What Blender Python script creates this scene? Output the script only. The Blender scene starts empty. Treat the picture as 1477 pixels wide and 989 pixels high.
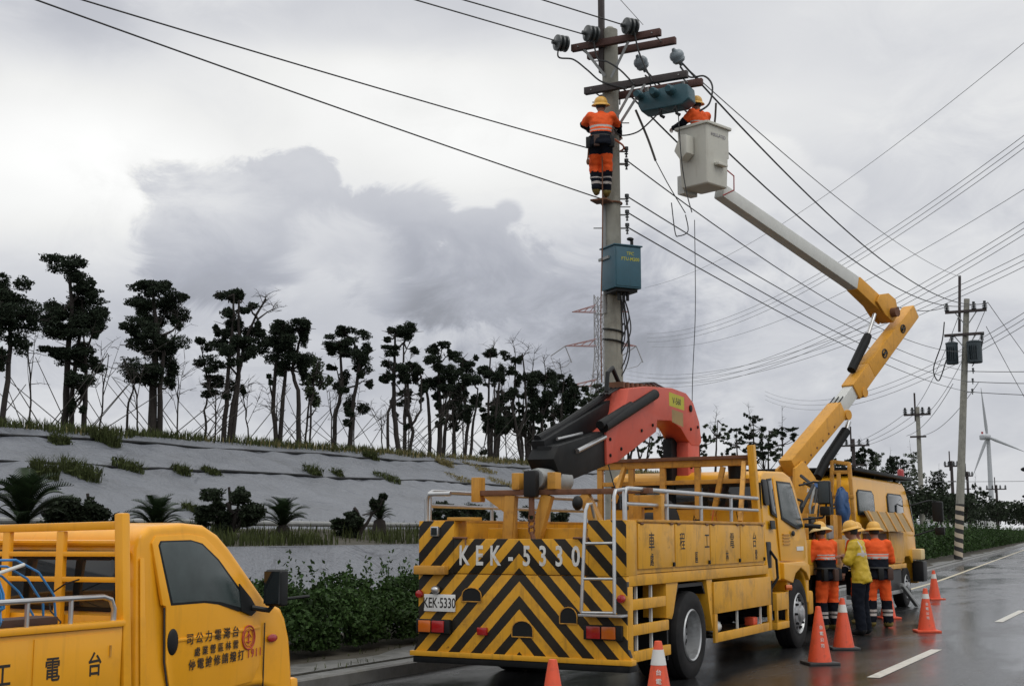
import bpy, bmesh, math, random
import numpy as np
from mathutils import Vector, Matrix
S = bpy.context.scene
COL = S.collection
R = math.radians
# ------------------------------------------------------------------ camera
cam = bpy.data.cameras.new('camera'); camo = bpy.data.objects.new('camera', cam); COL.objects.link(camo)
camo.location = (0, 0, 1.67)
camo.rotation_euler = (R(90 + 8.27), 0, R(27.56))
cam.sensor_width = 36.0; cam.lens = 36.0 * 1881 / 1477
cam.clip_start = 0.1; cam.clip_end = 6000
S.camera = camo
S.view_settings.view_transform = 'Standard'; S.view_settings.look = 'None'
S.view_settings.gamma = 1.0; S.view_settings.exposure = 0.0
S.view_settings.use_curve_mapping = False
S.cycles.max_bounces = 6; S.cycles.diffuse_bounces = 2; S.cycles.glossy_bounces = 3; S.cycles.transmission_bounces = 3
SUN_EL, SUN_AZ = 55.0, 110.0        # compass: degrees from +Y (along the road) towards +X
# ------------------------------------------------------------------ world: overcast sky
W = bpy.data.worlds.new('World'); S.world = W; W.use_nodes = True
nt = W.node_tree; nt.nodes.clear()
W.cycles.sampling_method = 'MANUAL'; W.cycles.sample_map_resolution = 256
def nd(t, **k):
    n = nt.nodes.new(t)
    for a, v in k.items(): setattr(n, a, v)
    return n
def mth(op, a, b=None, c=None, clamp=False):
    n = nd('ShaderNodeMath', operation=op, use_clamp=clamp)
    for i, v in enumerate((a, b, c)):
        if v is None: continue
        if isinstance(v, (int, float)): n.inputs[i].default_value = v
        else: nt.links.new(v, n.inputs[i])
    return n.outputs[0]
tc = nd('ShaderNodeTexCoord'); D = tc.outputs['Generated']
sep = nd('ShaderNodeSeparateXYZ'); nt.links.new(D, sep.inputs[0])
az = mth('ARCTAN2', sep.outputs[0], sep.outputs[1])
el = mth('ARCSINE', sep.outputs[2])
def noise(scale, detail, rough, dist=0.0, zs=1.0):
    mp = nd('ShaderNodeMapping'); nt.links.new(D, mp.inputs[0]); mp.inputs['Scale'].default_value = (1, 1, zs)
    n = nd('ShaderNodeTexNoise'); n.inputs['Scale'].default_value = scale; n.inputs['Detail'].default_value = detail
    n.inputs['Roughness'].default_value = rough; n.inputs['Distortion'].default_value = dist
    nt.links.new(mp.outputs[0], n.inputs['Vector'])
    return mth('SUBTRACT', n.outputs['Fac'], 0.5)
nA = noise(9, 2, .5); nB = noise(2.2, 3, .55, 0, 2.2); nD = noise(5.5, 3, .55, 0, 2.0); nE = noise(13, 8, .64, .6, 1.7)
def blob(x, y, rx, ry, edge, amp):
    """a cloud bank: compass direction and height, half-width and half-height, softness of its rim"""
    a0 = R(-27.56) + math.atan((x - 738.5) / 1900.); e0 = math.atan((768 - y) / 1881.)
    da = mth('DIVIDE', mth('SUBTRACT', az, a0), rx / 1881.); de = mth('DIVIDE', mth('SUBTRACT', el, e0), ry / 1881.)
    d = mth('SQRT', mth('ADD', mth('MULTIPLY', da, da), mth('MULTIPLY', de, de)))
    d = mth('ADD', d, mth('ADD', mth('MULTIPLY', nA, amp), mth('MULTIPLY', nE, amp * 1.7)))
    n = nd('ShaderNodeMapRange', interpolation_type='SMOOTHSTEP')
    nt.links.new(d, n.inputs[0]); n.inputs[1].default_value = 1 + edge; n.inputs[2].default_value = 1 - edge
    n.inputs[3].default_value = 0; n.inputs[4].default_value = 1
    return n.outputs[0]
def mx(vals):
    o = vals[0]
    for v in vals[1:]: o = mth('MAXIMUM', o, v)
    return o
lum = mth('ADD', .80, mth('MULTIPLY', nB, .42))
lum = mth('ADD', lum, mth('ADD', mth('MULTIPLY', nD, .14), mth('MULTIPLY', nE, .20)))
bright = mx([blob(600, 170, 400, 120, .75, .8), blob(130, 250, 300, 130, .8, .8)])
lum = mth('ADD', lum, mth('MULTIPLY', bright, .25))
wisps = mx([blob(80, 35, 90, 55, .8, 1.2), blob(520, 5, 210, 40, .8, 1.0)])
lum = mth('SUBTRACT', lum, mth('MULTIPLY', wisps, .16))
bank = mx([blob(315, 350, 125, 95, .2, 1.0), blob(430, 300, 90, 85, .13, 1.2), blob(560, 335, 125, 82, .14, 1.1), blob(690, 395, 160, 90, .2, 1.1),
           blob(690, 318, 60, 28, .2, .9), blob(733, 300, 24, 19, .3, .8), blob(850, 450, 180, 120, .6, 1.1)])
body = mx([blob(440, 480, 290, 150, .7, 1.2), blob(900, 540, 260, 110, .8, 1.1)])
hole = blob(505, 385, 70, 62, .6, 1.8)
shade = mth('ADD', mth('MULTIPLY', bank, .23), mth('MULTIPLY', body, .09))
shade = mth('MULTIPLY', shade, mth('SUBTRACT', 1.0, mth('MULTIPLY', hole, .8)))
lum = mth('SUBTRACT', lum, mth('ADD', shade, mth('MULTIPLY', mth('MULTIPLY', nE, bank), -.16)))
lowdark = mx([blob(1130, 500, 330, 75, .7, 1.4), blob(560, 560, 330, 60, .9, 1.0), blob(1250, 300, 260, 80, .9, 1.2), blob(120, 470, 330, 110, .8, 1.2), blob(1350, 600, 300, 60, .9, 1.1)])
lum = mth('SUBTRACT', lum, mth('MULTIPLY', lowdark, .115))
billow = mx([blob(1110, 245, 75, 60, .12, .9), blob(1195, 290, 60, 40, .15, .9), blob(1010, 300, 60, 50, .2, 1.0)])
lum = mth('ADD', lum, mth('MULTIPLY', billow, .07))
lum = mth('MAXIMUM', lum, .36)
# overcast skies brighten towards the zenith
zen = mth('MULTIPLY', mth('MAXIMUM', mth('SUBTRACT', sep.outputs[2], .36), 0.0), 1.3)
lum = mth('MULTIPLY', lum, mth('ADD', 1.0, zen))
tint = nd('ShaderNodeMix', data_type='RGBA'); tint.inputs[6].default_value = (.92, .95, 1.06, 1); tint.inputs[7].default_value = (1.0, 1.0, .985, 1)
mr = nd('ShaderNodeMapRange'); nt.links.new(lum, mr.inputs[0]); mr.inputs[1].default_value = .5; mr.inputs[2].default_value = .95
nt.links.new(mr.outputs[0], tint.inputs[0])
cl = nd('ShaderNodeMix', data_type='RGBA', blend_type='MULTIPLY'); cl.inputs[0].default_value = 1
nt.links.new(tint.outputs[2], cl.inputs[6]); nt.links.new(lum, cl.inputs[7])
bgc = nd('ShaderNodeBackground'); nt.links.new(cl.outputs[2], bgc.inputs[0]); bgc.inputs[1].default_value = 1.0
sky = nd('ShaderNodeTexSky', sky_type='NISHITA'); sky.sun_disc = False; sky.sun_elevation = R(SUN_EL); sky.sun_rotation = R(SUN_AZ)
bgs = nd('ShaderNodeBackground'); nt.links.new(sky.outputs[0], bgs.inputs[0]); bgs.inputs[1].default_value = 0.05
ms = nd('ShaderNodeMixShader'); ms.inputs[0].default_value = 0.90
nt.links.new(bgs.outputs[0], ms.inputs[1]); nt.links.new(bgc.outputs[0], ms.inputs[2])
wo = nd('ShaderNodeOutputWorld'); nt.links.new(ms.outputs[0], wo.inputs[0])
# ------------------------------------------------------------------ sun behind cloud
sl = bpy.data.lights.new('sun', 'SUN'); sl.energy = 0.8; sl.angle = R(40); sl.color = (1, .97, .92)
slo = bpy.data.objects.new('sun', sl); COL.objects.link(slo)
slo.rotation_euler = (R(90 - SUN_EL), 0, R(180 - SUN_AZ))
# ------------------------------------------------------------------ materials
def mat(name, col, rough=.6, metal=0., var=.12, vs=6., bump=.0, bs=40., dirt=None, da=.0, ds=3., streak=False, island=0., trans=0., spec=.5, coat=0., rmin=None, rust=0.):
    m = bpy.data.materials.new(name); m.use_nodes = True
    t = m.node_tree; b = t.nodes['Principled BSDF']; L = t.links.new
    b.inputs['Roughness'].default_value = rough; b.inputs['Metallic'].default_value = metal
    b.inputs['Specular IOR Level'].default_value = spec
    if coat: b.inputs['Coat Weight'].default_value = coat; b.inputs['Coat Roughness'].default_value = .15
    tcn = t.nodes.new('ShaderNodeTexCoord'); oc = tcn.outputs['Object']
    def nz(scale, det=4, ro=.55, sc=(1, 1, 1)):
        mp = t.nodes.new('ShaderNodeMapping'); mp.inputs['Scale'].default_value = sc; L(oc, mp.inputs[0])
        n = t.nodes.new('ShaderNodeTexNoise'); n.inputs['Scale'].default_value = scale; n.inputs['Detail'].default_value = det; n.inputs['Roughness'].default_value = ro
        L(mp.outputs[0], n.inputs['Vector']); return n.outputs['Fac']
    def rng(x, a, c, lo, hi):
        r = t.nodes.new('ShaderNodeMapRange'); L(x, r.inputs[0])
        for i, v in zip((1, 2, 3, 4), (a, c, lo, hi)): r.inputs[i].default_value = v
        return r.outputs[0]
    def mixc(f, A, Bc, bl='MIX'):
        n = t.nodes.new('ShaderNodeMix'); n.data_type = 'RGBA'; n.blend_type = bl
        for i, v in ((0, f), (6, A), (7, Bc)):
            if isinstance(v, (int, float)): n.inputs[i].default_value = v
            elif isinstance(v, tuple): n.inputs[i].default_value = (*v[:3], 1)
            else: L(v, n.inputs[i])
        return n.outputs[2]
    c = mixc(rng(nz(vs, 5), .25, .75, 0, 1), tuple(x * (1 - var) for x in col), tuple(min(1, x * (1 + var)) for x in col))
    if island:
        g = t.nodes.new('ShaderNodeNewGeometry')
        c = mixc(rng(g.outputs['Random Per Island'], 0, 1, 1 - island, 1 + island), (0, 0, 0), c, 'MIX') if False else mixc(1.0, c, rng(g.outputs['Random Per Island'], 0, 1, 1 - island, 1 + island), 'MULTIPLY')
    if dirt:
        f = rng(nz(ds, 6, .65), .52, .78, 0, da)
        c = mixc(f, c, dirt)
        if streak:
            f2 = rng(nz(14, 4, .6, (1, 1, .09)), .56, .8, 0, da * .9)
            c = mixc(f2, c, dirt)
    if rust:
        c = mixc(rng(nz(9, 7, .72), .64, .74, 0, rust), c, (.13, .05, .018)); c = mixc(rng(nz(22, 5, .65, (1, 1, .05)), .66, .8, 0, rust * .8), c, (.16, .065, .02))
    L(c, b.inputs['Base Color'])
    if rmin is not None: L(rng(nz(vs * 1.7, 5), .35, .65, rmin, rough), b.inputs['Roughness'])
    if bump:
        bn = t.nodes.new('ShaderNodeBump'); bn.inputs['Strength'].default_value = bump; bn.inputs['Distance'].default_value = .02
        L(nz(bs, 5, .6), bn.inputs['Height']); L(bn.outputs[0], b.inputs['Normal'])
    if trans:
        b.inputs['Transmission Weight'].default_value = 0
        tr = t.nodes.new('ShaderNodeBsdfTranslucent'); L(c, tr.inputs[0])
        mxs = t.nodes.new('ShaderNodeMixShader'); mxs.inputs[0].default_value = trans
        L(b.outputs[0], mxs.inputs[1]); L(tr.outputs[0], mxs.inputs[2]); L(mxs.outputs[0], t.nodes['Material Output'].inputs[0])
    return m
RUST = (.16, .06, .02)
yel = mat('yellow_paint', (.66, .33, .026), .48, var=.08, vs=2.5, dirt=(.22, .12, .035), da=.8, ds=3, streak=True, bump=.04, bs=25, rmin=.36, spec=.25, rust=.85)
yelc = mat('cab_paint', (.74, .36, .014), .36, var=.06, vs=2, dirt=(.4, .2, .03), da=.35, ds=3, bump=.015, bs=20, coat=.2, spec=.35)
yelp = mat('pickup_paint', (.82, .37, .013), .36, spec=.35, var=.05, vs=2, dirt=(.4, .19, .02), da=.4, ds=2.5, streak=True, bump=.015, bs=20, coat=.25)
yelb = mat('boom_paint', (.62, .3, .04), .45, spec=.3, var=.08, vs=2, dirt=(.2, .1, .03), da=.5, ds=5, streak=True, bump=.02)
yelo = mat('rack_paint', (.53, .26, .035), .55, var=.15, vs=5, dirt=RUST, da=.75, ds=7, streak=True, bump=.06)
rusty = mat('rusty_steel', (.14, .06, .03), .75, var=.35, vs=9, bump=.15)
redp = mat('crane_red', (.52, .09, .058), .5, spec=.3, rust=.5, var=.09, vs=3, dirt=(.25, .06, .05), da=.5, ds=4, bump=.02)
blk = mat('black_steel', (.006, .007, .008), .6, var=.35, vs=5, bump=.06, spec=.2, dirt=(.03, .028, .026), da=.5)
rubber = mat('tyre_rubber', (.012, .012, .013), .75, var=.3, vs=8, bump=.12, bs=60, dirt=(.05, .047, .042), da=.35, spec=.25)
blkp = mat('black_plastic', (.008, .009, .01), .5, var=.2, spec=.3)
glass = mat('dark_glass', (.012, .017, .02), .06, var=.3, vs=3, spec=.7)
glassw = mat('wet_side_glass', (.035, .05, .05), .2, var=.25, vs=6, bump=.12, bs=170, spec=.7, rmin=.1)
chrome = mat('galvanised_tube', (.5, .51, .52), .32, metal=.85, var=.12, vs=8, dirt=(.25, .2, .16), da=.4)
rimm = mat('wheel_steel', (.42, .43, .44), .38, metal=.7, var=.2, vs=5, dirt=(.05, .045, .04), da=.7, ds=6)
white = mat('white_paint', (.72, .73, .72), .5, var=.06, dirt=(.3, .28, .24), da=.4)
whited = mat('worn_white_paint', (.66, .66, .64), .6, var=.1, dirt=(.35, .2, .04), da=.85, ds=18)
fib = mat('fibreglass', (.54, .535, .48), .45, var=.05, vs=3, dirt=(.32, .3, .25), da=.45, ds=3, streak=True)
boomw = mat('boom_white', (.56, .57, .55), .42, var=.06, dirt=(.3, .29, .27), da=.4)
greys = mat('boom_grey', (.24, .25, .25), .5, var=.15)
lampr = mat('red_lens', (.35, .012, .012), .18, var=.1, coat=.5)
lampo = mat('amber_lens', (.55, .12, .01), .2, var=.1, coat=.5)
conc = mat('pole_concrete', (.27, .265, .23), .85, var=.2, vs=3, bump=.2, bs=30, dirt=(.11, .105, .09), da=.65, ds=4, streak=True)
kerbm = mat('kerb_concrete', (.125, .125, .12), .6, var=.25, vs=4, bump=.2, bs=25, dirt=(.08, .08, .06), da=.6, rmin=.3)
armm = mat('crossarm_wood', (.075, .032, .026), .7, var=.35, vs=8, bump=.12)
armd = mat('crossarm_dark', (.035, .026, .026), .6, var=.3, vs=8)
insm = mat('porcelain', (.2, .24, .27), .25, var=.15)
insd = mat('dark_porcelain', (.045, .052, .055), .3, var=.2)
bluem = mat('box_blue', (.028, .095, .135), .45, var=.12, vs=4, dirt=(.03, .05, .06), da=.4, streak=True)
teal = mat('switch_teal', (.03, .09, .115), .45, var=.2, vs=5, dirt=(.02, .03, .035), da=.5)
tfm = mat('transformer_grey', (.03, .045, .055), .5, var=.15)
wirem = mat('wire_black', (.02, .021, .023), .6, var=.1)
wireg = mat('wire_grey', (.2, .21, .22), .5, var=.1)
conem = mat('cone_orange', (.72, .09, .034), .5, var=.1, vs=8, dirt=(.2, .05, .035), da=.75, ds=7, streak=True)
coneb = mat('cone_base', (.035, .036, .038), .6, var=.2)
refl = mat('reflective_band', (.62, .62, .6), .4, var=.08, dirt=(.3, .28, .26), da=.5)
orang = mat('hi_vis_orange', (.76, .1, .018), .75, spec=.25, var=.13, vs=10, bump=.25, bs=18)
jackey = mat('yellow_raincoat', (.5, .34, .012), .5, var=.18, vs=9, bump=.35, bs=16)
navy = mat('navy_cloth', (.007, .009, .015), .85, spec=.12, var=.3, vs=9, bump=.3, bs=16)
strip = mat('reflective_tape', (.42, .38, .36), .5, var=.1)
skin = mat('skin', (.27, .13, .085), .55, var=.1)
hairm = mat('hair', (.012, .01, .009), .6)
helm = mat('helmet_yellow', (.66, .36, .06), .4, var=.08)
helmr = mat('helmet_rim', (.7, .52, .24), .5, var=.08)
bootm = mat('rubber_boot', (.2, .15, .04), .5, var=.2)
bark = mat('bark', (.02, .016, .014), .9, var=.35, vs=9, bump=.3)
twigm = mat('dead_twig', (.032, .028, .025), .9, var=.3)
leafp = mat('pine_needles', (.022, .032, .02), .8, spec=.15, var=.3, vs=2, island=.45, trans=.2)
leaft = mat('thin_foliage', (.045, .065, .032), .7, var=.3, vs=2, island=.45, trans=.3)
leafh = mat('hedge_leaves', (.03, .06, .016), .65, var=.35, vs=1.5, island=.6, trans=.2, spec=.2)
leafc = mat('cycad_frond', (.02, .036, .015), .55, spec=.25, var=.25, vs=3, island=.3, trans=.15)
leafs = mat('shrub_leaves', (.02, .03, .016), .7, spec=.2, var=.3, vs=3, island=.5, trans=.2)
grassm = mat('grass', (.055, .068, .025), .85, spec=.15, var=.35, vs=1.2, island=.5, trans=.3)
strawm = mat('dry_grass', (.2, .17, .075), .85, var=.3, vs=1.2, island=.4, trans=.3)
bamboo = mat('bamboo', (.05, .046, .04), .8, var=.3, vs=4)
soil = mat('soil', (.05, .045, .033), .95, var=.35, vs=3, bump=.5, bs=8)
sandm = mat('sand', (.4, .32, .22), .95, var=.12, vs=.6, bump=.2)
field = mat('far_field', (.06, .065, .045), .95, var=.4, vs=.05)
hoseb = mat('blue_hose', (.03, .19, .45), .4, var=.1); hoseo = mat('orange_hose', (.5, .1, .02), .5, var=.1)
tarp = mat('blue_tarp', (.02, .07, .19), .55, var=.3, vs=5, bump=.5, bs=9)
inkb = mat('black_lettering', (.02, .016, .012), .6, var=.1); inkr = mat('red_lettering', (.42, .05, .04), .6, var=.1)
inky = mat('yellow_lettering', (.42, .4, .03), .6, var=.1); inkf = mat('faded_lettering', (.25, .24, .26), .7, var=.3)
brown = mat('brown_plank', (.06, .03, .022), .7, var=.3, bump=.1)
beige = mat('beige_steel', (.3, .2, .075), .6, var=.18, vs=4, dirt=RUST, da=.6, ds=5, streak=True)
turbm = mat('turbine_white', (.42, .44, .47), .5, var=.04)
pylm = mat('pylon_grey', (.3, .3, .31), .6, var=.1); pylr = mat('pylon_red', (.36, .2, .19), .6, var=.1)
def geotex():
    m = mat('geotextile', (.135, .146, .17), .42, var=.12, vs=.8, bump=.0, dirt=(.06, .063, .07), da=.5, ds=1.1, spec=.45)
    t = m.node_tree; L = t.links.new; b = t.nodes['Principled BSDF']
    tcn = t.nodes.new('ShaderNodeTexCoord')
    n1 = t.nodes.new('ShaderNodeTexNoise'); n1.inputs['Scale'].default_value = .9; n1.inputs['Detail'].default_value = 6; n1.inputs['Distortion'].default_value = .8
    n2 = t.nodes.new('ShaderNodeTexNoise'); n2.inputs['Scale'].default_value = 22; n2.inputs['Detail'].default_value = 3
    L(tcn.outputs['Object'], n1.inputs['Vector']); L(tcn.outputs['Object'], n2.inputs['Vector'])
    ad = t.nodes.new('ShaderNodeMath'); ad.operation = 'MULTIPLY_ADD'; ad.inputs[1].default_value = .06; L(n2.outputs['Fac'], ad.inputs[0]); L(n1.outputs['Fac'], ad.inputs[2])
    bp = t.nodes.new('ShaderNodeBump'); bp.inputs['Strength'].default_value = .85; bp.inputs['Distance'].default_value = .5
    L(ad.outputs[0], bp.inputs['Height']); L(bp.outputs[0], b.inputs['Normal'])
    return m
geo = geotex()
def asphalt():
    m = bpy.data.materials.new('wet_asphalt'); m.use_nodes = True; t = m.node_tree; L = t.links.new; b = t.nodes['Principled BSDF']
    tcn = t.nodes.new('ShaderNodeTexCoord'); oc = tcn.outputs['Object']
    def nz(s, d=5, ro=.6, sc=(1, 1, 1), di=0.):
        mp = t.nodes.new('ShaderNodeMapping'); mp.inputs['Scale'].default_value = sc; L(oc, mp.inputs[0])
        n = t.nodes.new('ShaderNodeTexNoise'); n.inputs['Scale'].default_value = s; n.inputs['Detail'].default_value = d; n.inputs['Roughness'].default_value = ro; n.inputs['Distortion'].default_value = di
        L(mp.outputs[0], n.inputs['Vector']); return n.outputs['Fac']
    def rng(x, a, c, lo, hi):
        r = t.nodes.new('ShaderNodeMapRange'); L(x, r.inputs[0])
        for i, v in zip((1, 2, 3, 4), (a, c, lo, hi)): r.inputs[i].default_value = v
        return r.outputs[0]
    def mm(op, x, y):
        n = t.nodes.new('ShaderNodeMath'); n.operation = op
        for i, v in enumerate((x, y)):
            if isinstance(v, (int, float)): n.inputs[i].default_value = v
            else: L(v, n.inputs[i])
        return n.outputs[0]
    cr = t.nodes.new('ShaderNodeValToRGB'); L(nz(1.1, 6, .65, (1, .35, 1)), cr.inputs[0])
    cr.color_ramp.elements[0].position = .3; cr.color_ramp.elements[0].color = (.014, .0145, .0155, 1)
    cr.color_ramp.elements[1].position = .72; cr.color_ramp.elements[1].color = (.034, .035, .037, 1)
    L(cr.outputs[0], b.inputs['Base Color'])
    pud = rng(nz(.45, 5, .6, (1, .28, 1), .5), .38, .56, 0, 1)
    L(mm('ADD', rng(pud, 0, 1, .27, .07), mm('MULTIPLY', nz(60, 2), .06)), b.inputs['Roughness'])
    b.inputs['Specular IOR Level'].default_value = .5
    bp = t.nodes.new('ShaderNodeBump'); bp.inputs['Distance'].default_value = .012
    L(rng(pud, 0, 1, .38, .1), bp.inputs['Strength'])
    L(mm('ADD', nz(70, 3), mm('MULTIPLY', nz(5, 4, .6, (1, .4, 1)), 1.2)), bp.inputs['Height']); L(bp.outputs[0], b.inputs['Normal'])
    return m
asph = asphalt()
lanem = mat('road_paint', (.56, .55, .5), .4, var=.12, vs=7, dirt=(.12, .12, .11), da=.7, ds=9)
edgem = mat('edge_paint', (.5, .44, .3), .4, var=.12, vs=7, dirt=(.12, .12, .1), da=.7, ds=5)
def chevron():
    m = yel.copy(); m.name = 'chevron_paint'; t = m.node_tree; L = t.links.new; b = t.nodes['Principled BSDF']
    src = b.inputs['Base Color'].links[0].from_socket
    tcn = t.nodes.new('ShaderNodeTexCoord'); sp = t.nodes.new('ShaderNodeSeparateXYZ'); L(tcn.outputs['Object'], sp.inputs[0])
    def mm(op, x, y=None):
        n = t.nodes.new('ShaderNodeMath'); n.operation = op
        for i, v in enumerate((x, y)):
            if v is None: continue
            if isinstance(v, (int, float)): n.inputs[i].default_value = v
            else: L(v, n.inputs[i])
        return n.outputs[0]
    nz = t.nodes.new('ShaderNodeTexNoise'); nz.inputs['Scale'].default_value = 30; nz.inputs['Detail'].default_value = 4; L(tcn.outputs['Object'], nz.inputs['Vector'])
    v = mm('ADD', sp.outputs[2], mm('MULTIPLY', mm('ABSOLUTE', mm('ADD', sp.outputs[0], 6.49)), 1.05))
    v = mm('ADD', v, mm('MULTIPLY', mm('SUBTRACT', nz.outputs['Fac'], .5), .008))
    v = mm('FRACT', mm('DIVIDE', mm('SUBTRACT', v, 1.45 - .293 * 6), .293))
    f = mm('LESS_THAN', v, .49)
    mixn = t.nodes.new('ShaderNodeMix'); mixn.data_type = 'RGBA'; L(f, mixn.inputs[0]); L(src, mixn.inputs[6])
    wr = t.nodes.new('ShaderNodeMix'); wr.data_type = 'RGBA'; wr.inputs[6].default_value = (.008, .008, .009, 1); wr.inputs[7].default_value = (.03, .024, .016, 1)
    n2 = t.nodes.new('ShaderNodeTexNoise'); n2.inputs['Scale'].default_value = 6; n2.inputs['Detail'].default_value = 6; L(tcn.outputs['Object'], n2.inputs['Vector'])
    L(n2.outputs['Fac'], wr.inputs[0]); L(wr.outputs[2], mixn.inputs[7]); L(mixn.outputs[2], b.inputs['Base Color'])
    return m
chev = chevron()
def banded():
    """black and cream spiral band painted on the foot of the pole"""
    m = conc.copy(); m.name = 'banded_pole'; t = m.node_tree; L = t.links.new; b = t.nodes['Principled BSDF']
    tcn = t.nodes.new('ShaderNodeTexCoord'); sp = t.nodes.new('ShaderNodeSeparateXYZ'); L(tcn.outputs['Object'], sp.inputs[0])
    def mm(op, x, y=None):
        n = t.nodes.new('ShaderNodeMath'); n.operation = op
        for i, v in enumerate((x, y)):
            if v is None: continue
            if isinstance(v, (int, float)): n.inputs[i].default_value = v
            else: L(v, n.inputs[i])
        return n.outputs[0]
    a = mm('DIVIDE', mm('ARCTAN2', sp.outputs[1], sp.outputs[0]), 6.2832)
    f = mm('LESS_THAN', mm('FRACT', mm('ADD', mm('DIVIDE', sp.outputs[2], .52), a)), .5)
    n = t.nodes.new('ShaderNodeMix'); n.data_type = 'RGBA'; n.inputs[6].default_value = (.5, .42, .32, 1); n.inputs[7].default_value = (.03, .03, .03, 1)
    L(f, n.inputs[0]); L(n.outputs[2], b.inputs['Base Color']); return m
band = banded()
# ------------------------------------------------------------------ mesh helpers
class MB:
    def __init__(s): s.v = []; s.f = []
    def add(s, v, f):
        o = len(s.v); s.v += [tuple(p) for p in v]; s.f += [tuple(i + o for i in q) for q in f]; return s
    def box(s, x0, x1, y0, y1, z0, z1):
        return s.add([(x0, y0, z0), (x1, y0, z0), (x1, y1, z0), (x0, y1, z0), (x0, y0, z1), (x1, y0, z1), (x1, y1, z1), (x0, y1, z1)],
                     [(0, 3, 2, 1), (4, 5, 6, 7), (0, 1, 5, 4), (1, 2, 6, 5), (2, 3, 7, 6), (3, 0, 4, 7)])
    def prism(s, poly, a, b, ax='x'):
        n = len(poly)
        def P(p, t): return {'x': (t, p[0], p[1]), 'y': (p[0], t, p[1]), 'z': (p[0], p[1], t)}[ax]
        return s.add([P(p, a) for p in poly] + [P(p, b) for p in poly],
                     [tuple(range(n))[::-1], tuple(range(n, 2 * n))] + [(i, (i + 1) % n, n + (i + 1) % n, n + i) for i in range(n)])
    def bar(s, p, q, w, h, up=(0, 0, 1)):
        p, q = Vector(p), Vector(q); d = (q - p).normalized(); u = Vector(up)
        if abs(d.dot(u)) > .98: u = Vector((0, 1, 0))
        r = d.cross(u).normalized() * w / 2; u = r.cross(d).normalized() * h / 2
        return s.add([p - r - u, p + r - u, p + r + u, p - r + u, q - r - u, q + r - u, q + r + u, q - r + u],
                     [(0, 1, 2, 3), (7, 6, 5, 4), (0, 4, 5, 1), (1, 5, 6, 2), (2, 6, 7, 3), (3, 7, 4, 0)])
    def taper(s, p, q, w0, h0, w1, h1, up=(0, 0, 1)):
        p, q = Vector(p), Vector(q); d = (q - p).normalized(); r = d.cross(Vector(up)).normalized(); u = r.cross(d).normalized()
        V = []
        for c, w, h in ((p, w0, h0), (q, w1, h1)): V += [c - r * w / 2 - u * h / 2, c + r * w / 2 - u * h / 2, c + r * w / 2 + u * h / 2, c - r * w / 2 + u * h / 2]
        return s.add(V, [(0, 1, 2, 3), (7, 6, 5, 4), (0, 4, 5, 1), (1, 5, 6, 2), (2, 6, 7, 3), (3, 7, 4, 0)])
    def tube(s, pts, r, n=8, cap=True):
        pts = [Vector(p) for p in pts]; rs = r if isinstance(r, (list, tuple)) else [r] * len(pts); o = len(s.v); ref = None
        for i, p in enumerate(pts):
            d = (pts[min(i + 1, len(pts) - 1)] - pts[max(i - 1, 0)])
            d = d.normalized() if d.length > 1e-9 else Vector((0, 0, 1))
            if ref is None: ref = Vector((1, 0, 0)) if abs(d.x) < .9 else Vector((0, 1, 0))
            u = (ref - d * ref.dot(d)).normalized(); w = d.cross(u); ref = u
            for k in range(n):
                a = 2 * math.pi * k / n; s.v.append(tuple(p + (u * math.cos(a) + w * math.sin(a)) * rs[i]))
        for i in range(len(pts) - 1):
            for k in range(n):
                k2 = (k + 1) % n; s.f.append((o + i * n + k, o + i * n + k2, o + (i + 1) * n + k2, o + (i + 1) * n + k))
        if cap:
            s.f.append(tuple(o + k for k in range(n))[::-1]); e = o + (len(pts) - 1) * n; s.f.append(tuple(e + k for k in range(n)))
        return s
    def lathe(s, prof, n=24, c=(0, 0, 0), ax='z', loop=False, open0=False):
        o = len(s.v)
        for r, h in prof:
            for k in range(n):
                a = 2 * math.pi * k / n; x, y = r * math.cos(a), r * math.sin(a)
                p = {'z': (x, y, h), 'x': (h, x, y), 'y': (x, h, y)}[ax]; s.v.append((p[0] + c[0], p[1] + c[1], p[2] + c[2]))
        m = len(prof)
        for i in range(m - 1):
            for k in range(n):
                k2 = (k + 1) % n; s.f.append((o + i * n + k, o + i * n + k2, o + (i + 1) * n + k2, o + (i + 1) * n + k))
        if loop:
            for k in range(n):
                k2 = (k + 1) % n; s.f.append((o + (m - 1) * n + k, o + (m - 1) * n + k2, o + k2, o + k))
        else:
            if not open0: s.f.append(tuple(o + k for k in range(n))[::-1])
            s.f.append(tuple(o + (m - 1) * n + k for k in range(n)))
        return s
    def ell(s, c, r, nu=14, nv=10, rot=None):
        V = [];F = []
        for i in range(nv + 1):
            t = math.pi * i / nv
            for k in range(nu):
                a = 2 * math.pi * k / nu; p = Vector((math.sin(t) * math.cos(a) * r[0], math.sin(t) * math.sin(a) * r[1], math.cos(t) * r[2]))
                if rot: p = rot @ p
                V.append(p + Vector(c))
        for i in range(nv):
            for k in range(nu): F.append((i * nu + k, (i + 1) * nu + k, (i + 1) * nu + (k + 1) % nu, i * nu + (k + 1) % nu))
        return s.add(V, F)
    def mesh(s, name, bevel=0, smooth=False, seg=2, ang=35):
        me = bpy.data.meshes.new(name); me.from_pydata(s.v, [], s.f)
        if bevel or True:
            bm = bmesh.new(); bm.from_mesh(me)
            if smooth or bevel: bmesh.ops.remove_doubles(bm, verts=bm.verts, dist=1e-5)
            bmesh.ops.recalc_face_normals(bm, faces=bm.faces)
            if bevel:
                es = [e for e in bm.edges if len(e.link_faces) == 2 and e.calc_face_angle(0) > R(25)]
                bmesh.ops.bevel(bm, geom=es, offset=bevel, segments=seg, affect='EDGES', profile=.6, clamp_overlap=True)
            bm.to_mesh(me); bm.free()
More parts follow.
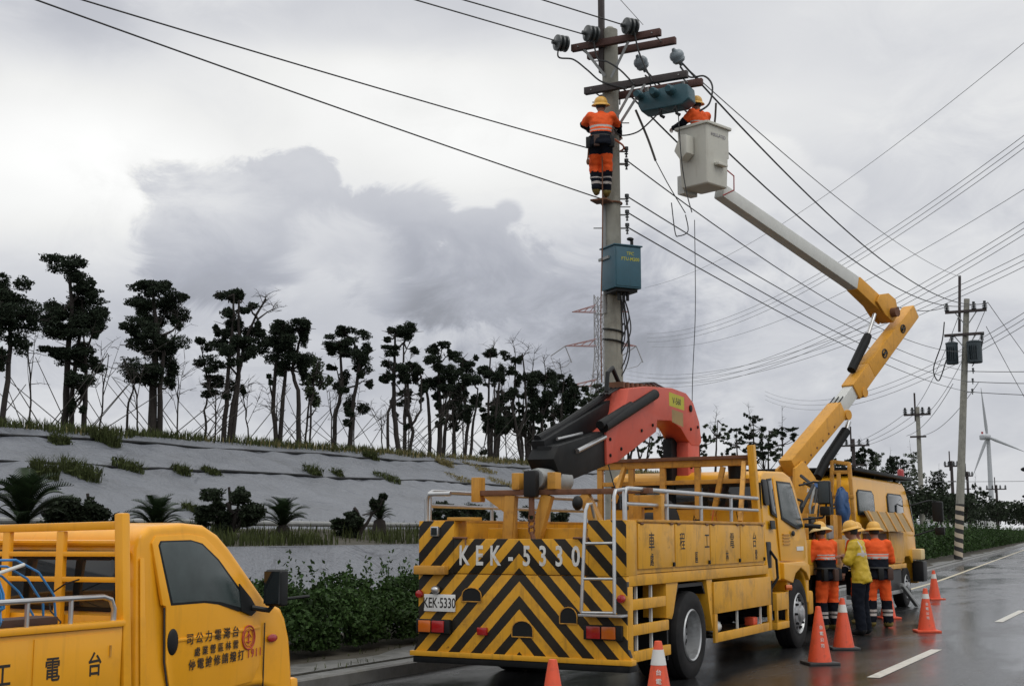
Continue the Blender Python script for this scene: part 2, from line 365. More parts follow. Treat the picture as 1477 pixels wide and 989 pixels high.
        if smooth or bevel:
            me.polygons.foreach_set('use_smooth', [True] * len(me.polygons)); me.set_sharp_from_angle(angle=R(ang))
        return me
    def obj(s, name, m, parent=None, bevel=0, smooth=False, seg=2, ang=35):
        me = s.mesh(name, bevel, smooth, seg, ang); return link(name, me, m, parent)
def link(name, me, m=None, parent=None, loc=None):
    if m is not None and len(me.materials) == 0: me.materials.append(m)
    o = bpy.data.objects.new(name, me); COL.objects.link(o)
    if parent is not None:
        o.parent = parent
        o.location = loc if loc is not None else -wl(parent)
    elif loc is not None: o.location = loc
    return o
def wl(o):      # parts are drawn in world coordinates: undo the parent's place (no rotation on those)
    l = Vector(o.location)
    while o.parent: o = o.parent; l = l + o.location
    return l
def tag(o, label=None, cat=None, group=None, kind=None):
    for k, v in (('label', label), ('category', cat), ('group', group), ('kind', kind)):
        if v: o[k] = v
    return o
def thing(name, label, cat, loc=(0, 0, 0), group=None, rz=0):
    o = bpy.data.objects.new(name, None); COL.objects.link(o); o.location = loc; o.rotation_euler.z = rz
    o.empty_display_size = .2
    return tag(o, label, cat, group)
def sub(name, parent, loc):
    o = bpy.data.objects.new(name, None); COL.objects.link(o); o.parent = parent; o.location = loc; o.empty_display_size = .1; return o
def copy_tree(o, parent=None):
    c = o.copy(); COL.objects.link(c); c.parent = parent
    for ch in o.children: copy_tree(ch, c)
    return c
def text_mesh(body, size, m, M, bold=.012):
    """flat lettering, placed by matrix M"""
    cu = bpy.data.curves.new('lettering', 'FONT'); cu.body = body; cu.size = size; cu.align_x = 'CENTER'; cu.align_y = 'CENTER'; cu.extrude = .0008; cu.offset = size * bold; cu.resolution_u = 3
    ob = bpy.data.objects.new('lettering', cu); COL.objects.link(ob)
    me = bpy.data.meshes.new_from_object(ob.evaluated_get(bpy.context.evaluated_depsgraph_get()))
    bpy.data.objects.remove(ob); me.transform(M); me.materials.clear(); me.materials.append(m); return me
def frame(o, xd, yd):
    xd = Vector(xd).normalized(); yd = Vector(yd).normalized(); zd = xd.cross(yd)
    return Matrix(((xd.x, yd.x, zd.x, o[0]), (xd.y, yd.y, zd.y, o[1]), (xd.z, yd.z, zd.z, o[2]), (0, 0, 0, 1)))
def sc2(sx, sy): return Matrix.Diagonal((sx, sy, 1, 1))
def lettering(body, size, m, parent, o, xd, yd, sx=1, sy=1, name='lettering', bold=.012):
    return link(name, text_mesh(body, size, m, frame(o, xd, yd) @ sc2(sx, sy), bold), None, parent)
def quads(name, ctr, nrm_rand, size, m, parent=None, seed=0, aspect=.55, loc=None, flat=0.):
    """many small leaf faces: ctr (n,3)"""
    rg = np.random.default_rng(seed); n = len(ctr); ctr = np.asarray(ctr, float)
    a = rg.normal(size=(n, 3)); a[:, 2] *= (1 - flat); a /= np.linalg.norm(a, axis=1)[:, None] + 1e-9
    b = rg.normal(size=(n, 3)); b -= a * (a * b).sum(1)[:, None]; b /= np.linalg.norm(b, axis=1)[:, None] + 1e-9
    sz = size * rg.uniform(.6, 1.35, n)[:, None]
    a = a * sz; b = b * sz * aspect
    v = np.stack([ctr - a, ctr + b - a * .1, ctr + a, ctr - b - a * .1], 1).reshape(-1, 3)
    me = bpy.data.meshes.new(name); me.vertices.add(4 * n); me.vertices.foreach_set('co', v.ravel())
    me.loops.add(4 * n); me.loops.foreach_set('vertex_index', np.arange(4 * n)); me.polygons.add(n)
    me.polygons.foreach_set('loop_start', np.arange(n) * 4); me.polygons.foreach_set('loop_total', np.full(n, 4)); me.update()
    return link(name, me, m, parent, loc)
def blades(name, base, h, w, m, parent=None, seed=0, lean=.4, loc=None):
    """grass blades: base (n,3), each a bent tapering strip"""
    rg = np.random.default_rng(seed); base = np.asarray(base, float); n = len(base)
    hh = (h * rg.uniform(.45, 1.25, n))[:, None]; an = rg.uniform(0, 6.283, n); dr = np.stack([np.cos(an), np.sin(an), 0 * an], 1)
    sd = np.stack([-np.sin(an), np.cos(an), 0 * an], 1) * w; ln = lean * rg.uniform(.1, 1.2, n)[:, None] * hh
    mid = base + dr * ln * .35 + np.array([0, 0, 1]) * hh * .6; top = base + dr * ln + np.array([0, 0, 1]) * hh * (1 - .25 * rg.uniform(0, 1, n)[:, None])
    v = np.stack([base - sd, base + sd, mid + sd * .7, mid - sd * .7, top], 1).reshape(-1, 3)
    me = bpy.data.meshes.new(name); me.vertices.add(5 * n); me.vertices.foreach_set('co', v.ravel())
    idx = (np.arange(n)[:, None] * 5 + np.array([0, 1, 2, 3, 3, 2, 4])[None]).ravel()
    me.loops.add(7 * n); me.loops.foreach_set('vertex_index', idx); me.polygons.add(2 * n)
    ls = (np.arange(n)[:, None] * 7 + np.array([0, 4])[None]).ravel(); lt = np.tile([4, 3], n)
    me.polygons.foreach_set('loop_start', ls); me.polygons.foreach_set('loop_total', lt); me.update()
    return link(name, me, m, parent, loc)
# ------------------------------------------------------------------ terrain: everything follows the bend of the road
def bend(Y):
    if Y < 25: return 0.
    if Y < 50: return -.0016 * (Y - 25) ** 2
    return -1.0 - .08 * (Y - 50)
def crestz(Y): return 3.45 + .0167 * max(-5, min(Y, 60)) - .012 * max(0, Y - 60)
def uz(u, Y):
    zc = max(2.2, crestz(Y))
    P = [(8.45, .15), (9.6, .17), (11.0, .25), (11.25, .4), (12.5, 1.47), (14.8, 1.72), (21.0, zc), (24.5, zc + .05), (40, .6)]
    if u <= P[0][0]: return P[0][1]
    for (a, za), (b, zb) in zip(P, P[1:]):
        if u <= b: return za + (zb - za) * (u - a) / (b - a)
    return .6
def pt(u, Y, dz=0): return (-u + bend(Y), Y, uz(u, Y) + dz)
YS = [-40, -20, -10, -4] + [i * 1.0 for i in range(0, 60)] + [60 + i * 4. for i in range(0, 26)] + [170, 190, 220, 260, 320]
def strip_mesh(name, us, m, wob=0., seed=1, dz=0., ys=YS, zf=None):
    rg = random.Random(seed); b = MB(); n = len(us)
    for Y in ys:
        for i, u in enumerate(us):
            x, y, z = pt(u, Y, dz)
            if zf: z = zf(u, Y)
            w = wob if 0 < i < n - 1 else 0
            b.v.append((x, y, z + rg.uniform(-w, w)))
    for j in range(len(ys) - 1):
        for i in range(n - 1): b.f.append((j * n + i, j * n + i + 1, (j + 1) * n + i + 1, (j + 1) * n + i))
    o = b.obj(name, m, smooth=True, ang=60); o['kind'] = 'structure'; return o
def lin(a, b, n): return [a + (b - a) * i / (n - 1) for i in range(n)]
# the ground sheet to the horizon
g = MB(); g.add([(-3500, -600, -.25), (2500, -600, -.25), (2500, 5000, -.25), (-3500, 5000, -.25)], [(0, 1, 2, 3)])
g.obj('ground', field)['kind'] = 'structure'
road = MB()
ys = YS + [400, 600]
for Y in ys: road.v += [(-8.47 + bend(Y), Y, 0), (-3 + bend(Y), Y, 0.03), (14 + bend(Y), Y, 0)]
for j in range(len(ys) - 1):
    for i in range(2): road.f.append((j * 3 + i, j * 3 + i + 1, j * 3 + i + 4, j * 3 + i + 3))
ro = road.obj('road', asph, smooth=True); ro['kind'] = 'structure'
def rz(X): return .03 * (1 - min(1, abs(X + 3) / 5.5)) if X < -3 else .03 * (1 - min(1, (X + 3) / 17))
def paint(name, x0, x1, y0, y1, m, step=3.):
    b = MB(); n = max(1, int((y1 - y0) / step)); 
    for i in range(n + 1):
        Y = y0 + (y1 - y0) * i / n
        b.v += [(x0 + bend(Y), Y, rz(x0) + .005), (x1 + bend(Y), Y, rz(x1) + .005)]
    b.f = [(2 * i, 2 * i + 1, 2 * i + 3, 2 * i + 2) for i in range(n)]
    return link(name, b.mesh(name), m, ro, (0, 0, 0))
for k in range(-3, 14): paint('lane_dash', -3.5, -3.35, 15.5 + 10.6 * k, 19.6 + 10.6 * k, lanem)
paint('edge_line', -7.42, -7.28, 27, 300, edgem)
strip_mesh('verge', [8.72, 9.6, 10.3, 11.0], soil, .01, 2)
k = MB()
prof = [(8.45, -.2), (8.45, .13), (8.47, .15), (8.70, .15), (8.74, .13), (8.74, -.2)]
for Y in YS:
    for u, z in prof: k.v.append((-u + bend(Y), Y, z))
n = len(prof)
for j in range(len(YS) - 1):
    for i in range(n - 1): k.f.append((j * n + i, j * n + i + 1, (j + 1) * n + i + 1, (j + 1) * n + i))
k.obj('kerb', kerbm, smooth=True)['kind'] = 'structure'
strip_mesh('paved_verge', [8.745, 9.1, 9.55], kerbm, 0, 3, zf=lambda u, Y: .163)
strip_mesh('lower_slope', lin(11.0, 12.5, 7), geo, .035, 4)
strip_mesh('planting_strip', lin(12.48, 14.85, 6), soil, .03, 5, dz=.004)
up = strip_mesh('embankment', lin(14.8, 21.05, 26), geo, .04, 6, dz=.008, ys=[-40, -20, -10] + [-4 + .5 * i for i in range(110)] + YS[70:])
rg = random.Random(8)
for u0 in (18.4, 20.3):       # lapped seams of the sheet
    pts = []
    for i in range(160):
        Y = -6 + i * .7; pts.append(Vector(pt(u0 + .06 * math.sin(Y * .9 + u0) + rg.uniform(-.05, .05), Y, .02 + rg.uniform(-.012, .018))))
    link('seam', MB().tube(pts, [rg.uniform(.022, .04) for _ in pts], 5).mesh('seam', smooth=True), blk, up, (0, 0, 0))
strip_mesh('crest', [21.0, 21.8, 23, 24.5, 30, 40, 70, 200], soil, .05, 7, dz=.01)
# sand behind the pines
sb = MB(); rg = random.Random(3)
nx, ny = 9, 22
for j in range(ny):
    for i in range(nx):
        Y = 34 + j * 2.2; t = i / (nx - 1); u = 25.5 + 9 * t
        h = (.55 + .25 * math.sin(j * .6)) * math.sin(math.pi * t) * math.sin(math.pi * j / (ny - 1))
        sb.v.append((-u + bend(Y), Y, uz(24.5, Y) - .3 + h * 1.5 + rg.uniform(-.03, .03)))
for j in range(ny - 1):
    for i in range(nx - 1): sb.f.append((j * nx + i, j * nx + i + 1, (j + 1) * nx + i + 1, (j + 1) * nx + i))
sb.obj('sand_bank', sandm, smooth=True)['kind'] = 'structure'
# grey service pipe along the planting strip
pp = thing('service_pipe', 'long pale grey pipe lying along the planting strip below the sheeted embankment', 'pipe', pt(14.3, 14))
pts = [Vector(pt(14.35 + .04 * math.sin(Y * .5), Y, .16)) for Y in [4 + i * 1.5 for i in range(50)]]
MB().tube(pts, .05, 10).obj('pipe_run', greys, pp, smooth=True)
for i in range(0, 50, 3):
    p = pts[i]; MB().box(p.x - .06, p.x + .06, p.y - .05, p.y + .05, p.z - .2, p.z - .04).obj('support', kerbm, pp, bevel=.008)
# ------------------------------------------------------------------ grass
rg = np.random.default_rng(4)
n = 26000
Y = 2 + 85 * rg.uniform(0, 1, n) ** 1.25; u = 20.75 + np.abs(rg.normal(0, .45, n)); u = np.where(rg.uniform(0, 1, n) < .25, 21 + rg.uniform(0, 3, n), u)
keep = np.sin(Y * 1.7) + np.sin(Y * .63 + 1) + rg.normal(0, .8, n) > -1.2
P = np.array([pt(a, b, -.02) for a, b in zip(u[keep], Y[keep])])
msk = rg.uniform(0, 1, len(P)) < np.clip((P[:, 1] - 20) / 25, .12, .75)
tag(blades('crest_grass', P[~msk], .26, .012, grassm, seed=5), 'green grass fringe growing along the top edge of the sheeted embankment', 'grass', kind='stuff')
tag(blades('dry_crest_grass', P[msk], .2, .012, strawm, seed=6), 'straw coloured dry grass mixed along the embankment top', 'grass', kind='stuff')
n = 22000; Y = rg.uniform(8, 60, n); u = 12.5 + np.abs(rg.normal(0, .5, n)); u = np.where(rg.uniform(0, 1, n) < .4, rg.uniform(12.5, 14.7, n), u)
k2 = np.sin(Y * 2.3) + np.sin(Y * .9) + rg.normal(0, .6, n) > -.35
tag(blades('strip_grass', np.array([pt(a, b) for a, b in zip(u[k2], Y[k2])]), .24, .009, grassm, seed=7), 'low weeds between the cycads on the planting strip', 'grass', kind='stuff')
n = 1500; Y = rg.uniform(7, 24, n); u = rg.uniform(8.72, 9.5, n) ** 1.0
k2 = (u < 8.85) & (np.sin(Y * 3.1) > -.3) | (u > 9.4)
tag(blades('verge_weeds', np.array([pt(a, b) for a, b in zip(u[k2], Y[k2])]), .07, .006, grassm, seed=9, lean=.8), 'small weeds rooted in the joint behind the kerb', 'weeds', kind='stuff')
# tufts on the sheet, each rooted in a hole of it
def tuft(u, Y, r, h, n, label, m=grassm):
    rg = np.random.default_rng(int(u * 100 + Y * 10)); t = thing('grass_tuft', label, 'grass tuft', pt(u, Y, 0), 'tufts growing out of the embankment sheet')
    r *= .72; a = rg.uniform(0, 6.283, n); q = r * np.sqrt(rg.uniform(0, 1, n))
    base = np.stack([q * np.cos(a) * 1.2, q * np.sin(a) * .9, np.zeros(n)], 1); base[:, 2] = -base[:, 0] * .33 - .03
    blades('blades', base, h, .008, m, t, seed=n, lean=.7, loc=(0, 0, 0)); 
    lf = base[: n // 2] + np.stack([rg.normal(0, .05, n // 2), rg.normal(0, .05, n // 2), rg.uniform(.02, h * .7, n // 2)], 1)
    quads('leaves', lf, 0, .04, m, t, seed=n + 1, loc=(0, 0, 0))
for i, a in enumerate([(20.0, 18.85, .28, .25, 240, 'dark tuft hanging below the crest at the far left of the upper seam'), (20.2, 20.3, .4, .42, 420, 'bushy green tuft on the crest edge, biggest of the upper seam tufts'),
          (17.6, 16.3, .32, .38, 380, 'round green clump on the sheet above the leftmost shrub'), (17.7, 17.2, .5, .36, 520, 'wide leafy clump on the lower seam, beside the round clump'),
          (18.3, 19.0, .4, .26, 380, 'spreading tuft on the lower seam between two pines'), (18.2, 20.4, .25, .25, 200, 'small tuft with tall seed stalks on the lower seam'),
          (18.3, 21.4, .3, .2, 260, 'low tuft on the lower seam right of the seed stalk tuft'), (15.8, 18.0, .22, .2, 150, 'lone dark sprig on the sheet between cycad and stake'),
          (18.6, 25.4, .3, .3, 200, 'straggly tuft on the lower seam above the fan cycad'), (18.6, 26.4, .2, .25, 130, 'thin upright tuft on the lower seam, middle of the bank'),
          (18.5, 28.5, .45, .22, 220, 'flattened tuft on the lower seam left of the crane truck'), (20.3, 30.5, .3, .3, 240, 'green tuft under the crest above the small cycad'),
          (20.2, 34.5, .35, .25, 240, 'yellowish tuft just below the crest grass'), (20.0, 36.5, .7, .15, 300, 'long flattened straw mat lying on the upper sheet'),
          (18.8, 33.0, .6, .14, 260, 'long flattened straw mat above the truck rail'), (18.5, 35.5, .8, .16, 340, 'dry mat of grass on the seam behind the boom'), (19.5, 40.0, .7, .15, 300, 'dry mat near the crest behind the hook')]):
    tuft(*a, m=grassm if i < 12 else strawm)
# ------------------------------------------------------------------ hedges
def hedge(name, label, y0, y1, u0, u1, h, n, size, seed):
    rg = np.random.default_rng(seed); t = thing(name, label, 'hedge', pt((u0 + u1) / 2, (y0 + y1) / 2), 'clipped hedge behind the kerb')
    Y = rg.uniform(y0, y1, n); q = rg.uniform(0, 1, n)
    hh = h(Y) + .11 * np.sin(Y * 3.1) + .09 * np.sin(Y * 7.3 + 1) + .06 * np.sin(Y * 13.7)
    a = rg.uniform(0, math.pi, n); rad = 1 - np.abs(rg.normal(0, .13, n)); 
    uc, ur = (u0 + u1) / 2, (u1 - u0) / 2
    uu = uc - ur * np.cos(a) * rad + .12 * np.sin(Y * 4.3); zz = (hh * .32 + hh * .68 * np.sin(a) * rad)
    low = rg.uniform(0, 1, n) < .3; uu = np.where(low, u0 + np.abs(rg.normal(0, .12, n)), uu); zz = np.where(low, rg.uniform(.1, .65, n) * hh, zz)
    sp = rg.uniform(0, 1, n) < .035; sy = rg.uniform(y0, y1, int((y1 - y0) * 5)); su = rg.uniform(u0 + .2, u1 - .2, len(sy)); sh_ = rg.uniform(1.0, 1.38, len(sy)); k_ = rg.integers(0, len(sy), n); q_ = rg.uniform(.8, 1, n) * sh_[k_]
    zz = np.where(sp, hh * q_, zz); Y = np.where(sp, sy[k_] + rg.normal(0, .03, n) + (q_ - 1) * .3 * np.sin(k_), Y); uu = np.where(sp, su[k_] + rg.normal(0, .03, n), uu)
    X = -uu + np.array([bend(v) for v in Y]); Z = zz + .2
    keep = ~(low & (np.sin(Y * 5.1) + np.sin(Y * 11) > .8) & (zz < .3))
    quads('foliage', np.stack([X, Y, Z], 1)[keep], 0, size, leafh, t, seed=seed)
    b = MB(); rr = random.Random(seed)
    m = int((y1 - y0) * (3 if size < .05 else .8))
    for i in range(m):
        yy = y0 + (y1 - y0) * (i + rr.random()) / m; p = Vector(pt(uc + rr.uniform(-.25, .25), yy)); hq = float(h(np.array([yy]))[0])
        b.tube([p - Vector((0, 0, .1)), p + Vector((rr.uniform(-.1, .1), rr.uniform(-.1, .1), hq * .5)), p + Vector((rr.uniform(-.25, .25), rr.uniform(-.25, .25), hq * .85))], [.03, .022, .01], 5)
    st = b.obj('stems', bark, t); st['kind'] = 'stuff'
    c = MB(); ysx = lin(y0, y1, 40)
    for yy in ysx:
        for uu, f in ((u0 + .3, .15), (u0 + .35, .62), (uc, .8), (u1 - .2, .6), (u1 - .1, .1)): c.v.append((-uu + bend(yy), yy, .15 + f * float(h(np.array([yy]))[0])))
    for j in range(39):
        for i in range(4): c.f.append((j * 5 + i, j * 5 + i + 1, (j + 1) * 5 + i + 1, (j + 1) * 5 + i))
    return t
hedge('hedge', 'dark green clipped hedge between the yellow pickup and the crane truck', 7, 24, 9.55, 10.9, lambda Y: .70 + .0 * Y, 120000, .034, 11)
hedge('hedge', 'taller hedge behind the kerb on the right, around the striped pole foot', 34, 300, 9.7, 11.6, lambda Y: np.clip(1.0 + (Y - 34) * .03, 1, 1.7), 90000, .095, 12)
# ------------------------------------------------------------------ vehicles
XD, ZD = (0, 1, 0), (0, 0, 1)          # lettering on a right hand side;  rear faces use (1,0,0)
_wm = {}
def wheel(parent, X, Y, rad=.5, w=.27, side=1, dish=True):
    key = (rad, w, side, dish)
    if key not in _wm:
        q = rad / .5; h = w / 2
        ty = MB().lathe([(.295 * q, -h * .86), (.36 * q, -h), (.455 * q, -h * .95), (.492 * q, -h * .8), (.5 * q, -h * .62), (.5 * q, -h * .3), (.488 * q, -h * .28), (.488 * q, -h * .22), (.5 * q, -h * .2), (.5 * q, h * .2), (.488 * q, h * .22), (.488 * q, h * .28),
                         (.5 * q, h * .3), (.5 * q, h * .62), (.492 * q, h * .8), (.455 * q, h * .95), (.36 * q, h), (.295 * q, h * .86)], 48, ax='x', loop=True).mesh('tyre', smooth=True, ang=30)
        s_ = side
        if dish: pr_ = [(.298, h * .9), (.285, h * 1.0), (.27, h * .9), (.262, h * .2), (.25, -h * .25), (.20, -h * .35), (.135, -h * .35), (.13, -h * .1), (.11, h * .05), (.05, h * .1)]
        else: pr_ = [(.298, h * .9), (.285, h * 1.0), (.27, h * .85), (.255, h * .4), (.22, h * .75), (.17, h * 1.0), (.12, h * 1.02), (.115, h * 1.25), (.08, h * 1.4), (.03, h * 1.42)]
        rm = MB().lathe([(r * q, z * s_) for r, z in pr_], 40, ax='x', open0=True).mesh('rim', smooth=True, ang=40)
        nb = MB()
        for k in range(8):
            a = 2 * math.pi * k / 8; rr = (.165 if dish else .19) * q; z0 = (-h * .35 if dish else h * .85)
            nb.lathe([(.02 * q, s_ * z0), (.02 * q, s_ * (z0 + .035)), (.012 * q, s_ * (z0 + .045))], 6, c=(0, rr * math.cos(a), rr * math.sin(a)), ax='x')
        hb = MB()
        for k in range(8):
            a = 2 * math.pi * (k + .5) / 8; rr = .222 * q; z0 = (-h * .3 if dish else h * .78)
            hb.lathe([(.028 * q, s_ * (z0 - .01)), (.028 * q, s_ * (z0 + .012))], 8, c=(0, rr * math.cos(a), rr * math.sin(a)), ax='x')
        _wm[key] = [('tyre', ty, rubber), ('rim', rm, rimm), ('wheel_nuts', nb.mesh('wheel_nuts', smooth=True), blk), ('vent_holes', hb.mesh('vent_holes'), blkp)]
    e = sub('wheel', parent, Vector((X, Y, rad)) - wl(parent))
    for nm, me, m in _wm[key]: link(nm, me, m, e, (0, 0, 0))
    return e
def taper_x(b, x0, x1, zt, k, start=0):
    """lean the sides of a cab inwards above zt"""
    for i in range(start, len(b.v)):
        x, y, z = b.v[i]
        if z > zt:
            c = (x0 + x1) / 2; b.v[i] = (c + (x - c) * (1 - k * (z - zt)), y, z)
    return b
# ================================================================== crane truck
CT = thing('crane_truck', 'yellow crane truck with black chevron tail and folded red crane', 'truck', (-6.5, 12.6, 0))
XR, XL, Y0, Y1 = -5.25, -7.75, 12.6, 17.47
# chassis
MB().box(-6.98, -6.8, 12.75, 20.0, .62, .86).box(-6.2, -6.02, 12.75, 20.0, .62, .86).box(-7.6, -5.4, 14.45, 14.75, .45, .55).box(-7.3, -5.7, 18.9, 19.2, .45, .56).box(-7.0, -6.0, 15.8, 16.4, .5, .62).obj('chassis', blkp, CT, bevel=.01)
bed = MB().box(XL + .02, XR - .02, Y0 + .06, Y1, 1.14, 1.24).obj('bed_floor', yelo, CT, bevel=.01)
# tail: centre panel and two corner posts
rp = MB(); rp.box(-7.3, -5.68, Y0, Y0 + .05, 1.23, 1.605); rp.obj('tailgate', chev, CT, bevel=.006)
lp = MB(); lp.prism([(-7.82, .36), (-5.2, .36), (-5.25, .5), (-5.25, 1.222), (-7.75, 1.222), (-7.75, .5)], Y0 + .004, Y0 + .07, 'y'); lpo = lp.obj('rear_panel', chev, CT, bevel=.006)
for a, b in ((XL, -7.302), (-5.678, XR)):
    cp = MB().box(a, b, Y0 + .014, Y0 + .3, 1.226, 1.80).obj('corner_post', yel, CT, bevel=.008)
    MB().box(a, b, Y0 + .001, Y0 + .012, 1.226, 1.80).obj('chevron_plate', chev, cp, bevel=.003)
MB().box(-7.84, -5.19, Y0 - .03, Y0 + .1, .33, .385).obj('rear_bumper', yel, CT, bevel=.01)
MB().box(-7.80, -5.22, Y0 - .02, Y0 + .2, .26, .328).obj('underrun_bar', blk, CT, bevel=.01)
# recessed rear openings: half round traps
def trap(x, z, w, h, square=False):
    pts = [(x - w / 2, z), (x + w / 2, z)] + ([(x + w / 2, z + h), (x - w / 2, z + h)] if square else [(x + w / 2 * math.cos(t), z + h * .45 + h * .55 * math.sin(t)) for t in lin(0, math.pi, 9)])
    o = MB().prism(pts, Y0 - .004, Y0 + .02, 'y').obj('trap_opening', blkp, CT)
    MB().tube([(p[0], Y0 - .006, p[1]) for p in pts + [pts[0]]], .006, 5).obj('trap_rim', yelo, o)
trap(-6.45, .575, .25, .17); trap(-7.07, .93, .24, .15); trap(-5.91, .73, .2, .17)
# lamps
def lamp(x):
    t = MB().box(x - .03 - .19, x + .19 + .02, Y0 - .05, Y0 + .003, .58, .73).obj('tail_lamp', blkp, CT, bevel=.01)
    s_ = 1 if x > -6.5 else -1
    for k, m in ((-.1, lampr if s_ > 0 else lampo), (.07, lampo if s_ > 0 else lampr)):
        MB().box(x + k - .08, x + k + .075, Y0 - .068, Y0 - .051, .592, .718).obj('lens', m, t, bevel=.012)
lamp(-7.55 + .02); lamp(-5.50)
for x in (-7.72, -5.30): MB().lathe([(.03, -.0), (.045, -.02), (.04, -.05), (.02, -.06)], 14, c=(x, Y0 + .003, 1.0), ax='y').obj('marker_lamp', lampr, CT, smooth=True)
MB().box(-6.99, -6.87, Y0 - .03, Y0 + .003, .58, .66).obj('reflector', lampr, CT, bevel=.006)
# number plate
pl = MB().box(-7.665, -7.27, Y0 - .022, Y0 - .004, .815, 1.0).obj('number_plate', white, CT, bevel=.005)
lettering('KEK·5330', .155, inkb, pl, (-7.467, Y0 - .0235, .903), (1, 0, 0), ZD, .66, 1.0)
MB().ell((-7.5, Y0 - .05, 1.05), (.05, .05, .045)).obj('plate_lamp', chrome, CT, smooth=True)
# stencilled number
for ch, x in zip('KEK-5330', lin(-7.17, -5.82, 8)):
    lettering(ch, .32, whited, CT, (x, Y0 - .0035, 1.415), (1, 0, 0), ZD, .62, .92, 'stencil_letter', .022)
MB().box(-7.76, -7.36, Y0 - .1, Y0 - .002, 1.215, 1.31).obj('light_hood', yelo, CT, bevel=.015)
wl_ = MB().box(-7.58, -7.48, Y0 - .04, Y0, 1.63, 1.74).obj('work_light', chrome, CT, bevel=.01); MB().box(-7.565, -7.495, Y0 - .046, Y0 - .041, 1.645, 1.725).obj('lens', glass, wl_)
MB().box(-7.28, -5.7, Y0 + .75, Y0 + .8, 1.24, 1.72).obj('inner_bulkhead', yel, CT, bevel=.01)
MB().box(-7.4, -7.1, Y0 + .02, Y0 + .28, 1.801, 1.84).obj('post_cap', yelo, CT, bevel=.006)
for x in (-7.22, -5.76):
    b = MB().tube([(x - .08, Y0 - .02, 1.615), (x + .1, Y0 - .02, 1.612)], .012, 8); b.tube([(x + .08, Y0 - .02, 1.61), (x + .085, Y0 - .03, 1.54)], .01, 6); b.obj('tailgate_latch', rusty, CT)
# boom rest: rusty beam on yellow A frames
YB = 13.25
rest = MB().box(-7.4, -5.22, YB - .06, YB + .06, 2.09, 2.15).obj('boom_rest_beam', rusty, CT, bevel=.008)
MB().box(-7.41, -7.3, YB - .07, YB + .07, 2.02, 2.3).obj('end_stop', yelo, rest, bevel=.008)
for x in (-6.83, -6.38): MB().box(x - .05, x + .05, YB - .08, YB + .08, 2.152, 2.34).obj('boom_chock', yelo, rest, bevel=.01)
for p, q in (((-6.98, YB, 1.24), (-6.92, YB, 2.09)), ((-6.72, YB, 1.24), (-6.46, YB, 2.09)), ((-5.62, YB, 1.3), (-6.02, YB, 2.09))):
    MB().bar(p, q, .13, .1, (0, 1, 0)).obj('rest_leg', yelo, CT, bevel=.008)
MB().prism([(-7.28, 2.085), (-6.86, 2.085), (-6.86, 1.6), (-7.0, 1.6), (-7.0, 1.9)], YB - .038, YB + .038, 'y').obj('gusset', yelo, CT, bevel=.008)
MB().prism([(-5.6, 2.085), (-5.26, 2.085), (-5.26, 1.75), (-5.36, 1.75), (-5.36, 1.95), (-5.5, 1.95), (-5.5, 1.75), (-5.6, 1.75)], YB + .4, YB + .5, 'y').obj('gusset', yelo, CT, bevel=.008)
# tube rails down both sides
def rail(x, ya, yb, posts, z0=1.8, zt=2.13, zm=1.97):
    r = MB().tube([(x, ya, z0)] + [(x, ya + .0, zt - .06), (x, ya + .02, zt - .015), (x, ya + .07, zt), (x, yb, zt)], .026, 10).obj('side_rail', chrome, CT, smooth=True)
    MB().tube([(x, ya + .02, zm), (x, yb, zm)], .022, 10).obj('mid_rail', chrome, r, smooth=True)
    for y in posts: MB().tube([(x, y, z0), (x, y, zt)], .022, 10).obj('rail_post', chrome, r, smooth=True)
rail(-5.31, 12.72, 17.38, (13.95, 15.1, 16.25)); rail(-7.69, 12.72, 17.38, (14.2, 15.8))
MB().tube([(-7.69, 12.66, 1.8), (-7.69, 12.66, 2.04), (-7.66, 12.66, 2.1), (-7.38, 12.66, 2.1)], .026, 10).obj('corner_rail', chrome, CT, smooth=True)
# ladder
ld = MB().tube([(-5.69, 12.44, .86), (-5.63, 12.44, 1.9), (-5.62, 12.47, 1.96), (-5.62, 12.56, 1.97), (-5.62, 12.66, 1.8)], .019, 10).obj('ladder_stile', chrome, CT, smooth=True)
MB().tube([(-5.32, 12.44, .86), (-5.31, 12.44, 2.04), (-5.31, 12.48, 2.1), (-5.31, 12.7, 2.12)], .019, 10).obj('ladder_stile', chrome, CT, smooth=True)
for z in (.86, 1.2, 1.56): MB().tube([(-5.69 + (z - .86) * .055, 12.44, z), (-5.31, 12.44, z + .005)], .015, 8).obj('ladder_rung', chrome, CT, smooth=True)
MB().box(-5.72, -5.24, 12.42, 12.6, .82, .845).obj('ladder_step', chrome, CT, bevel=.004)
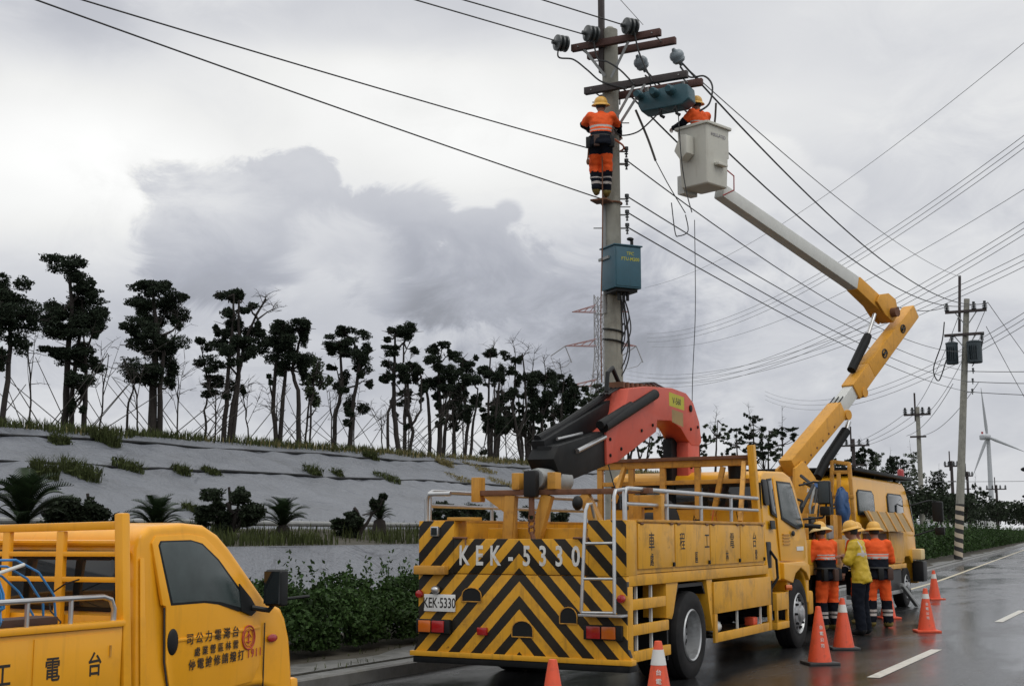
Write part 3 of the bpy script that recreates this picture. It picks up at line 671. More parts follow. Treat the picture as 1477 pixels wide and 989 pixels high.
# side lockers with doors
for x0, x1, sgn in ((-5.6, XR, 1), (XL, -7.4, -1)):
    MB().box(x0 + (0 if sgn > 0 else .012), x1 - (.012 if sgn > 0 else 0), Y0 + .301, Y1, 1.245, 1.78).obj('side_locker', yel, CT)
    MB().box(x0, x1 + (.012 if sgn > 0 else 0), Y0 + .3, Y1 + .01, 1.781, 1.81).obj('locker_top', yelo, CT, bevel=.005)
for i, (ya, yb) in enumerate(((12.92, 14.0), (14.03, 15.2), (15.23, 16.38), (16.41, 17.45))):
    dr = MB().box(XR - .011, XR + .006, ya, yb, 1.29, 1.765).obj('locker_door', yel, CT, bevel=.005)
    for y in (ya + .1, yb - .1): MB().tube([(XR + .01, y - .045, 1.768), (XR + .01, y + .045, 1.768)], .011, 6).obj('hinge', rusty, dr)
    MB().box(XR + .006, XR + .024, yb - .07, yb - .02, 1.30, 1.345).obj('latch', blk, dr, bevel=.004)
    lettering('車程工電台'[i + (1 if i > 2 else 0)] if i != 3 else '台', .2, inkb, dr, (XR + .0075, (13.3, 14.25, 15.1, 17.0)[i], 1.56), XD, ZD, .9, 1.05, bold=.004)
    if i == 2: lettering('電', .2, inkb, dr, (XR + .0075, 16.05, 1.56), XD, ZD, .9, 1.05, bold=.004)
    lettering('處區林雲'[i], .12, inkb, dr, (XR + .0075, (13.3, 14.72, 15.85, 17.06)[i], 1.375), XD, ZD, .9, 1.2)
MB().box(XR - .06, XR - .003, Y0 + .07, Y1 + .15, 1.12, 1.235).obj('bed_rail', yel, CT, bevel=.006)
# slatted guard at the tail corner
MB().box(XR - .05, XR + .005, Y0 + .02, Y0 + .16, .335, 1.118).obj('guard_post', yel, CT, bevel=.008)
for z, yb in ((.93, 13.72), (.67, 13.8), (.40, 13.85)): MB().box(XR - .04, XR, Y0 + .162, yb, z - .055, z + .055).obj('guard_slat', yel, CT, bevel=.008)
for y in (12.98, 13.4): MB().box(XR - .07, XR - .042, y - .015, y + .015, .36, 1.11).obj('guard_bar', boomw, CT)
MB().prism([(13.78, 1.118), (14.16, 1.118), (14.0, .78), (13.95, .72), (13.78, .74)], XR - .3, XR - .02).obj('mudguard', yel, CT, bevel=.008)
MB().prism([(14.1, .95), (14.2, 1.09), (15.06, 1.09), (15.16, .95), (15.12, .95), (15.04, 1.05), (14.24, 1.05), (14.14, .95)], XR - .55, XR - .05).obj('mudguard', blkp, CT)
MB().prism([(15.12, 1.118), (15.33, 1.118), (15.33, .5), (15.22, .75)], XR - .3, XR - .02).obj('mudguard', yel, CT, bevel=.008)
MB().box(-5.7, -5.3, 13.86, 13.9, .28, .72).obj('mud_flap', blkp, CT)
# side guard ahead of the wheel
sg = MB().box(XR - .035, XR, 15.34, 17.72, .70, 1.08).obj('side_panel', yel, CT, bevel=.008)
MB().box(XR - .03, XR + .004, 15.34, 15.44, .36, .698).obj('guard_post', yel, CT, bevel=.006)
MB().box(XR - .03, XR + .004, 17.6, 17.72, .36, .698).obj('guard_post', yel, CT, bevel=.006)
MB().box(XR - .035, XR, 15.442, 17.598, .36, .47).obj('guard_slat', yel, CT, bevel=.008)
for y in (16.3, 17.3): MB().box(XR - .045, XR - .02, y - .012, y + .012, .47, .70).obj('guard_bar', boomw, CT)
MB().box(-5.85, -5.35, 15.5, 17.5, .4, .44).obj('tool_shelf', blkp, CT, bevel=.006)
bag = MB().ell((-5.42, 15.75, .52), (.1, .2, .08)).obj('rag_bundle', boomw, CT, smooth=True)
MB().box(-5.45, -5.32, 17.12, 17.3, .45, .56).obj('small_can', conem, CT, bevel=.02)
for z in (.5,): MB().lathe([(.28, 16.0), (.3, 16.05), (.3, 17.2), (.28, 17.25)], 18, c=(-7.3, 0, .75), ax='y').obj('air_tank', blk, CT, smooth=True)
# wheels
for y in (14.62,):
    wheel(CT, -5.40, y, .5, .27, 1, True); wheel(CT, -5.70, y, .5, .27, 1, True); wheel(CT, -7.6, y, .5, .27, -1, True); wheel(CT, -7.3, y, .5, .27, -1, True)
for x, s_ in ((-5.42, 1), (-7.58, -1)): wheel(CT, x, 19.25, .5, .28, s_, False)
# head board rack
YH = 17.52
hb = MB().bar((-7.72, YH, 2.62), (-5.36, YH, 2.64), .09, .1).obj('rack_beam', yelo, CT, bevel=.008)
MB().bar((-7.72, YH - .03, 2.69), (-5.4, YH - .03, 2.705), .12, .05).obj('rack_cap', rusty, hb, bevel=.006)
MB().bar((-7.7, YH, 2.36), (-5.4, YH, 2.38), .05, .06).obj('rack_rail', yelo, hb, bevel=.005)
for x in (-7.69, -7.2, -6.72, -6.2): MB().box(x - .04, x + .04, YH - .035, YH + .035, 1.24, 2.58).obj('rack_post', yelo, hb, bevel=.006)
MB().bar((-5.33, YH + .02, 1.24), (-5.38, YH - .12, 2.86), .09, .12).obj('rack_post', yel, hb, bevel=.008)
MB().bar((-5.36, YH - .75, 1.8), (-5.5, YH - .08, 2.62), .06, .09).obj('rack_brace', yelo, hb, bevel=.006)
MB().bar((-7.35, YH - .3, 2.1), (-7.3, YH - .02, 2.6), .06, .07).obj('rack_brace', yelo, hb, bevel=.006)
MB().bar((-5.98, YH - .02, 1.9), (-5.82, YH - .02, 2.58), .06, .07).obj('rack_brace', yelo, hb, bevel=.006)
# cab
cb = MB().prism([(17.72, 1.0), (17.72, 2.36), (17.78, 2.47), (17.95, 2.53), (19.0, 2.56), (19.3, 2.5), (19.45, 2.36), (19.78, 1.72), (19.84, 1.5), (19.86, .98), (19.84, .62), (19.74, .62), (19.72, .75), (19.62, .98), (19.45, 1.1), (19.25, 1.13), (19.05, 1.1), (18.88, .98), (18.76, .82), (18.68, .82), (18.64, 1.0)], -7.68, -5.29)
taper_x(cb, -7.68, -5.29, 1.7, .09); cab = cb.obj('cab', yelc, CT, bevel=.045, seg=3)
def sidex(z, x=-5.29, c=-6.485): return c + (x - c) * (1 - .09 * max(0, z - 1.7))
def cabpanel(name, poly, m, off=.006, th=.02, parent=cab, bevel=.003):
    b = MB(); n = len(poly)
    for o_ in (-th, off): b.v += [(sidex(z) + o_, y, z) for y, z in poly]
    b.f = [tuple(range(n))[::-1], tuple(range(n, 2 * n))] + [(i, (i + 1) % n, n + (i + 1) % n, n + i) for i in range(n)]
    return b.obj(name, m, parent, bevel=bevel)
door = cabpanel('cab_door', [(18.36, 1.28), (18.32, 2.0), (18.34, 2.44), (18.45, 2.48), (19.22, 2.46), (19.36, 2.34), (19.66, 1.74), (19.68, 1.3), (19.5, 1.24)], yelc, .008, .01)
cabpanel('door_seal', [(18.50, 1.86), (18.47, 2.41), (19.2, 2.41), (19.27, 2.34), (19.6, 1.76), (19.3, 1.72)], blkp, .012, .002, door)
cabpanel('door_window', [(18.54, 1.89), (18.51, 2.38), (19.18, 2.38), (19.24, 2.32), (19.54, 1.78), (19.28, 1.76)], glassw, .017, .002, door)
cabpanel('quarter_seal', [(18.06, 1.93), (18.02, 2.42), (18.26, 2.44), (18.3, 1.88)], blkp, .01, .01)
cabpanel('quarter_window', [(18.09, 1.96), (18.05, 2.39), (18.24, 2.41), (18.27, 1.92)], glass, .014, .002)
cabpanel('rear_quarter_window', [(17.76, 2.08), (17.76, 2.38), (17.8, 2.41), (17.96, 2.41), (17.98, 2.36), (17.98, 2.08), (17.95, 2.05), (17.79, 2.05)], blkp, .02, .01)
cabpanel('vent_plate', [(17.93, 1.72), (17.93, 1.84), (18.15, 1.84), (18.15, 1.72)], blkp, .012, .002)
for k in range(4): cabpanel('louvre', [(18.5, 1.5 + k * .045), (18.5, 1.52 + k * .045), (18.85, 1.52 + k * .045), (18.85, 1.5 + k * .045)], yelo, .014, .002, door, .002)
MB().ell((-5.275, 19.0, 1.66), (.02, .075, .04)).obj('door_handle', blkp, door, smooth=True)
cabpanel('door_label', [(19.2, 1.41), (19.2, 1.47), (19.56, 1.47), (19.56, 1.41)], white, .0105, .001, door, 0)
MB().prism([(18.36, 1.02), (18.36, 1.25), (19.45, 1.25), (19.72, 1.2), (19.78, 1.05), (19.7, .96), (19.55, 1.08), (19.25, 1.16), (18.95, 1.08), (18.8, .95)], -5.36, -5.24).obj('wheel_arch', yelc, CT, bevel=.02, seg=3)
MB().prism([(19.46, 2.33), (19.77, 1.73), (19.79, 1.74), (19.48, 2.35)], -7.5, -5.47).obj('windscreen', glass, cab)
MB().box(-7.6, -5.35, 17.705, 17.718, 2.0, 2.36).obj('rear_window', glass, cab, bevel=.004)
MB().box(-7.7, -5.28, 19.8, 20.05, .45, .8).obj('front_bumper', yel, CT, bevel=.04)
MB().box(-7.75, -5.25, 19.3, 19.55, 2.5, 2.55).obj('sun_visor', blkp, cab, bevel=.01) if False else None
# mirror on its hoop
mi = MB().tube([(-5.33, 19.62, 2.38), (-5.2, 19.95, 2.44), (-5.08, 20.1, 2.43), (-5.05, 20.1, 2.3), (-5.05, 20.08, 1.98), (-5.1, 20.05, 1.9), (-5.33, 19.7, 1.87)], .016, 8).obj('mirror_arm', blkp, CT, smooth=True)
MB().box(-5.16, -4.97, 20.02, 20.12, 2.1, 2.46).obj('mirror_housing', blkp, mi, bevel=.03, seg=3)
MB().box(-5.145, -4.985, 20.008, 20.018, 2.12, 2.44).obj('mirror_glass', tfm, mi, bevel=.003)
MB().box(-5.14, -4.98, 20.02, 20.1, 1.93, 2.07).obj('lower_mirror', blkp, mi, bevel=.025)
MB().tube([(-5.3, 19.74, 1.78), (-5.08, 19.83, 1.76)], .035, 10).obj('side_indicator', blkp, cab, smooth=True)
# between bed and cab
MB().box(-5.62, -5.3, 17.76, 17.98, .55, 1.55).obj('air_cleaner', blkp, CT, bevel=.03)
MB().tube([(-5.3, 17.9, 1.42), (-5.24, 17.98, 1.3), (-5.24, 18.02, 1.05), (-5.32, 17.95, .9)], .02, 8).obj('hose', blkp, CT, smooth=True)
st = MB().box(-5.5, -5.26, 18.02, 18.62, .60, .84).obj('step_box', yel, CT, bevel=.01)
MB().box(-5.5, -5.26, 18.02, 18.62, .34, .44).obj('tread', yel, st, bevel=.01)
for y in (18.05, 18.58): MB().box(-5.3, -5.262, y - .03, y + .03, .44, .6).obj('step_hanger', yel, st, bevel=.005)
MB().tube([(-5.27, 18.5, .9), (-5.2, 18.55, .9)], .04, 10).obj('side_marker', lampo, CT, smooth=True)
# deck clutter: reel, canisters, bits
rl = sub('cable_reel', CT, Vector((-5.95, 15.3, 1.62)) - wl(CT))
link('reel_flange', MB().lathe([(.42, -.02), (.45, 0), (.42, .02)], 30, c=(0, 0, 0), ax='x').mesh('reel_flange', smooth=True), blk, rl, (.14, 0, 0)); link('reel_drum', MB().lathe([(.3, -.14), (.3, .14)], 24, ax='x').mesh('reel_drum', smooth=True), rubber, rl, (0, 0, 0))
for i, (x, y, z, h, m) in enumerate(((-5.6, 16.5, 1.81, .22, conem), (-5.7, 16.75, 1.81, .2, conem), (-5.62, 17.1, 1.81, .26, chrome), (-6.0, 16.9, 1.6, .5, blk), (-5.8, 13.6, 1.81, .2, yelo), (-7.3, 13.8, 1.6, .35, conem), (-6.6, 13.9, 1.5, .35, hoseo))):
    MB().lathe([(.05, 0), (.085, .01), (.085, h * .7), (.04, h * .85), (.04, h)], 12, c=(x, y, z - .25)).obj('canister', m, CT, smooth=True)
for i in range(6):
    x = -7.0 + i * .28; MB().tube([(x, 16.9, 1.25), (x + .1, 16.95, 1.9 + .1 * (i % 3)), (x + .25, 17.0, 1.3)], .02, 6).obj('cable_loop', (blk, hoseo, blk)[i % 3], CT, smooth=True)
sw = MB().lathe([(.02, 0), (.12, .02), (.13, .2), (.1, .24)], 14, c=(-5.7, 17.75, 2.4)).obj('horn', blkp, CT, smooth=True)
# ------------------------------------------------------------------ the red crane on it
CX = -6.6
col = MB().prism([(17.78, 1.2), (18.28, 1.2), (18.3, 2.9), (18.28, 3.3), (18.0, 3.3), (17.82, 2.9)], CX - .02, CX + .16).obj('crane_column', redp, CT, bevel=.015)
MB().prism([(17.62, 1.2), (17.95, 1.2), (17.95, 3.06), (17.62, 3.0)], CX - .16, CX - .021).obj('lift_cylinder', blk, CT, bevel=.03)
head = [(15.52, 3.36), (15.6, 3.52), (16.25, 3.61), (17.2, 3.68), (17.75, 3.66), (18.05, 3.55), (18.3, 3.28), (18.38, 3.0), (18.28, 2.93), (17.95, 2.92), (17.75, 3.0), (17.5, 3.14), (17.1, 3.21), (16.6, 3.18), (16.55, 3.02), (15.2, 2.55), (14.86, 2.5), (14.84, 2.9), (15.3, 3.1)]
hd_ = MB().prism(head, CX - .17, CX + .17).obj('crane_boom', redp, CT, bevel=.02)
lettering('V-560', .14, inkb, hd_, (CX + .1712, 17.35, 3.5), XD, ZD, 1, .9)
MB().box(CX + .1705, CX + .1735, 17.1, 17.62, 3.40, 3.60).obj('maker_plate', inky, hd_) if False else MB().prism([(17.05, 3.42), (17.65, 3.40), (17.65, 3.59), (17.05, 3.61)], CX + .1705, CX + .1708).obj('decal', inky, hd_)
MB().prism([(17.15, 3.2), (17.6, 3.16), (17.6, 3.36), (17.15, 3.38)], CX + .1705, CX + .1708).obj('decal', beige, hd_)
for y, z in ((16.2, 3.42), (17.9, 3.45)): MB().lathe([(.05, CX + .17), (.05, CX + .19), (.02, CX + .195)], 12, c=(0, y, z), ax='x').obj('pivot_pin', blk, hd_, smooth=True)
for y, z in ((14.95, 2.62), (14.95, 2.82), (15.3, 2.72), (16.0, 3.0), (16.4, 3.1), (17.9, 3.15), (18.2, 3.2), (17.9, 2.6), (18.15, 2.6)): MB().lathe([(.022, CX + .165), (.022, CX + .185), (.012, CX + .19)], 8, c=(0, y, z), ax='x').obj('bolt_head', blk, hd_, smooth=True)
for k in range(3): MB().tube([(CX - .08 + .06 * k, 17.9, 3.62), (CX - .08 + .06 * k, 16.8, 3.72), (CX - .08 + .06 * k, 15.8, 3.6), (CX - .1 + .05 * k, 15.3, 3.42)], .014, 6).obj('hydraulic_line', blkp, hd_, smooth=True)
for k in range(8): MB().box(CX - .12, CX - .02 + .1, 15.62 + .16 * k, 15.68 + .16 * k, 3.54 + .006 * k + .0, 3.615 + .009 * k).obj('cable_clip', rusty, hd_)
tel = MB().prism([(14.9, 2.49), (14.9, 2.92), (13.55, 2.66), (13.4, 2.5), (13.6, 2.28), (13.9, 2.28)], CX - .2, CX + .14).obj('telescopic_boom', blk, CT, bevel=.015)
MB().prism([(13.55, 2.5), (13.5, 2.72), (15.45, 3.36), (15.3, 2.9)], CX - .2, CX - .03).obj('inner_boom_stage', blk, CT, bevel=.01)
MB().tube([(CX + .17, 15.65, 3.3), (CX + .19, 14.6, 2.97)], .055, 12).obj('boom_cylinder', blk, CT, smooth=True)
MB().tube([(CX + .19, 16.45, 3.52), (CX + .19, 14.7, 2.95)], .07, 12).obj('boom_cylinder', blk, CT, smooth=True)
MB().tube([(CX + .16, 14.82, 2.84), (CX + .16, 14.0, 2.62)], .03, 10).obj('cylinder_rod', chrome, CT, smooth=True)
MB().tube([(CX - .1, 15.9, 3.62), (CX - .12, 15.2, 3.32), (CX - .14, 14.2, 2.94), (CX - .14, 13.55, 2.74)], .05, 10).obj('hydraulic_pipe', blk, CT, smooth=True)
MB().tube([(CX - .02, 15.7, 3.62), (CX - .0, 15.45, 3.78), (CX + .0, 15.3, 3.7), (CX, 15.25, 3.45)], .03, 8).obj('hydraulic_hose', blkp, CT, smooth=True)
MB().tube([(CX + .04, 14.4, 2.86), (CX + .02, 13.75, 2.75)], .018, 8).obj('thin_rod', chrome, CT, smooth=True)
tip = MB().lathe([(.02, 13.16), (.11, 13.17), (.125, 13.25), (.125, 13.6), (.14, 13.62), (.14, 13.9)], 16, c=(CX + .02, 0, 2.27), ax='y').obj('boom_tip', greys, CT, smooth=True)
MB().box(CX - .13, CX + .05, 13.5, 13.62, 2.15, 2.66).obj('tip_sheave_block', blk, CT, bevel=.02)
hk = MB().box(CX - .07, CX + .09, 13.04, 13.15, 2.06, 2.36).obj('hook_block', blkp, CT, bevel=.03)
MB().tube([(CX + .01, 13.1, 2.06), (CX + .01, 13.1, 1.86)], .035, 8).obj('hook_swivel', rusty, hk)
for k in range(3): MB().tube([(CX + .01 + .035 * math.cos(a), 13.1 + (.02 * math.sin(a) if k % 2 else 0), 1.84 - .07 * k + .045 * math.sin(a)) for a in lin(0, 6.28, 10)], .012, 6, False).obj('chain_link', rusty, hk)
MB().tube([(CX + .01, 13.1, 1.68), (CX + .03, 13.1, 1.60), (CX + .08, 13.1, 1.52), (CX + .06, 13.1, 1.43), (CX - .02, 13.1, 1.41), (CX - .07, 13.1, 1.48)], [.025, .03, .035, .035, .028, .012], 8).obj('hook', rusty, hk, smooth=True)
MB().tube([(CX + .17, 14.9, 2.5), (CX + .3, 14.75, 2.25), (CX + .4, 14.7, 2.1), (CX + .45, 14.6, 1.95)], .008, 5).obj('pendant_cable', blkp, CT)
MB().ell((CX + .62, 13.0, 1.99), (.06, .06, .08)).obj('pendant_box', blkp, CT, smooth=True)
# ================================================================== pickup
PK = thing('pickup_truck', 'small yellow flatbed pickup in the near corner with lettering on its door', 'pickup', (-7.1, 6.5, 0))
PX, PL_ = -6.3, -7.95
pb = MB().prism([(6.72, .42), (6.72, 1.56), (6.76, 1.66), (6.86, 1.715), (7.2, 1.74), (7.42, 1.725), (7.56, 1.66), (7.68, 1.56), (8.06, 1.16), (8.24, 1.1), (8.30, 1.02), (8.36, .86), (8.40, .6), (8.40, .42), (8.3, .42), (8.2, .48), (8.0, .54), (7.75, .54), (7.56, .48), (7.48, .42)], PL_, PX)
taper_x(pb, PL_, PX, 1.12, .16); pcab = pb.obj('cab', yelp, PK, bevel=.055, seg=4)
def psx(z, c=-7.125): return c + (PX - c) * (1 - .16 * max(0, z - 1.12))
def ppanel(name, poly, m, off=.005, th=.015, parent=None, bevel=.003):
    b = MB(); n = len(poly)
    for o_ in (-th, off): b.v += [(psx(z) + o_, y, z) for y, z in poly]
    b.f = [tuple(range(n))[::-1], tuple(range(n, 2 * n))] + [(i, (i + 1) % n, n + (i + 1) % n, n + i) for i in range(n)]
    return b.obj(name, m, parent or pcab, bevel=bevel)
pd = ppanel('cab_door', [(7.02, .6), (6.97, .8), (6.96, 1.17), (6.93, 1.18), (6.86, 1.6), (6.9, 1.65), (7.25, 1.66), (7.4, 1.64), (7.58, 1.51), (7.94, 1.16), (7.99, 1.0), (7.98, .7), (7.9, .58), (7.6, .56), (7.5, .5), (7.1, .48)], yelp, .008, .02, bevel=.008)
ppanel('door_gap', [(7.0, .6), (6.95, .8), (6.94, 1.165), (6.955, 1.165), (6.966, .8), (7.013, .6)], inkb, .0035, .002, None, 0)
ppanel('door_seal', [(7.005, 1.175), (6.918, 1.585), (6.94, 1.615), (7.25, 1.62), (7.37, 1.595), (7.535, 1.48), (7.84, 1.17), (7.88, 1.1), (7.72, 1.1), (7.5, 1.16), (7.35, 1.178)], blkp, .0105, .002, pd, .002)
ppanel('door_window', [(7.02, 1.19), (6.93, 1.58), (6.95, 1.605), (7.25, 1.61), (7.36, 1.585), (7.52, 1.47), (7.74, 1.24), (7.74, 1.125), (7.52, 1.175), (7.35, 1.192)], glassw, .014, .002, pd, .002)
ppanel('door_crease', [(7.02, .925), (7.02, .945), (7.97, .98), (7.97, .96)], yelp, .012, .002, pd, .004)
ppanel('cab_crease', [(6.74, .60), (6.74, 1.5), (6.78, 1.5), (6.80, .6)], yelp, .006, .002, None, .004)
MB().ell((psx(.95) + .006, 7.03, .93), (.016, .055, .09)).obj('door_handle', blkp, pd, smooth=True)
MB().ell((psx(.9) + .006, 8.13, .88), (.012, .06, .03)).obj('side_indicator', lampr, pcab, smooth=True)
ppanel('fender_gap', [(8.03, .5), (8.035, 1.0), (8.043, 1.0), (8.04, .5)], inkb, .0035, .002, None, 0)
ppanel('mirror_sail', [(7.74, 1.30), (7.74, 1.1), (7.86, 1.06), (7.93, 1.1), (7.86, 1.19)], blkp, .02, .002, pd, .004)
mir = MB().tube([(psx(1.1) + .02, 7.86, 1.12), (-6.18, 7.93, 1.1), (-6.13, 7.95, 1.17)], .02, 8).obj('mirror_arm', blkp, PK, smooth=True)
MB().box(-6.21, -6.05, 7.9, 8.0, 1.13, 1.4).obj('mirror_housing', blkp, mir, bevel=.03, seg=3)
MB().box(-6.2, -6.06, 7.889, 7.897, 1.15, 1.385).obj('mirror_glass', glass, mir)
MB().tube([(-6.1, 8.0, 1.18), (-5.95, 8.12, 1.2)], .012, 6).obj('mirror_stay', blkp, mir)
# door lettering and emblem
for txt, y0, dy, z, sz in (('司公力電灣台', 7.2, .098, .932, .082), ('處業營區林雲', 7.28, .083, .842, .066), ('停電搶修請撥打', 7.23, .088, .755, .078)):
    for i, ch in enumerate(txt): lettering(ch, sz, inkb, pd, (psx(.9) + .0125, y0 + dy * i, z + .012 * i / 3), XD, ZD, .95, 1.0)
for i, ch in enumerate('1911'): lettering(ch, .085, inkr, pd, (psx(.8) + .0125, 7.845 + i * .045, .785 + .002 * i), XD, ZD, .8, 1.0)
em = sub('emblem', pd, Vector((psx(.9) + .0125, 7.84, .905)) - wl(pd))
link('emblem_ring', MB().tube([(0, .07 * math.cos(a), .085 * math.sin(a)) for a in lin(0, 2 * math.pi, 33)], .006, 6).mesh('emblem_ring'), inkr, em, (0, 0, 0))
link('emblem_ring', MB().tube([(0, .052 * math.cos(a), .064 * math.sin(a)) for a in lin(0, 2 * math.pi, 33)], .003, 6).mesh('emblem_ring'), inkr, em, (0, 0, 0))
link('emblem_mark', MB().tube([(0, 0, -.045), (0, 0, .05)], .005, 5).tube([(0, -.03, .0), (0, 0, .03), (0, .03, .0)], .004, 5).tube([(0, -.025, -.03), (0, .025, -.03)], .004, 5).mesh('emblem_mark'), inkr, em, (0, 0, 0))
# rear window, roof lip
MB().prism([(-7.72, 1.14), (-6.54, 1.14), (-6.48, 1.2), (-6.5, 1.5), (-6.56, 1.55), (-7.7, 1.55), (-7.76, 1.5), (-7.78, 1.2)], 6.705, 6.716, 'y').obj('rear_window_seal', blkp, pcab, bevel=.003)
MB().prism([(-7.69, 1.17), (-6.56, 1.17), (-6.52, 1.22), (-6.53, 1.48), (-6.58, 1.52), (-7.68, 1.52), (-7.72, 1.48), (-7.74, 1.22)], 6.695, 6.704, 'y').obj('rear_window', glass, pcab, bevel=.003)
MB().tube([(-7.75, 6.70, 1.60), (-6.5, 6.70, 1.60), (-6.42, 6.70, 1.52)], .022, 8).obj('roof_lip', yelp, pcab, smooth=True)
MB().prism([(8.09, 1.17), (7.7, 1.57), (7.715, 1.585), (8.105, 1.185)], -7.75, -6.5).obj('windscreen', glass, pcab)
MB().box(-7.95, -6.3, 8.38, 8.48, .36, .56).obj('front_bumper', yelp, PK, bevel=.03)
# bed
MB().box(-7.95, PX - .06, 3.9, 6.6, .68, .74).obj('bed_floor', yelo, PK, bevel=.006)
MB().box(-7.6, -6.7, 3.9, 8.2, .4, .6).obj('chassis', blkp, PK, bevel=.01)
for x0, x1, nm in ((PX - .06, PX - .015, 'side_board'), (-7.95, -7.905, 'side_board')):
    sbd = MB().box(x0, x1, 3.9, 6.57, .64, 1.06).obj(nm, yelp, PK, bevel=.006)
    MB().box(x0 - .02, x1 + .022, 3.9, 6.58, 1.062, 1.105).obj('top_lip', yelp, sbd, bevel=.012)
    if nm == 'side_board' and x0 > -7:
        for ya, yb in ((4.0, 4.85), (4.9, 5.78), (5.83, 6.5)):
            dd = MB().box(PX - .015, PX - .008, ya, yb, .68, 1.03).obj('locker_door', yelp, sbd, bevel=.003)
        for y in (6.46,): MB().tube([(PX - .004, y, .88), (PX - .004, y, .95)], .008, 6).obj('hinge', yelo, sbd)
        for ch, y in (('台', 6.33), ('電', 5.98), ('工', 5.6), ('程', 5.2), ('車', 4.8)): lettering(ch, .15, inkb, sbd, (PX - .0065, y, .83), XD, ZD, .85, 1.05, bold=.015)
MB().box(-7.95, PX - .015, 3.87, 3.91, .64, 1.08).obj('tail_board', yelp, PK, bevel=.006)
rr_ = MB().tube([(PX - .03, 4.0, 1.10), (PX - .03, 4.0, 1.22), (PX - .03, 4.04, 1.26), (PX - .03, 6.4, 1.26), (PX - .03, 6.47, 1.24), (PX - .03, 6.5, 1.18), (PX - .03, 6.5, 1.10)], .018, 10).obj('side_rail', chrome, PK, smooth=True)
for y in (4.6, 5.2, 5.78, 6.13): MB().tube([(PX - .03, y, 1.1), (PX - .03, y, 1.26)], .015, 8).obj('rail_post', chrome, rr_, smooth=True)
YQ = 6.6
hbp = MB().bar((-7.97, YQ, 1.69), (-6.4, YQ, 1.72), .05, .055).obj('head_rack', yelp, PK, bevel=.01)
MB().bar((-6.33, YQ + .02, .66), (-6.39, YQ, 1.80), .075, .075).obj('rack_post', yelp, hbp, bevel=.015)
MB().bar((-7.95, YQ, .7), (-7.92, YQ, 1.8), .075, .075).obj('rack_post', yelp, hbp, bevel=.015)
for x in (-6.93, -7.45): MB().box(x - .035, x + .035, YQ - .02, YQ + .02, .74, 1.68).obj('rack_post', yelp, hbp, bevel=.008)
for z in (1.53, 1.36): MB().bar((-7.93, YQ, z - .01), (-6.4, YQ, z), .035, .035).obj('rack_rail', yelp, hbp, bevel=.006)
MB().box(-7.9, -6.42, YQ + .03, YQ + .05, .74, 1.12).obj('front_board', yelp, PK, bevel=.005)
MB().tube([(-6.7, 6.55, 1.36), (-6.78, 6.5, 1.33), (-6.95, 6.52, 1.25), (-6.9, 6.5, 1.15), (-6.8, 6.5, 1.08), (-6.8, 6.45, 1.0)], .006, 5).obj('loose_wire', blkp, PK)
for x, s_ in ((-6.42, 1), (-7.83, -1)): wheel(PK, x, 7.87, .26, .18, s_, False); wheel(PK, x, 4.9, .26, .18, s_, True)
def coil(name, label, cx, cy, cz, rad, m, n, w, rot):
    t = thing(name, label, 'hose', (cx, cy, cz)); rg = random.Random(len(label)); pts = []
    for i in range(n * 24):
        a = 2 * math.pi * i / 24; lp_ = i // 24; r = rad * (1 + .13 * math.sin(lp_ * 2.3) + .05 * math.sin(i * .13 + lp_)); q = w * (((lp_ * 5) % n) / n - .5) + .02 * math.sin(i * .26 + lp_ * 2)
        p = Vector((r * math.cos(a), q, r * .95 * math.sin(a))); p.rotate(Matrix.Rotation(rot, 3, 'Z')); pts.append(p)
    link('coil_winding', MB().tube(pts, .0085, 6).mesh('coil_winding', smooth=True), m, t, (0, 0, 0)); return t
coil('hose_coil', 'bright blue hose coil hanging in the pickup bed', -6.72, 5.52, 1.22, .3, hoseb, 12, .22, .5)
coil('hose_coil', 'orange hose coil standing in the pickup bed beside the blue one', -6.55, 5.3, 1.02, .3, hoseo, 10, .2, .6)
tag(MB().tube([(-6.68, 5.7, 1.5), (-6.64, 5.95, 1.5), (-6.62, 6.12, 1.42), (-6.6, 6.24, 1.27), (-6.6, 6.28, 1.02), (-6.62, 6.28, .78)], .008, 8).tube([(-6.68, 5.68, 1.47), (-6.66, 5.9, 1.46), (-6.64, 6.05, 1.38), (-6.63, 6.18, 1.22), (-6.63, 6.22, .78)], .008, 8).tube([(-6.72, 5.7, 1.44), (-6.7, 5.9, 1.4), (-6.68, 6.02, 1.3), (-6.66, 6.13, 1.15), (-6.66, 6.18, .78)], .008, 8).obj('hose_end', hoseb, None, smooth=True), 'loose blue hose ends arching down beside the coil', 'hose')
tag(MB().tube([(-6.6, 5.3, 1.3), (-6.62, 6.0, 1.47)], .012, 8).obj('white_rod', boomw, smooth=True), 'thin white rod slanting across the blue hose coil', 'rod')
tag(MB().bar((-6.6, 3.95, 1.1), (-6.5, 6.1, 1.12), .2, .06).obj('plank', brown, bevel=.006), 'dark brown plank lying along the pickup bed behind the rail', 'plank')
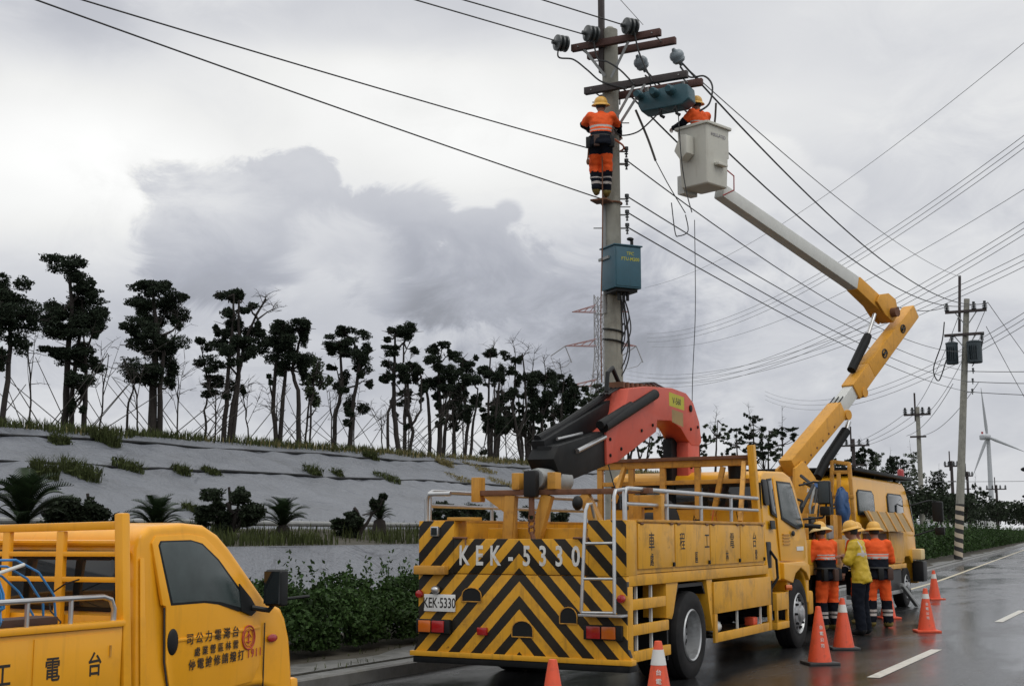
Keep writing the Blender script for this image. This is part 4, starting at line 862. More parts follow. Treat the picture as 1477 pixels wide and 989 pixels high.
# ================================================================== bucket truck
BT = thing('bucket_truck', 'yellow bucket truck with raised folding boom parked ahead of the crane truck', 'truck', (-7.1, 26, 0))
BX, BL = -5.95, -8.2
MB().box(-7.5, -7.3, 22.2, 31.6, .6, .85).box(-6.8, -6.6, 22.2, 31.6, .6, .85).box(-7.9, -6.2, 24.0, 24.3, .4, .55).obj('chassis', blkp, BT, bevel=.01)
MB().box(BL, BX, 22.0, 25.75, .95, 1.12).obj('bed_floor', yelo, BT, bevel=.01)
for x0, x1 in ((BL, BL + .4), (BX - .4, BX)): MB().box(x0, x1, 22.02, 25.7, 1.121, 1.55).obj('side_locker', yel, BT, bevel=.01)
rpn = MB().box(BL + .42, BX - .42, 22.0, 22.05, 1.13, 1.75).obj('rear_panel', yelo, BT, bevel=.01)
lettering('2', .42, white, rpn, (-6.55, 21.996, 1.44), (1, 0, 0), ZD, .95, 1)
for k in range(5): MB().box(-6.3, -5.96, 22.4 + k * .6, 22.44 + k * .6, 1.56, 2.0).obj('locker_rib', yelo, BT)
bc = MB().prism([(25.85, .95), (25.85, 2.6), (25.95, 2.74), (26.2, 2.8), (31.0, 2.8), (31.25, 2.72), (31.5, 2.45), (31.95, 1.75), (32.0, 1.2), (32.0, .6), (31.75, .6), (31.6, .95), (31.2, 1.12), (30.7, 1.12), (30.3, .95), (30.2, .8), (29.9, .8), (29.8, .95)], BL, BX)
taper_x(bc, BL, BX, 1.7, .06); bcab = bc.obj('cab', yelc, BT, bevel=.06, seg=3)
def bsx(z, c=-7.075): return c + (BX - c) * (1 - .06 * max(0, z - 1.7))
def bpanel(name, poly, m, off=.006, th=.02, parent=None, bevel=.003):
    b = MB(); n = len(poly)
    for o_ in (-th, off): b.v += [(bsx(z) + o_, y, z) for y, z in poly]
    b.f = [tuple(range(n))[::-1], tuple(range(n, 2 * n))] + [(i, (i + 1) % n, n + (i + 1) % n, n + i) for i in range(n)]
    return b.obj(name, m, parent or bcab, bevel=bevel)
for ya, yb, m in ((26.35, 27.75, glassw), (29.2, 30.75, glass)):
    bpanel('window_seal', [(ya - .06, 2.02), (ya - .06, 2.46), (ya + .1, 2.53), (yb - .1, 2.53), (yb + .06, 2.45), (yb + .06, 2.02)], blkp, .01)
    bpanel('side_window', [(ya, 2.06), (ya, 2.44), (ya + .12, 2.5), (yb - .12, 2.5), (yb, 2.43), (yb, 2.06)], m, .016, .002)
bpanel('cab_door', [(28.9, 1.15), (28.9, 1.98), (30.95, 1.98), (31.05, 1.15)], yel, .01, .01)
MB().prism([(31.52, 2.42), (31.96, 1.76), (31.99, 1.78), (31.55, 2.44)], BL + .1, BX - .02).obj('windscreen', glassw, bcab)
MB().box(BL + .05, BX + .05, 31.4, 31.95, 2.58, 2.64).obj('sun_visor', blkp, bcab, bevel=.015)
MB().box(BL - .0, BX + .02, 25.9, 31.7, 2.88, 2.95).obj('roof_deck', blk, BT, bevel=.015)
for y in (26.3, 28.6, 30.8):
    for x in (BL + .2, BX - .2): MB().box(x - .03, x + .03, y - .03, y + .03, 2.78, 2.88).obj('deck_stay', blk, BT)
MB().lathe([(.06, 0), (.08, .02), (.08, .14), (.05, .19)], 14, c=(-6.1, 31.3, 2.95)).obj('beacon', lampr, BT, smooth=True)
bm_ = MB().tube([(-5.97, 31.6, 2.3), (-5.6, 31.9, 2.42), (-5.42, 32.0, 2.4), (-5.42, 32.0, 1.9), (-5.5, 32.0, 1.75), (-5.95, 31.8, 1.6)], .018, 8).obj('mirror_arm', blkp, BT, smooth=True)
MB().box(-5.55, -5.3, 31.95, 32.07, 1.93, 2.4).obj('mirror_housing', blkp, bm_, bevel=.04, seg=3)
MB().box(-5.5, -5.28, 31.95, 32.05, 1.62, 1.8).obj('lower_mirror', blkp, bm_, bevel=.03)
# slanted ribbed panel, lockers, outrigger and skirts on the side
sp = MB().prism([(-5.9, 2.1), (-5.86, 2.1), (-5.66, 1.7), (-5.70, 1.7)], 26.4, 30.3, 'y').obj('slanted_step_panel', beige, BT, bevel=.005)
for y in lin(26.6, 30.1, 5): MB().prism([(-5.875, 2.11), (-5.84, 2.11), (-5.63, 1.69), (-5.66, 1.69)], y - .05, y + .05, 'y').obj('panel_rib', yelo, sp, bevel=.004)
lk = MB().box(-6.2, -5.87, 28.6, 30.15, 1.02, 1.68).obj('side_locker', yel, BT, bevel=.015)
MB().box(-5.868, -5.86, 28.7, 30.05, 1.08, 1.62).obj('locker_door', yel, lk, bevel=.003)
MB().box(-6.2, -5.9, 26.6, 28.5, 1.02, 1.66).obj('open_locker', rusty, BT, bevel=.01)
MB().box(-5.9, -5.84, 26.6, 30.2, .9, 1.0).obj('step_rail', yel, BT, bevel=.01)
MB().box(-6.3, -5.92, 26.4, 30.0, .45, .88).obj('side_skirt', blkp, BT, bevel=.02)
MB().box(-6.3, -5.9, 26.4, 30.0, .36, .44).obj('skirt_bar', greys, BT, bevel=.01)
MB().bar((-5.85, 29.6, .55), (-5.75, 30.7, .06), .08, .08).obj('support_leg', greys, BT, bevel=.01)
MB().box(-6.05, -5.75, 31.5, 31.98, 1.05, 1.3).obj('fender_lamp', helmr, BT, bevel=.04)
MB().box(-5.98, -5.72, 31.55, 32.02, .55, 1.02).obj('front_corner', blkp, BT, bevel=.04)
MB().box(-8.2, -5.95, 31.98, 32.2, .5, .9).obj('front_bumper', yel, BT, bevel=.04)
for x, s_ in ((-6.12, 1), (-8.02, -1)): wheel(BT, x, 30.95, .46, .27, s_, False)
for x, s_ in ((-6.12, 1), (-6.42, 1), (-8.02, -1), (-7.72, -1)): wheel(BT, x, 24.1, .46, .27, s_, True)
# yellow guard frame, tarpaulin and controls behind the cab
for p, q in (((-6.3, 25.2, 1.12), (-6.2, 25.25, 3.05)), ((-5.78, 25.2, 1.12), (-5.88, 25.25, 3.0)), ((-6.22, 25.25, 2.82), (-5.86, 25.25, 2.82)), ((-6.26, 25.22, 2.35), (-5.8, 25.22, 2.35)), ((-6.2, 25.25, 3.03), (-5.88, 25.25, 2.98)), ((-6.05, 25.0, 1.6), (-6.05, 25.1, 2.8))):
    MB().bar(p, q, .07, .07, (0, 1, 0)).obj('guard_frame_bar', yelo, BT, bevel=.008)
tp = MB().ell((-5.98, 25.0, 2.12), (.13, .22, .4), 16, 12)
rg = random.Random(4)
tp.v = [(x + rg.uniform(-.02, .02), y + rg.uniform(-.03, .03), z + rg.uniform(-.03, .03)) for x, y, z in tp.v]
tp.obj('bundled_tarpaulin', tarp, BT, smooth=True, ang=80)
tp2 = MB().ell((-6.45, 24.6, 2.5), (.3, .25, .12), 16, 10); tp2.v = [(x, y + rg.uniform(-.03, .03), z + rg.uniform(-.03, .03)) for x, y, z in tp2.v]
tp2.obj('bundled_tarpaulin', tarp, BT, smooth=True, ang=80)
MB().box(-6.3, -6.0, 24.2, 24.7, 1.56, 2.0).obj('control_box', yelo, BT, bevel=.02)
for i in range(9):
    r_ = random.Random(i + 50); a = (-6.25 + r_.uniform(-.15, .2), 22.6 + .28 * i, 1.55)
    MB().tube([a, (a[0] + r_.uniform(-.1, .15), a[1] + .1, 1.9 + r_.uniform(0, .3)), (a[0] + r_.uniform(-.2, .1), a[1] + .35, 2.15 + r_.uniform(0, .35)), (a[0] - .2, a[1] + .6, 2.3)], r_.uniform(.015, .03), 7).obj('hydraulic_hose', (blkp, blk, greys)[i % 3], BT, smooth=True)
for x, y, z0, z1, m in ((-6.1, 22.9, 1.56, 1.95, blkp), (-6.2, 23.5, 1.56, 2.2, yelb), (-6.05, 23.9, 1.56, 1.8, greys), (-6.35, 22.4, 1.56, 2.05, yelb)): MB().box(x - .12, x + .12, y - .18, y + .18, z0, z1).obj('deck_box', m, BT, bevel=.02)
MB().box(-6.1, -5.8, 25.0, 25.4, 1.3, 1.62).obj('wire_basket', boomw, BT, bevel=.01)
MB().tube([(-6.3, 22.5, 1.5), (-6.1, 22.6, 2.1), (-6.05, 23.2, 2.5), (-6.4, 23.7, 2.7)], .03, 8).obj('hydraulic_hose', blkp, BT, smooth=True)
MB().tube([(-6.2, 22.8, 1.5), (-6.05, 23.0, 1.9), (-6.15, 23.8, 2.45), (-6.5, 24.2, 2.6)], .025, 8).obj('hydraulic_hose', blkp, BT, smooth=True)
# turret and booms
TT = Vector((-6.6, 24.5, 0)); HD = Vector((.35, .937, 0)); LT = Vector((.937, -.35, 0))
def bp(s_, z, l=0): return TT + HD * s_ + LT * l + Vector((0, 0, z))
MB().lathe([(.45, 1.12), (.45, 1.3), (.36, 1.34), (.34, 2.05)], 24, c=(-6.75, 24.1, 0)).obj('turret_column', yelb, BT, smooth=True)
tq = MB()
for l in (-.2, .2):
    a = [(-.6, 1.95), (.3, 1.95), (.3, 2.4), (.1, 2.7), (-.25, 3.0), (-.52, 2.85)]
    V = [bp(s_, z, l - .03) for s_, z in a] + [bp(s_, z, l + .03) for s_, z in a]; n = len(a)
    tq.add(V, [tuple(range(n)), tuple(range(n, 2 * n))[::-1]] + [(i, (i + 1) % n, n + (i + 1) % n, n + i) for i in range(n)])
turr = tq.obj('turret_cheeks', yelb, BT, bevel=.01)
lettering('A3', .12, white, turr, tuple(bp(-.12, 2.45, .233)), HD, ZD)
LB = MB().taper(bp(-.42, 2.86), bp(1.25, 4.06), .30, .36, .30, .36).obj('lower_boom', yelb, BT, bevel=.025)
MB().tube([bp(1.38, 3.96, -.17), bp(1.38, 3.96, .17)], .1, 14).obj('boom_boss', yelb, LB, smooth=True)
MB().taper(bp(1.1, 3.95), bp(1.95, 4.64), .22, .27, .22, .27).obj('sliding_section', boomw, BT, bevel=.015)
UB = MB().taper(bp(1.72, 4.44), bp(2.3, 4.92), .29, .36, .29, .36).taper(bp(2.3, 4.92), bp(4.1, 6.34), .29, .36, .27, .31).obj('outer_boom', yelb, BT, bevel=.02)
MB().tube([bp(2.0, 4.45, -.16), bp(2.0, 4.45, .16)], .1, 14).obj('boom_boss', yelb, UB, smooth=True)
d = (bp(4.1, 6.34) - bp(2.3, 4.92)).normalized()
MB().taper(bp(4.1, 6.34) + d * .002, bp(4.1, 6.34) + d * .03, .25, .29, .24, .27).obj('boom_end_cap', boomw, UB, bevel=.01)
ab = d.cross(LT).normalized()
for s_, z, r in ((3.52, 5.9, .075), (2.78, 5.31, .08)):
    c = bp(s_, z, .147); M = frame(c, d, -ab if (-ab).z > 0 else ab)
    o = MB(); o.tube([M @ Vector((r * math.cos(a) * 1.15, r * math.sin(a), 0)) for a in lin(0, 6.2832, 25)], .016, 6).obj('maker_mark', inkb, UB)
    MB().tube([M @ Vector((-r * .7, 0, 0)), M @ Vector((r * .7, 0, 0))], .03, 6).obj('maker_mark', inkb, UB)
# lift cylinders
MB().tube([bp(.5, 2.72, 0), bp(.8, 3.05, 0), bp(1.5, 3.66, 0)], [.09, .1, .1], 14).obj('lift_cylinder', blk, BT, smooth=True)
MB().tube([bp(1.5, 3.66, 0), bp(1.62, 3.85, 0)], .05, 12).obj('cylinder_rod', chrome, BT, smooth=True)
MB().tube([bp(1.85, 4.9, -.05), bp(2.4, 5.55, -.05), bp(2.5, 5.68, -.05)], [.09, .095, .08], 14).obj('fold_cylinder', blk, BT, smooth=True)
MB().tube([bp(2.5, 5.68, -.05), bp(2.78, 6.15, -.05)], .04, 12).obj('cylinder_rod', chrome, BT, smooth=True)
# upper folding boom, beside the outer boom's head
o_ = -.12
J = bp(3.3, 6.22, o_)
E1 = bp(2.15, 6.72, o_); E2 = bp(-2.2, 7.88, o_ * .4)
MB().taper(J + (J - E1).normalized() * .12, E1, .28, .32, .26, .30).obj('upper_boom_root', yelb, BT, bevel=.02)
MB().taper(E1, E2, .24, .28, .22, .25).obj('upper_boom', boomw, BT, bevel=.02)
for l0, l1 in ((.03, .07), (-.31, -.27)):
    a = [(2.7, 6.4), (2.85, 6.56), (3.15, 6.62), (3.42, 6.52), (3.5, 6.22), (3.3, 6.02), (3.0, 6.15)]; n = len(a)
    MB().add([bp(s_, z, l0) for s_, z in a] + [bp(s_, z, l1) for s_, z in a], [tuple(range(n)), tuple(range(n, 2 * n))[::-1]] + [(i, (i + 1) % n, n + (i + 1) % n, n + i) for i in range(n)]).obj('knuckle_plate', yelb, BT, bevel=.01)
for k, l in enumerate((-.1, 0, .1)): MB().tube([bp(-.2, 3.2, l), bp(.6, 3.75, l), bp(1.3, 4.32, l)], .014, 6).obj('boom_hose', blkp, BT, smooth=True)
for k in range(6): MB().tube([bp(-.1 + .2 * k, 2.98 + .144 * k, -.157), bp(-.1 + .2 * k, 2.98 + .144 * k, .157)], .022, 8).obj('boom_bolt', rusty, LB)
MB().tube([bp(3.25, 6.22, -.28), bp(3.25, 6.22, .2)], .1, 16).obj('knuckle_pin', rusty, BT, smooth=True)
# bucket
BK = sub('bucket', BT, Vector((-7.54, 21.97, 7.76)) - wl(BT)); BK.rotation_euler.z = R(19.2 + 45 + 8)
bk = MB().taper((0, 0, .06), (0, 0, 1.15), .60, .60, .68, .68, (0, 1, 0)); bme = bmesh.new()
me = bk.mesh('bucket_tub'); bme.from_mesh(me); top = max(bme.faces, key=lambda f: f.calc_center_median().z); bmesh.ops.delete(bme, geom=[top], context='FACES')
bmesh.ops.bevel(bme, geom=[e for e in bme.edges if len(e.link_faces) == 2], offset=.05, segments=3, affect='EDGES', profile=.6); bmesh.ops.solidify(bme, geom=bme.faces[:], thickness=.02); bme.to_mesh(me); bme.free()
me.polygons.foreach_set('use_smooth', [True] * len(me.polygons)); me.set_sharp_from_angle(angle=R(35))
link('bucket_tub', me, fib, BK, (0, 0, 0))
rim = MB()
for a in range(4):
    c, s_ = math.cos(a * math.pi / 2), math.sin(a * math.pi / 2); L_ = .355
    p = Vector((c * L_ - s_ * L_, s_ * L_ + c * L_, 1.17)); q = Vector((c * L_ + s_ * L_, s_ * L_ - c * L_, 1.17)); rim.bar(p, q, .05, .05)
link('bucket_rim', rim.mesh('bucket_rim', bevel=.01), fib, BK, (0, 0, 0))
link('inner_floor', MB().box(-.27, .27, -.27, .27, .1, .12).mesh('inner_floor'), fib, BK, (0, 0, 0))
def onbk(name, b, m, bev=.01): return link(name, b.mesh(name, bevel=bev), m, BK, (0, 0, 0))
onbk('side_tray', MB().prism([(-.12, .72), (.14, .70), (.16, 1.02), (-.12, 1.1)], .345, .62, 'x'), fib, .02)
onbk('control_box', MB().prism([(-.05, .62), (.1, .5), (.24, .7), (.1, .98), (-.05, .95)], -.56, -.345, 'x'), fib, .02)
onbk('bucket_step', MB().box(-.12, .16, -.42, -.325, .42, .47), fib)
onbk('mounting_bracket', MB().box(-.2, .2, .3, .46, .0, .35), boomw, .02)
link('faded_lettering', text_mesh('INSULATED', .085, inkf, frame((.0, -.338, .98), (1, 0, 0), (0, 0.05, 1))), None, BK, (0, 0, 0))
link('faded_lettering', text_mesh('DANGER 危險', .075, inkf, frame((.0, -.334, .86), (1, 0, 0), (0, 0.05, 1))), None, BK, (0, 0, 0)) if False else None
link('faded_label', MB().prism([(-.24, .84), (.2, .84), (.2, .97), (-.24, .97)], -.3415, -.3405, 'x').mesh('faded_label'), boomw, BK, (0, 0, 0)) if False else None
MB().tube([(-7.3, 22.2, 8.3), (-7.1, 22.35, 8.1), (-7.12, 22.4, 7.85), (-7.3, 22.3, 7.75)], .014, 6).obj('control_hose', lampr, BT, smooth=True)
MB().tube([(-7.4, 22.15, 8.9), (-7.36, 22.15, 9.2), (-7.33, 22.12, 9.45)], .02, 6).obj('insulated_stick', bamboo, BT)
# ------------------------------------------------------------------ cones
def cone_parts(bandz, plain=False, base=coneb, mark=True):
    t = thing('traffic_cone', '', 'traffic cone')
    link('cone_body', MB().lathe([(.15, .035), (.148, .05), (.035, .70), (.03, .72), (.015, .722)], 28).mesh('cone_body', smooth=True), conem, t, (0, 0, 0))
    link('cone_base', MB().box(-.2, .2, -.2, .2, 0, .036).mesh('cone_base', bevel=.012), base, t, (0, 0, 0))
    if not plain:
        z0, z1 = bandz; rr = lambda z: .148 - (z - .05) * .113 / .65 + .003
        link('reflective_sleeve', MB().lathe([(rr(z0), z0), (rr(z1), z1)], 28).mesh('reflective_sleeve', smooth=True), refl, t, (0, 0, 0))
    for i, ch in enumerate('台電公司' if mark else ''):
        z = .46 - i * .075; r_ = .148 - (z - .05) * .174 + .004
        link('lettering', text_mesh(ch, .052, whited, frame((0, -r_, z), (1, 0, 0), (0, .17, 1))), None, t, (0, 0, 0))
    return t
for x, y, lab, bz, plain, ob in ((-4.38, 16.83, 'orange cone without a white band beside the crane truck front wheel', 0, True, False), (-4.63, 19.14, 'white banded orange cone at the feet of the man in yellow', (.52, .63), False, False),
        (-5.5, 26.4, 'orange cone behind the legs of the right hand orange worker', (.52, .63), False, True), (-4.17, 23.05, 'orange cone on an orange base standing alone on the open road', (.55, .63), False, True),
        (-6.0, 34.4, 'farthest orange cone, beyond the bucket truck front', (.52, .63), False, True), (-4.22, 10.82, 'orange cone with dirty white band beside the crane truck rear wheel', (.52, .65), False, False), (-4.31, 8.91, 'orange cone tip standing close behind the chevron tail', 0, True, False)):
    t = cone_parts(bz or (.5, .6), plain, conem if ob else coneb, x > -5.1 and not (x < -4.5 and y > 18)); t.location = (x, y, rz(x)); t['label'] = lab; t['group'] = 'cones closing the lane'
    t.rotation_euler.z = R(27 + (x * 37) % 20 - 10)
# ------------------------------------------------------------------ poles
RT = Vector((.8865, .4627, 0)); FW = Vector((-.4627, .8865, 0))
def insulator_mesh(r=.13, L=.24, n=3, m=insm):
    pr = [(.025, -.05)]
    if n == 0: pr += [(.05, 0), (.1, .02), (.135, .07), (.14, .12), (.12, .17), (.128, .19), (.1, .24), (.05, .26)]; L = .25
    for i in range(n):
        z = L * i / n; pr += [(r * .35, z), (r, z + L / n * .25), (r * .97, z + L / n * .6), (r * .4, z + L / n * .8)]
    pr += [(.04, L), (.04, L + .06), (.01, L + .07)]
    me = MB().lathe(pr, 20).mesh('insulator', smooth=True, ang=50); me.materials.append(m); return me
insA = insulator_mesh(.155, .26, 3, insd); insB = insulator_mesh(.12, .2, 0, insm); insC = insulator_mesh(.075, .2, 3, insd); insS = insulator_mesh(.035, .09, 2, insd)
def place_ins(me, p, d, parent, name='insulator'):
    o = link(name, me, None, parent, Vector(p) - wl(parent)); o.rotation_mode = 'QUATERNION'; o.rotation_quaternion = Vector((0, 0, 1)).rotation_difference(Vector(d).normalized()); return o
PP = Vector((-9.2, 21.6, 0))
MP = thing('utility_pole', 'tall concrete utility pole with two crossarms behind the crane truck', 'utility pole', tuple(PP))
MB().tube([PP + Vector((0, 0, z)) for z in (-.1, 3, 6, 9, 11)], [.185, .175, .165, .155, .145], 28).obj('pole_shaft', conc, MP, smooth=True)
MB().tube([PP + Vector((0, 0, 11)), PP + Vector((0, 0, 11.06))], [.12, .06], 18).obj('pole_cap', conc, MP, smooth=True)
s0 = PP - RT * .16 - FW * .05
MB().bar(s0 + Vector((0, 0, 10.15)), s0 + Vector((0, 0, 12.6)), .1, .1, (0, 1, 0)).obj('steel_extension', armd, MP, bevel=.01)
for z in (7.2, 8.2, 6.2): MB().tube([PP + RT * -.15 - FW * .1 + Vector((0, 0, z - .6)), PP + RT * -.15 - FW * .1 + Vector((0, 0, z + .6))], .035, 8).obj('conduit', greys, MP, smooth=True)
for z, xa, xb, m1, m2 in ((10.68, -9.88, -8.1, armm, armm), (9.8, -9.62, -7.6, armd, armm)):
    MB().box(xa, xb, PP.y - .28, PP.y - .175, z - .06, z + .07).obj('crossarm', m1, MP, bevel=.008)
    MB().box(xa + .12, xb + .12, PP.y + .18, PP.y + .28, z - .08, z + .05).obj('crossarm', m2, MP, bevel=.008)
    for x in (xa + .15, xb - .15): MB().tube([(x, PP.y - .3, z), (x, PP.y + .3, z)], .014, 6).obj('through_bolt', greys, MP)
for a, b in (((-9.62, 21.35, 10.62), (-9.22, 21.4, 10.05)), ((-8.72, 21.35, 10.62), (-9.1, 21.4, 10.0)), ((-8.62, 21.33, 9.74), (-9.08, 21.4, 9.1)), ((-8.4, 21.33, 9.74), (-9.08, 21.4, 8.9))):
    MB().bar(a, b, .05, .012, (0, 1, 0)).obj('brace', greys, MP)
WD = Vector((-.55, -.8, -.03)).normalized()
for x in (-10.0, -9.33, -8.55):
    p = Vector((x, 21.3, 10.83)) if x > -9.9 else Vector((-9.95, 21.3, 10.76)); place_ins(insA, p, WD, MP, 'strain_insulator')
for x in (-9.5, -8.78, -8.06): place_ins(insB, (x, 21.95, 10.52), Vector((.25, .6, -.75)), MP, 'suspension_insulator')
# jumper cables
def cable(pts, r, m, parent, name='jumper_cable', n=6):
    P = [Vector(p) for p in pts]; out = []
    for i in range(len(P) - 1):       # Catmull-Rom
        p0, p1, p2, p3 = P[max(0, i - 1)], P[i], P[i + 1], P[min(len(P) - 1, i + 2)]
        for k in range(8):
            t = k / 8; out.append(.5 * ((2 * p1) + (-p0 + p2) * t + (2 * p0 - 5 * p1 + 4 * p2 - p3) * t * t + (-p0 + 3 * p1 - 3 * p2 + p3) * t ** 3))
    out.append(P[-1]); return MB().tube(out, r, n).obj(name, m, parent, smooth=True)
cable([(-10.05, 21.2, 10.75), (-10.08, 21.2, 10.5), (-9.8, 21.25, 10.42), (-9.55, 21.3, 10.2), (-9.3, 21.32, 9.95), (-9.05, 21.3, 9.82), (-8.75, 21.3, 9.7)], .016, wirem, MP)
cable([(-9.36, 21.2, 10.7), (-9.3, 21.25, 10.35), (-9.1, 21.25, 10.25), (-8.85, 21.25, 10.05), (-8.6, 21.3, 9.75)], .016, wirem, MP)
cable([(-8.55, 21.2, 10.75), (-8.5, 21.25, 10.4), (-8.4, 21.28, 10.1), (-8.25, 21.3, 9.75)], .016, wirem, MP)
cable([(-9.4, 22.1, 10.3), (-9.3, 22.0, 10.1), (-9.15, 21.9, 9.9), (-9.1, 21.8, 9.6)], .014, wirem, MP)
cable([(-8.7, 22.1, 10.2), (-8.6, 22.0, 10.05), (-8.5, 21.9, 9.85), (-8.45, 21.8, 9.65)], .014, wirem, MP)
cable([(-8.7, 22.1, 10.2), (-8.5, 22.0, 10.0), (-8.35, 21.8, 9.8)], .014, wirem, MP)
cable([(-8.0, 22.1, 10.25), (-7.8, 22.05, 10.0), (-7.5, 22.0, 9.95), (-7.32, 21.9, 9.7), (-7.35, 21.8, 9.35), (-7.5, 21.7, 9.2)], .018, wirem, MP)
cable([(-9.05, 21.4, 9.0), (-8.9, 21.35, 8.85), (-8.55, 21.3, 8.85), (-8.25, 21.3, 9.05), (-8.1, 21.4, 9.25)], .014, wirem, MP)
cable([(-8.2, 21.4, 9.3), (-7.95, 21.35, 9.15), (-7.8, 21.4, 9.3)], .014, wirem, MP)
for i in range(7):
    rg = random.Random(i); a = PP + RT * rg.uniform(.12, .2) - FW * .1
    cable([a + Vector((0, 0, 5.9)), a + RT * rg.uniform(.0, .12) + Vector((0, 0, 5.5 - .1 * i)), a - RT * .1 + Vector((0, 0, 5.0 - .1 * i)), a - RT * .2 + Vector((0, 0, 4.6))], .013, wirem, MP, 'control_cable')
MB().tube([PP + RT * .17 * math.cos(t) * 1.1 - FW * .17 * math.sin(t) * 1.1 + Vector((0, 0, 5.05 + .03 * t)) for t in lin(0, 12.5, 40)], .018, 6).obj('cable_wrap', blkp, MP)
for z in [5.6 + .4 * i for i in range(14)]:
    s_ = 1 if int(z * 2.5) % 2 else -1
    MB().tube([PP + RT * s_ * .14 + Vector((0, 0, z)), PP + RT * s_ * .34 + Vector((0, 0, z))], .011, 6).obj('step_bolt', greys, MP)
for z in (8.65, 8.42, 7.75, 7.45, 7.2):
    MB().tube([PP + RT * .14 + Vector((0, 0, z)), PP + RT * .3 + Vector((0, 0, z))], .016, 6).obj('bracket', greys, MP)
    place_ins(insS, PP + RT * .28 + Vector((0, 0, z - .06)), (0, 0, 1), MP, 'spool_insulator')
# switch hanging from the lower arm (a thing of its own)
SW = thing('load_switch', 'teal pole mounted switch tank hanging under the lower crossarm', 'switch', (-8.1, 21.5, 9.3))
MB().prism([(-8.56, 9.36), (-8.5, 9.24), (-7.72, 9.26), (-7.58, 9.36), (-7.6, 9.62), (-7.75, 9.66), (-8.5, 9.6), (-8.56, 9.52)], 21.36, 21.74, 'y').obj('tank', teal, SW, bevel=.03, seg=3)
for x in (-8.5, -8.2, -7.9):
    MB().tube([(x, 21.3, 9.52), (x + .03, 21.12, 9.5), (x + .06, 20.98, 9.46)], [.09, .075, .055], 14).obj('bushing', teal, SW, smooth=True)
for x in (-8.45, -7.75): MB().box(x - .03, x + .03, 21.5, 21.56, 9.62, 9.74).obj('hanger', greys, SW, bevel=.006)
for x in (-8.15, -7.85): MB().tube([(x, 21.4, 9.27), (x + .02, 21.4, 9.12), (x + .08, 21.4, 9.08)], .03, 8).obj('earth_terminal', blkp, SW, smooth=True)
# control box
CB = thing('control_box', 'blue steel control cabinet with yellow lettering strapped to the concrete pole', 'cabinet', (-8.93, 21.36, 5.98), rz=R(53))
def lk_(nm, b, m, bev=.0, par=CB): return link(nm, b.mesh(nm, bevel=bev), m, par, (0, 0, 0))
lk_('cabinet_body', MB().box(-.27, .27, -.25, .25, 0, .76), bluem, .012)
lk_('cabinet_roof', MB().box(-.295, .295, -.275, .275, .761, .785), bluem, .006)
lk_('cabinet_door', MB().box(-.25, .25, -.262, -.251, .03, .73), bluem, .006)
lk_('gland_plate', MB().box(-.22, .22, -.2, .2, -.06, -.002), blkp, .01)
for x in (-.1, 0, .08): lk_('gland', MB().tube([(x, -.08, -.06), (x, -.08, -.2)], .03, 8), blkp)
lk_('antenna', MB().tube([(.17, -.1, .785), (.17, -.1, .9)], .03, 8).ell((.14, -.1, .93), (.07, .05, .035)), blkp)
lk_('strap', MB().box(-.3, -.271, -.06, .3, .55, .6), greys); 
for tx, sz, z in (('TPC', .085, .62), ('FTU-M200', .085, .52)): link('lettering', text_mesh(tx, sz, inky, frame((.04, -.2635, z), (1, 0, 0), ZD)), None, CB, (0, 0, 0))
# ropes and hand line
tag(cable([(-9.12, 21.0, 8.4), (-9.14, 21.02, 7.0), (-9.2, 21.05, 5.5), (-9.22, 21.1, 4.3)], .012, rusty, None, 'hand_line'), 'brown hand line hanging from the lineman down the pole', 'rope')
tag(cable([(-7.5, 21.3, 7.1), (-7.52, 21.3, 5.5), (-7.6, 21.3, 4.2), (-7.65, 21.3, 2.6)], .007, wirem, None, 'hand_line'), 'thin dark line hanging below the bucket to the crane', 'rope')
tag(cable([(-8.62, 21.4, 9.3), (-8.4, 21.4, 8.75), (-8.25, 21.4, 8.3)], .022, bamboo, None, 'insulated_stick'), 'slanting insulated stick hooked between the pole and the sagging wire', 'stick')
tag(cable([(-8.25, 21.4, 8.3), (-8.0, 21.4, 7.8), (-7.72, 21.45, 7.28)], .009, wirem, None, 'drop_wire'), 'dark wire running from the stick tip down to the clamp', 'wire')
tag(cable([(-7.8, 21.4, 9.1), (-7.76, 21.4, 8.3), (-7.7, 21.45, 7.7), (-7.6, 21.45, 7.28)], .01, wirem, None, 'drop_wire'), 'dark wire falling from the switch past the bucket', 'wire')
tag(cable([(-7.72, 21.45, 7.25), (-7.68, 21.45, 6.95), (-7.85, 21.45, 6.88), (-7.92, 21.45, 6.95), (-7.98, 21.45, 7.5)], .01, wirem, None, 'clamp_loop'), 'loop of wire with a dark clamp stick below the bucket', 'wire')
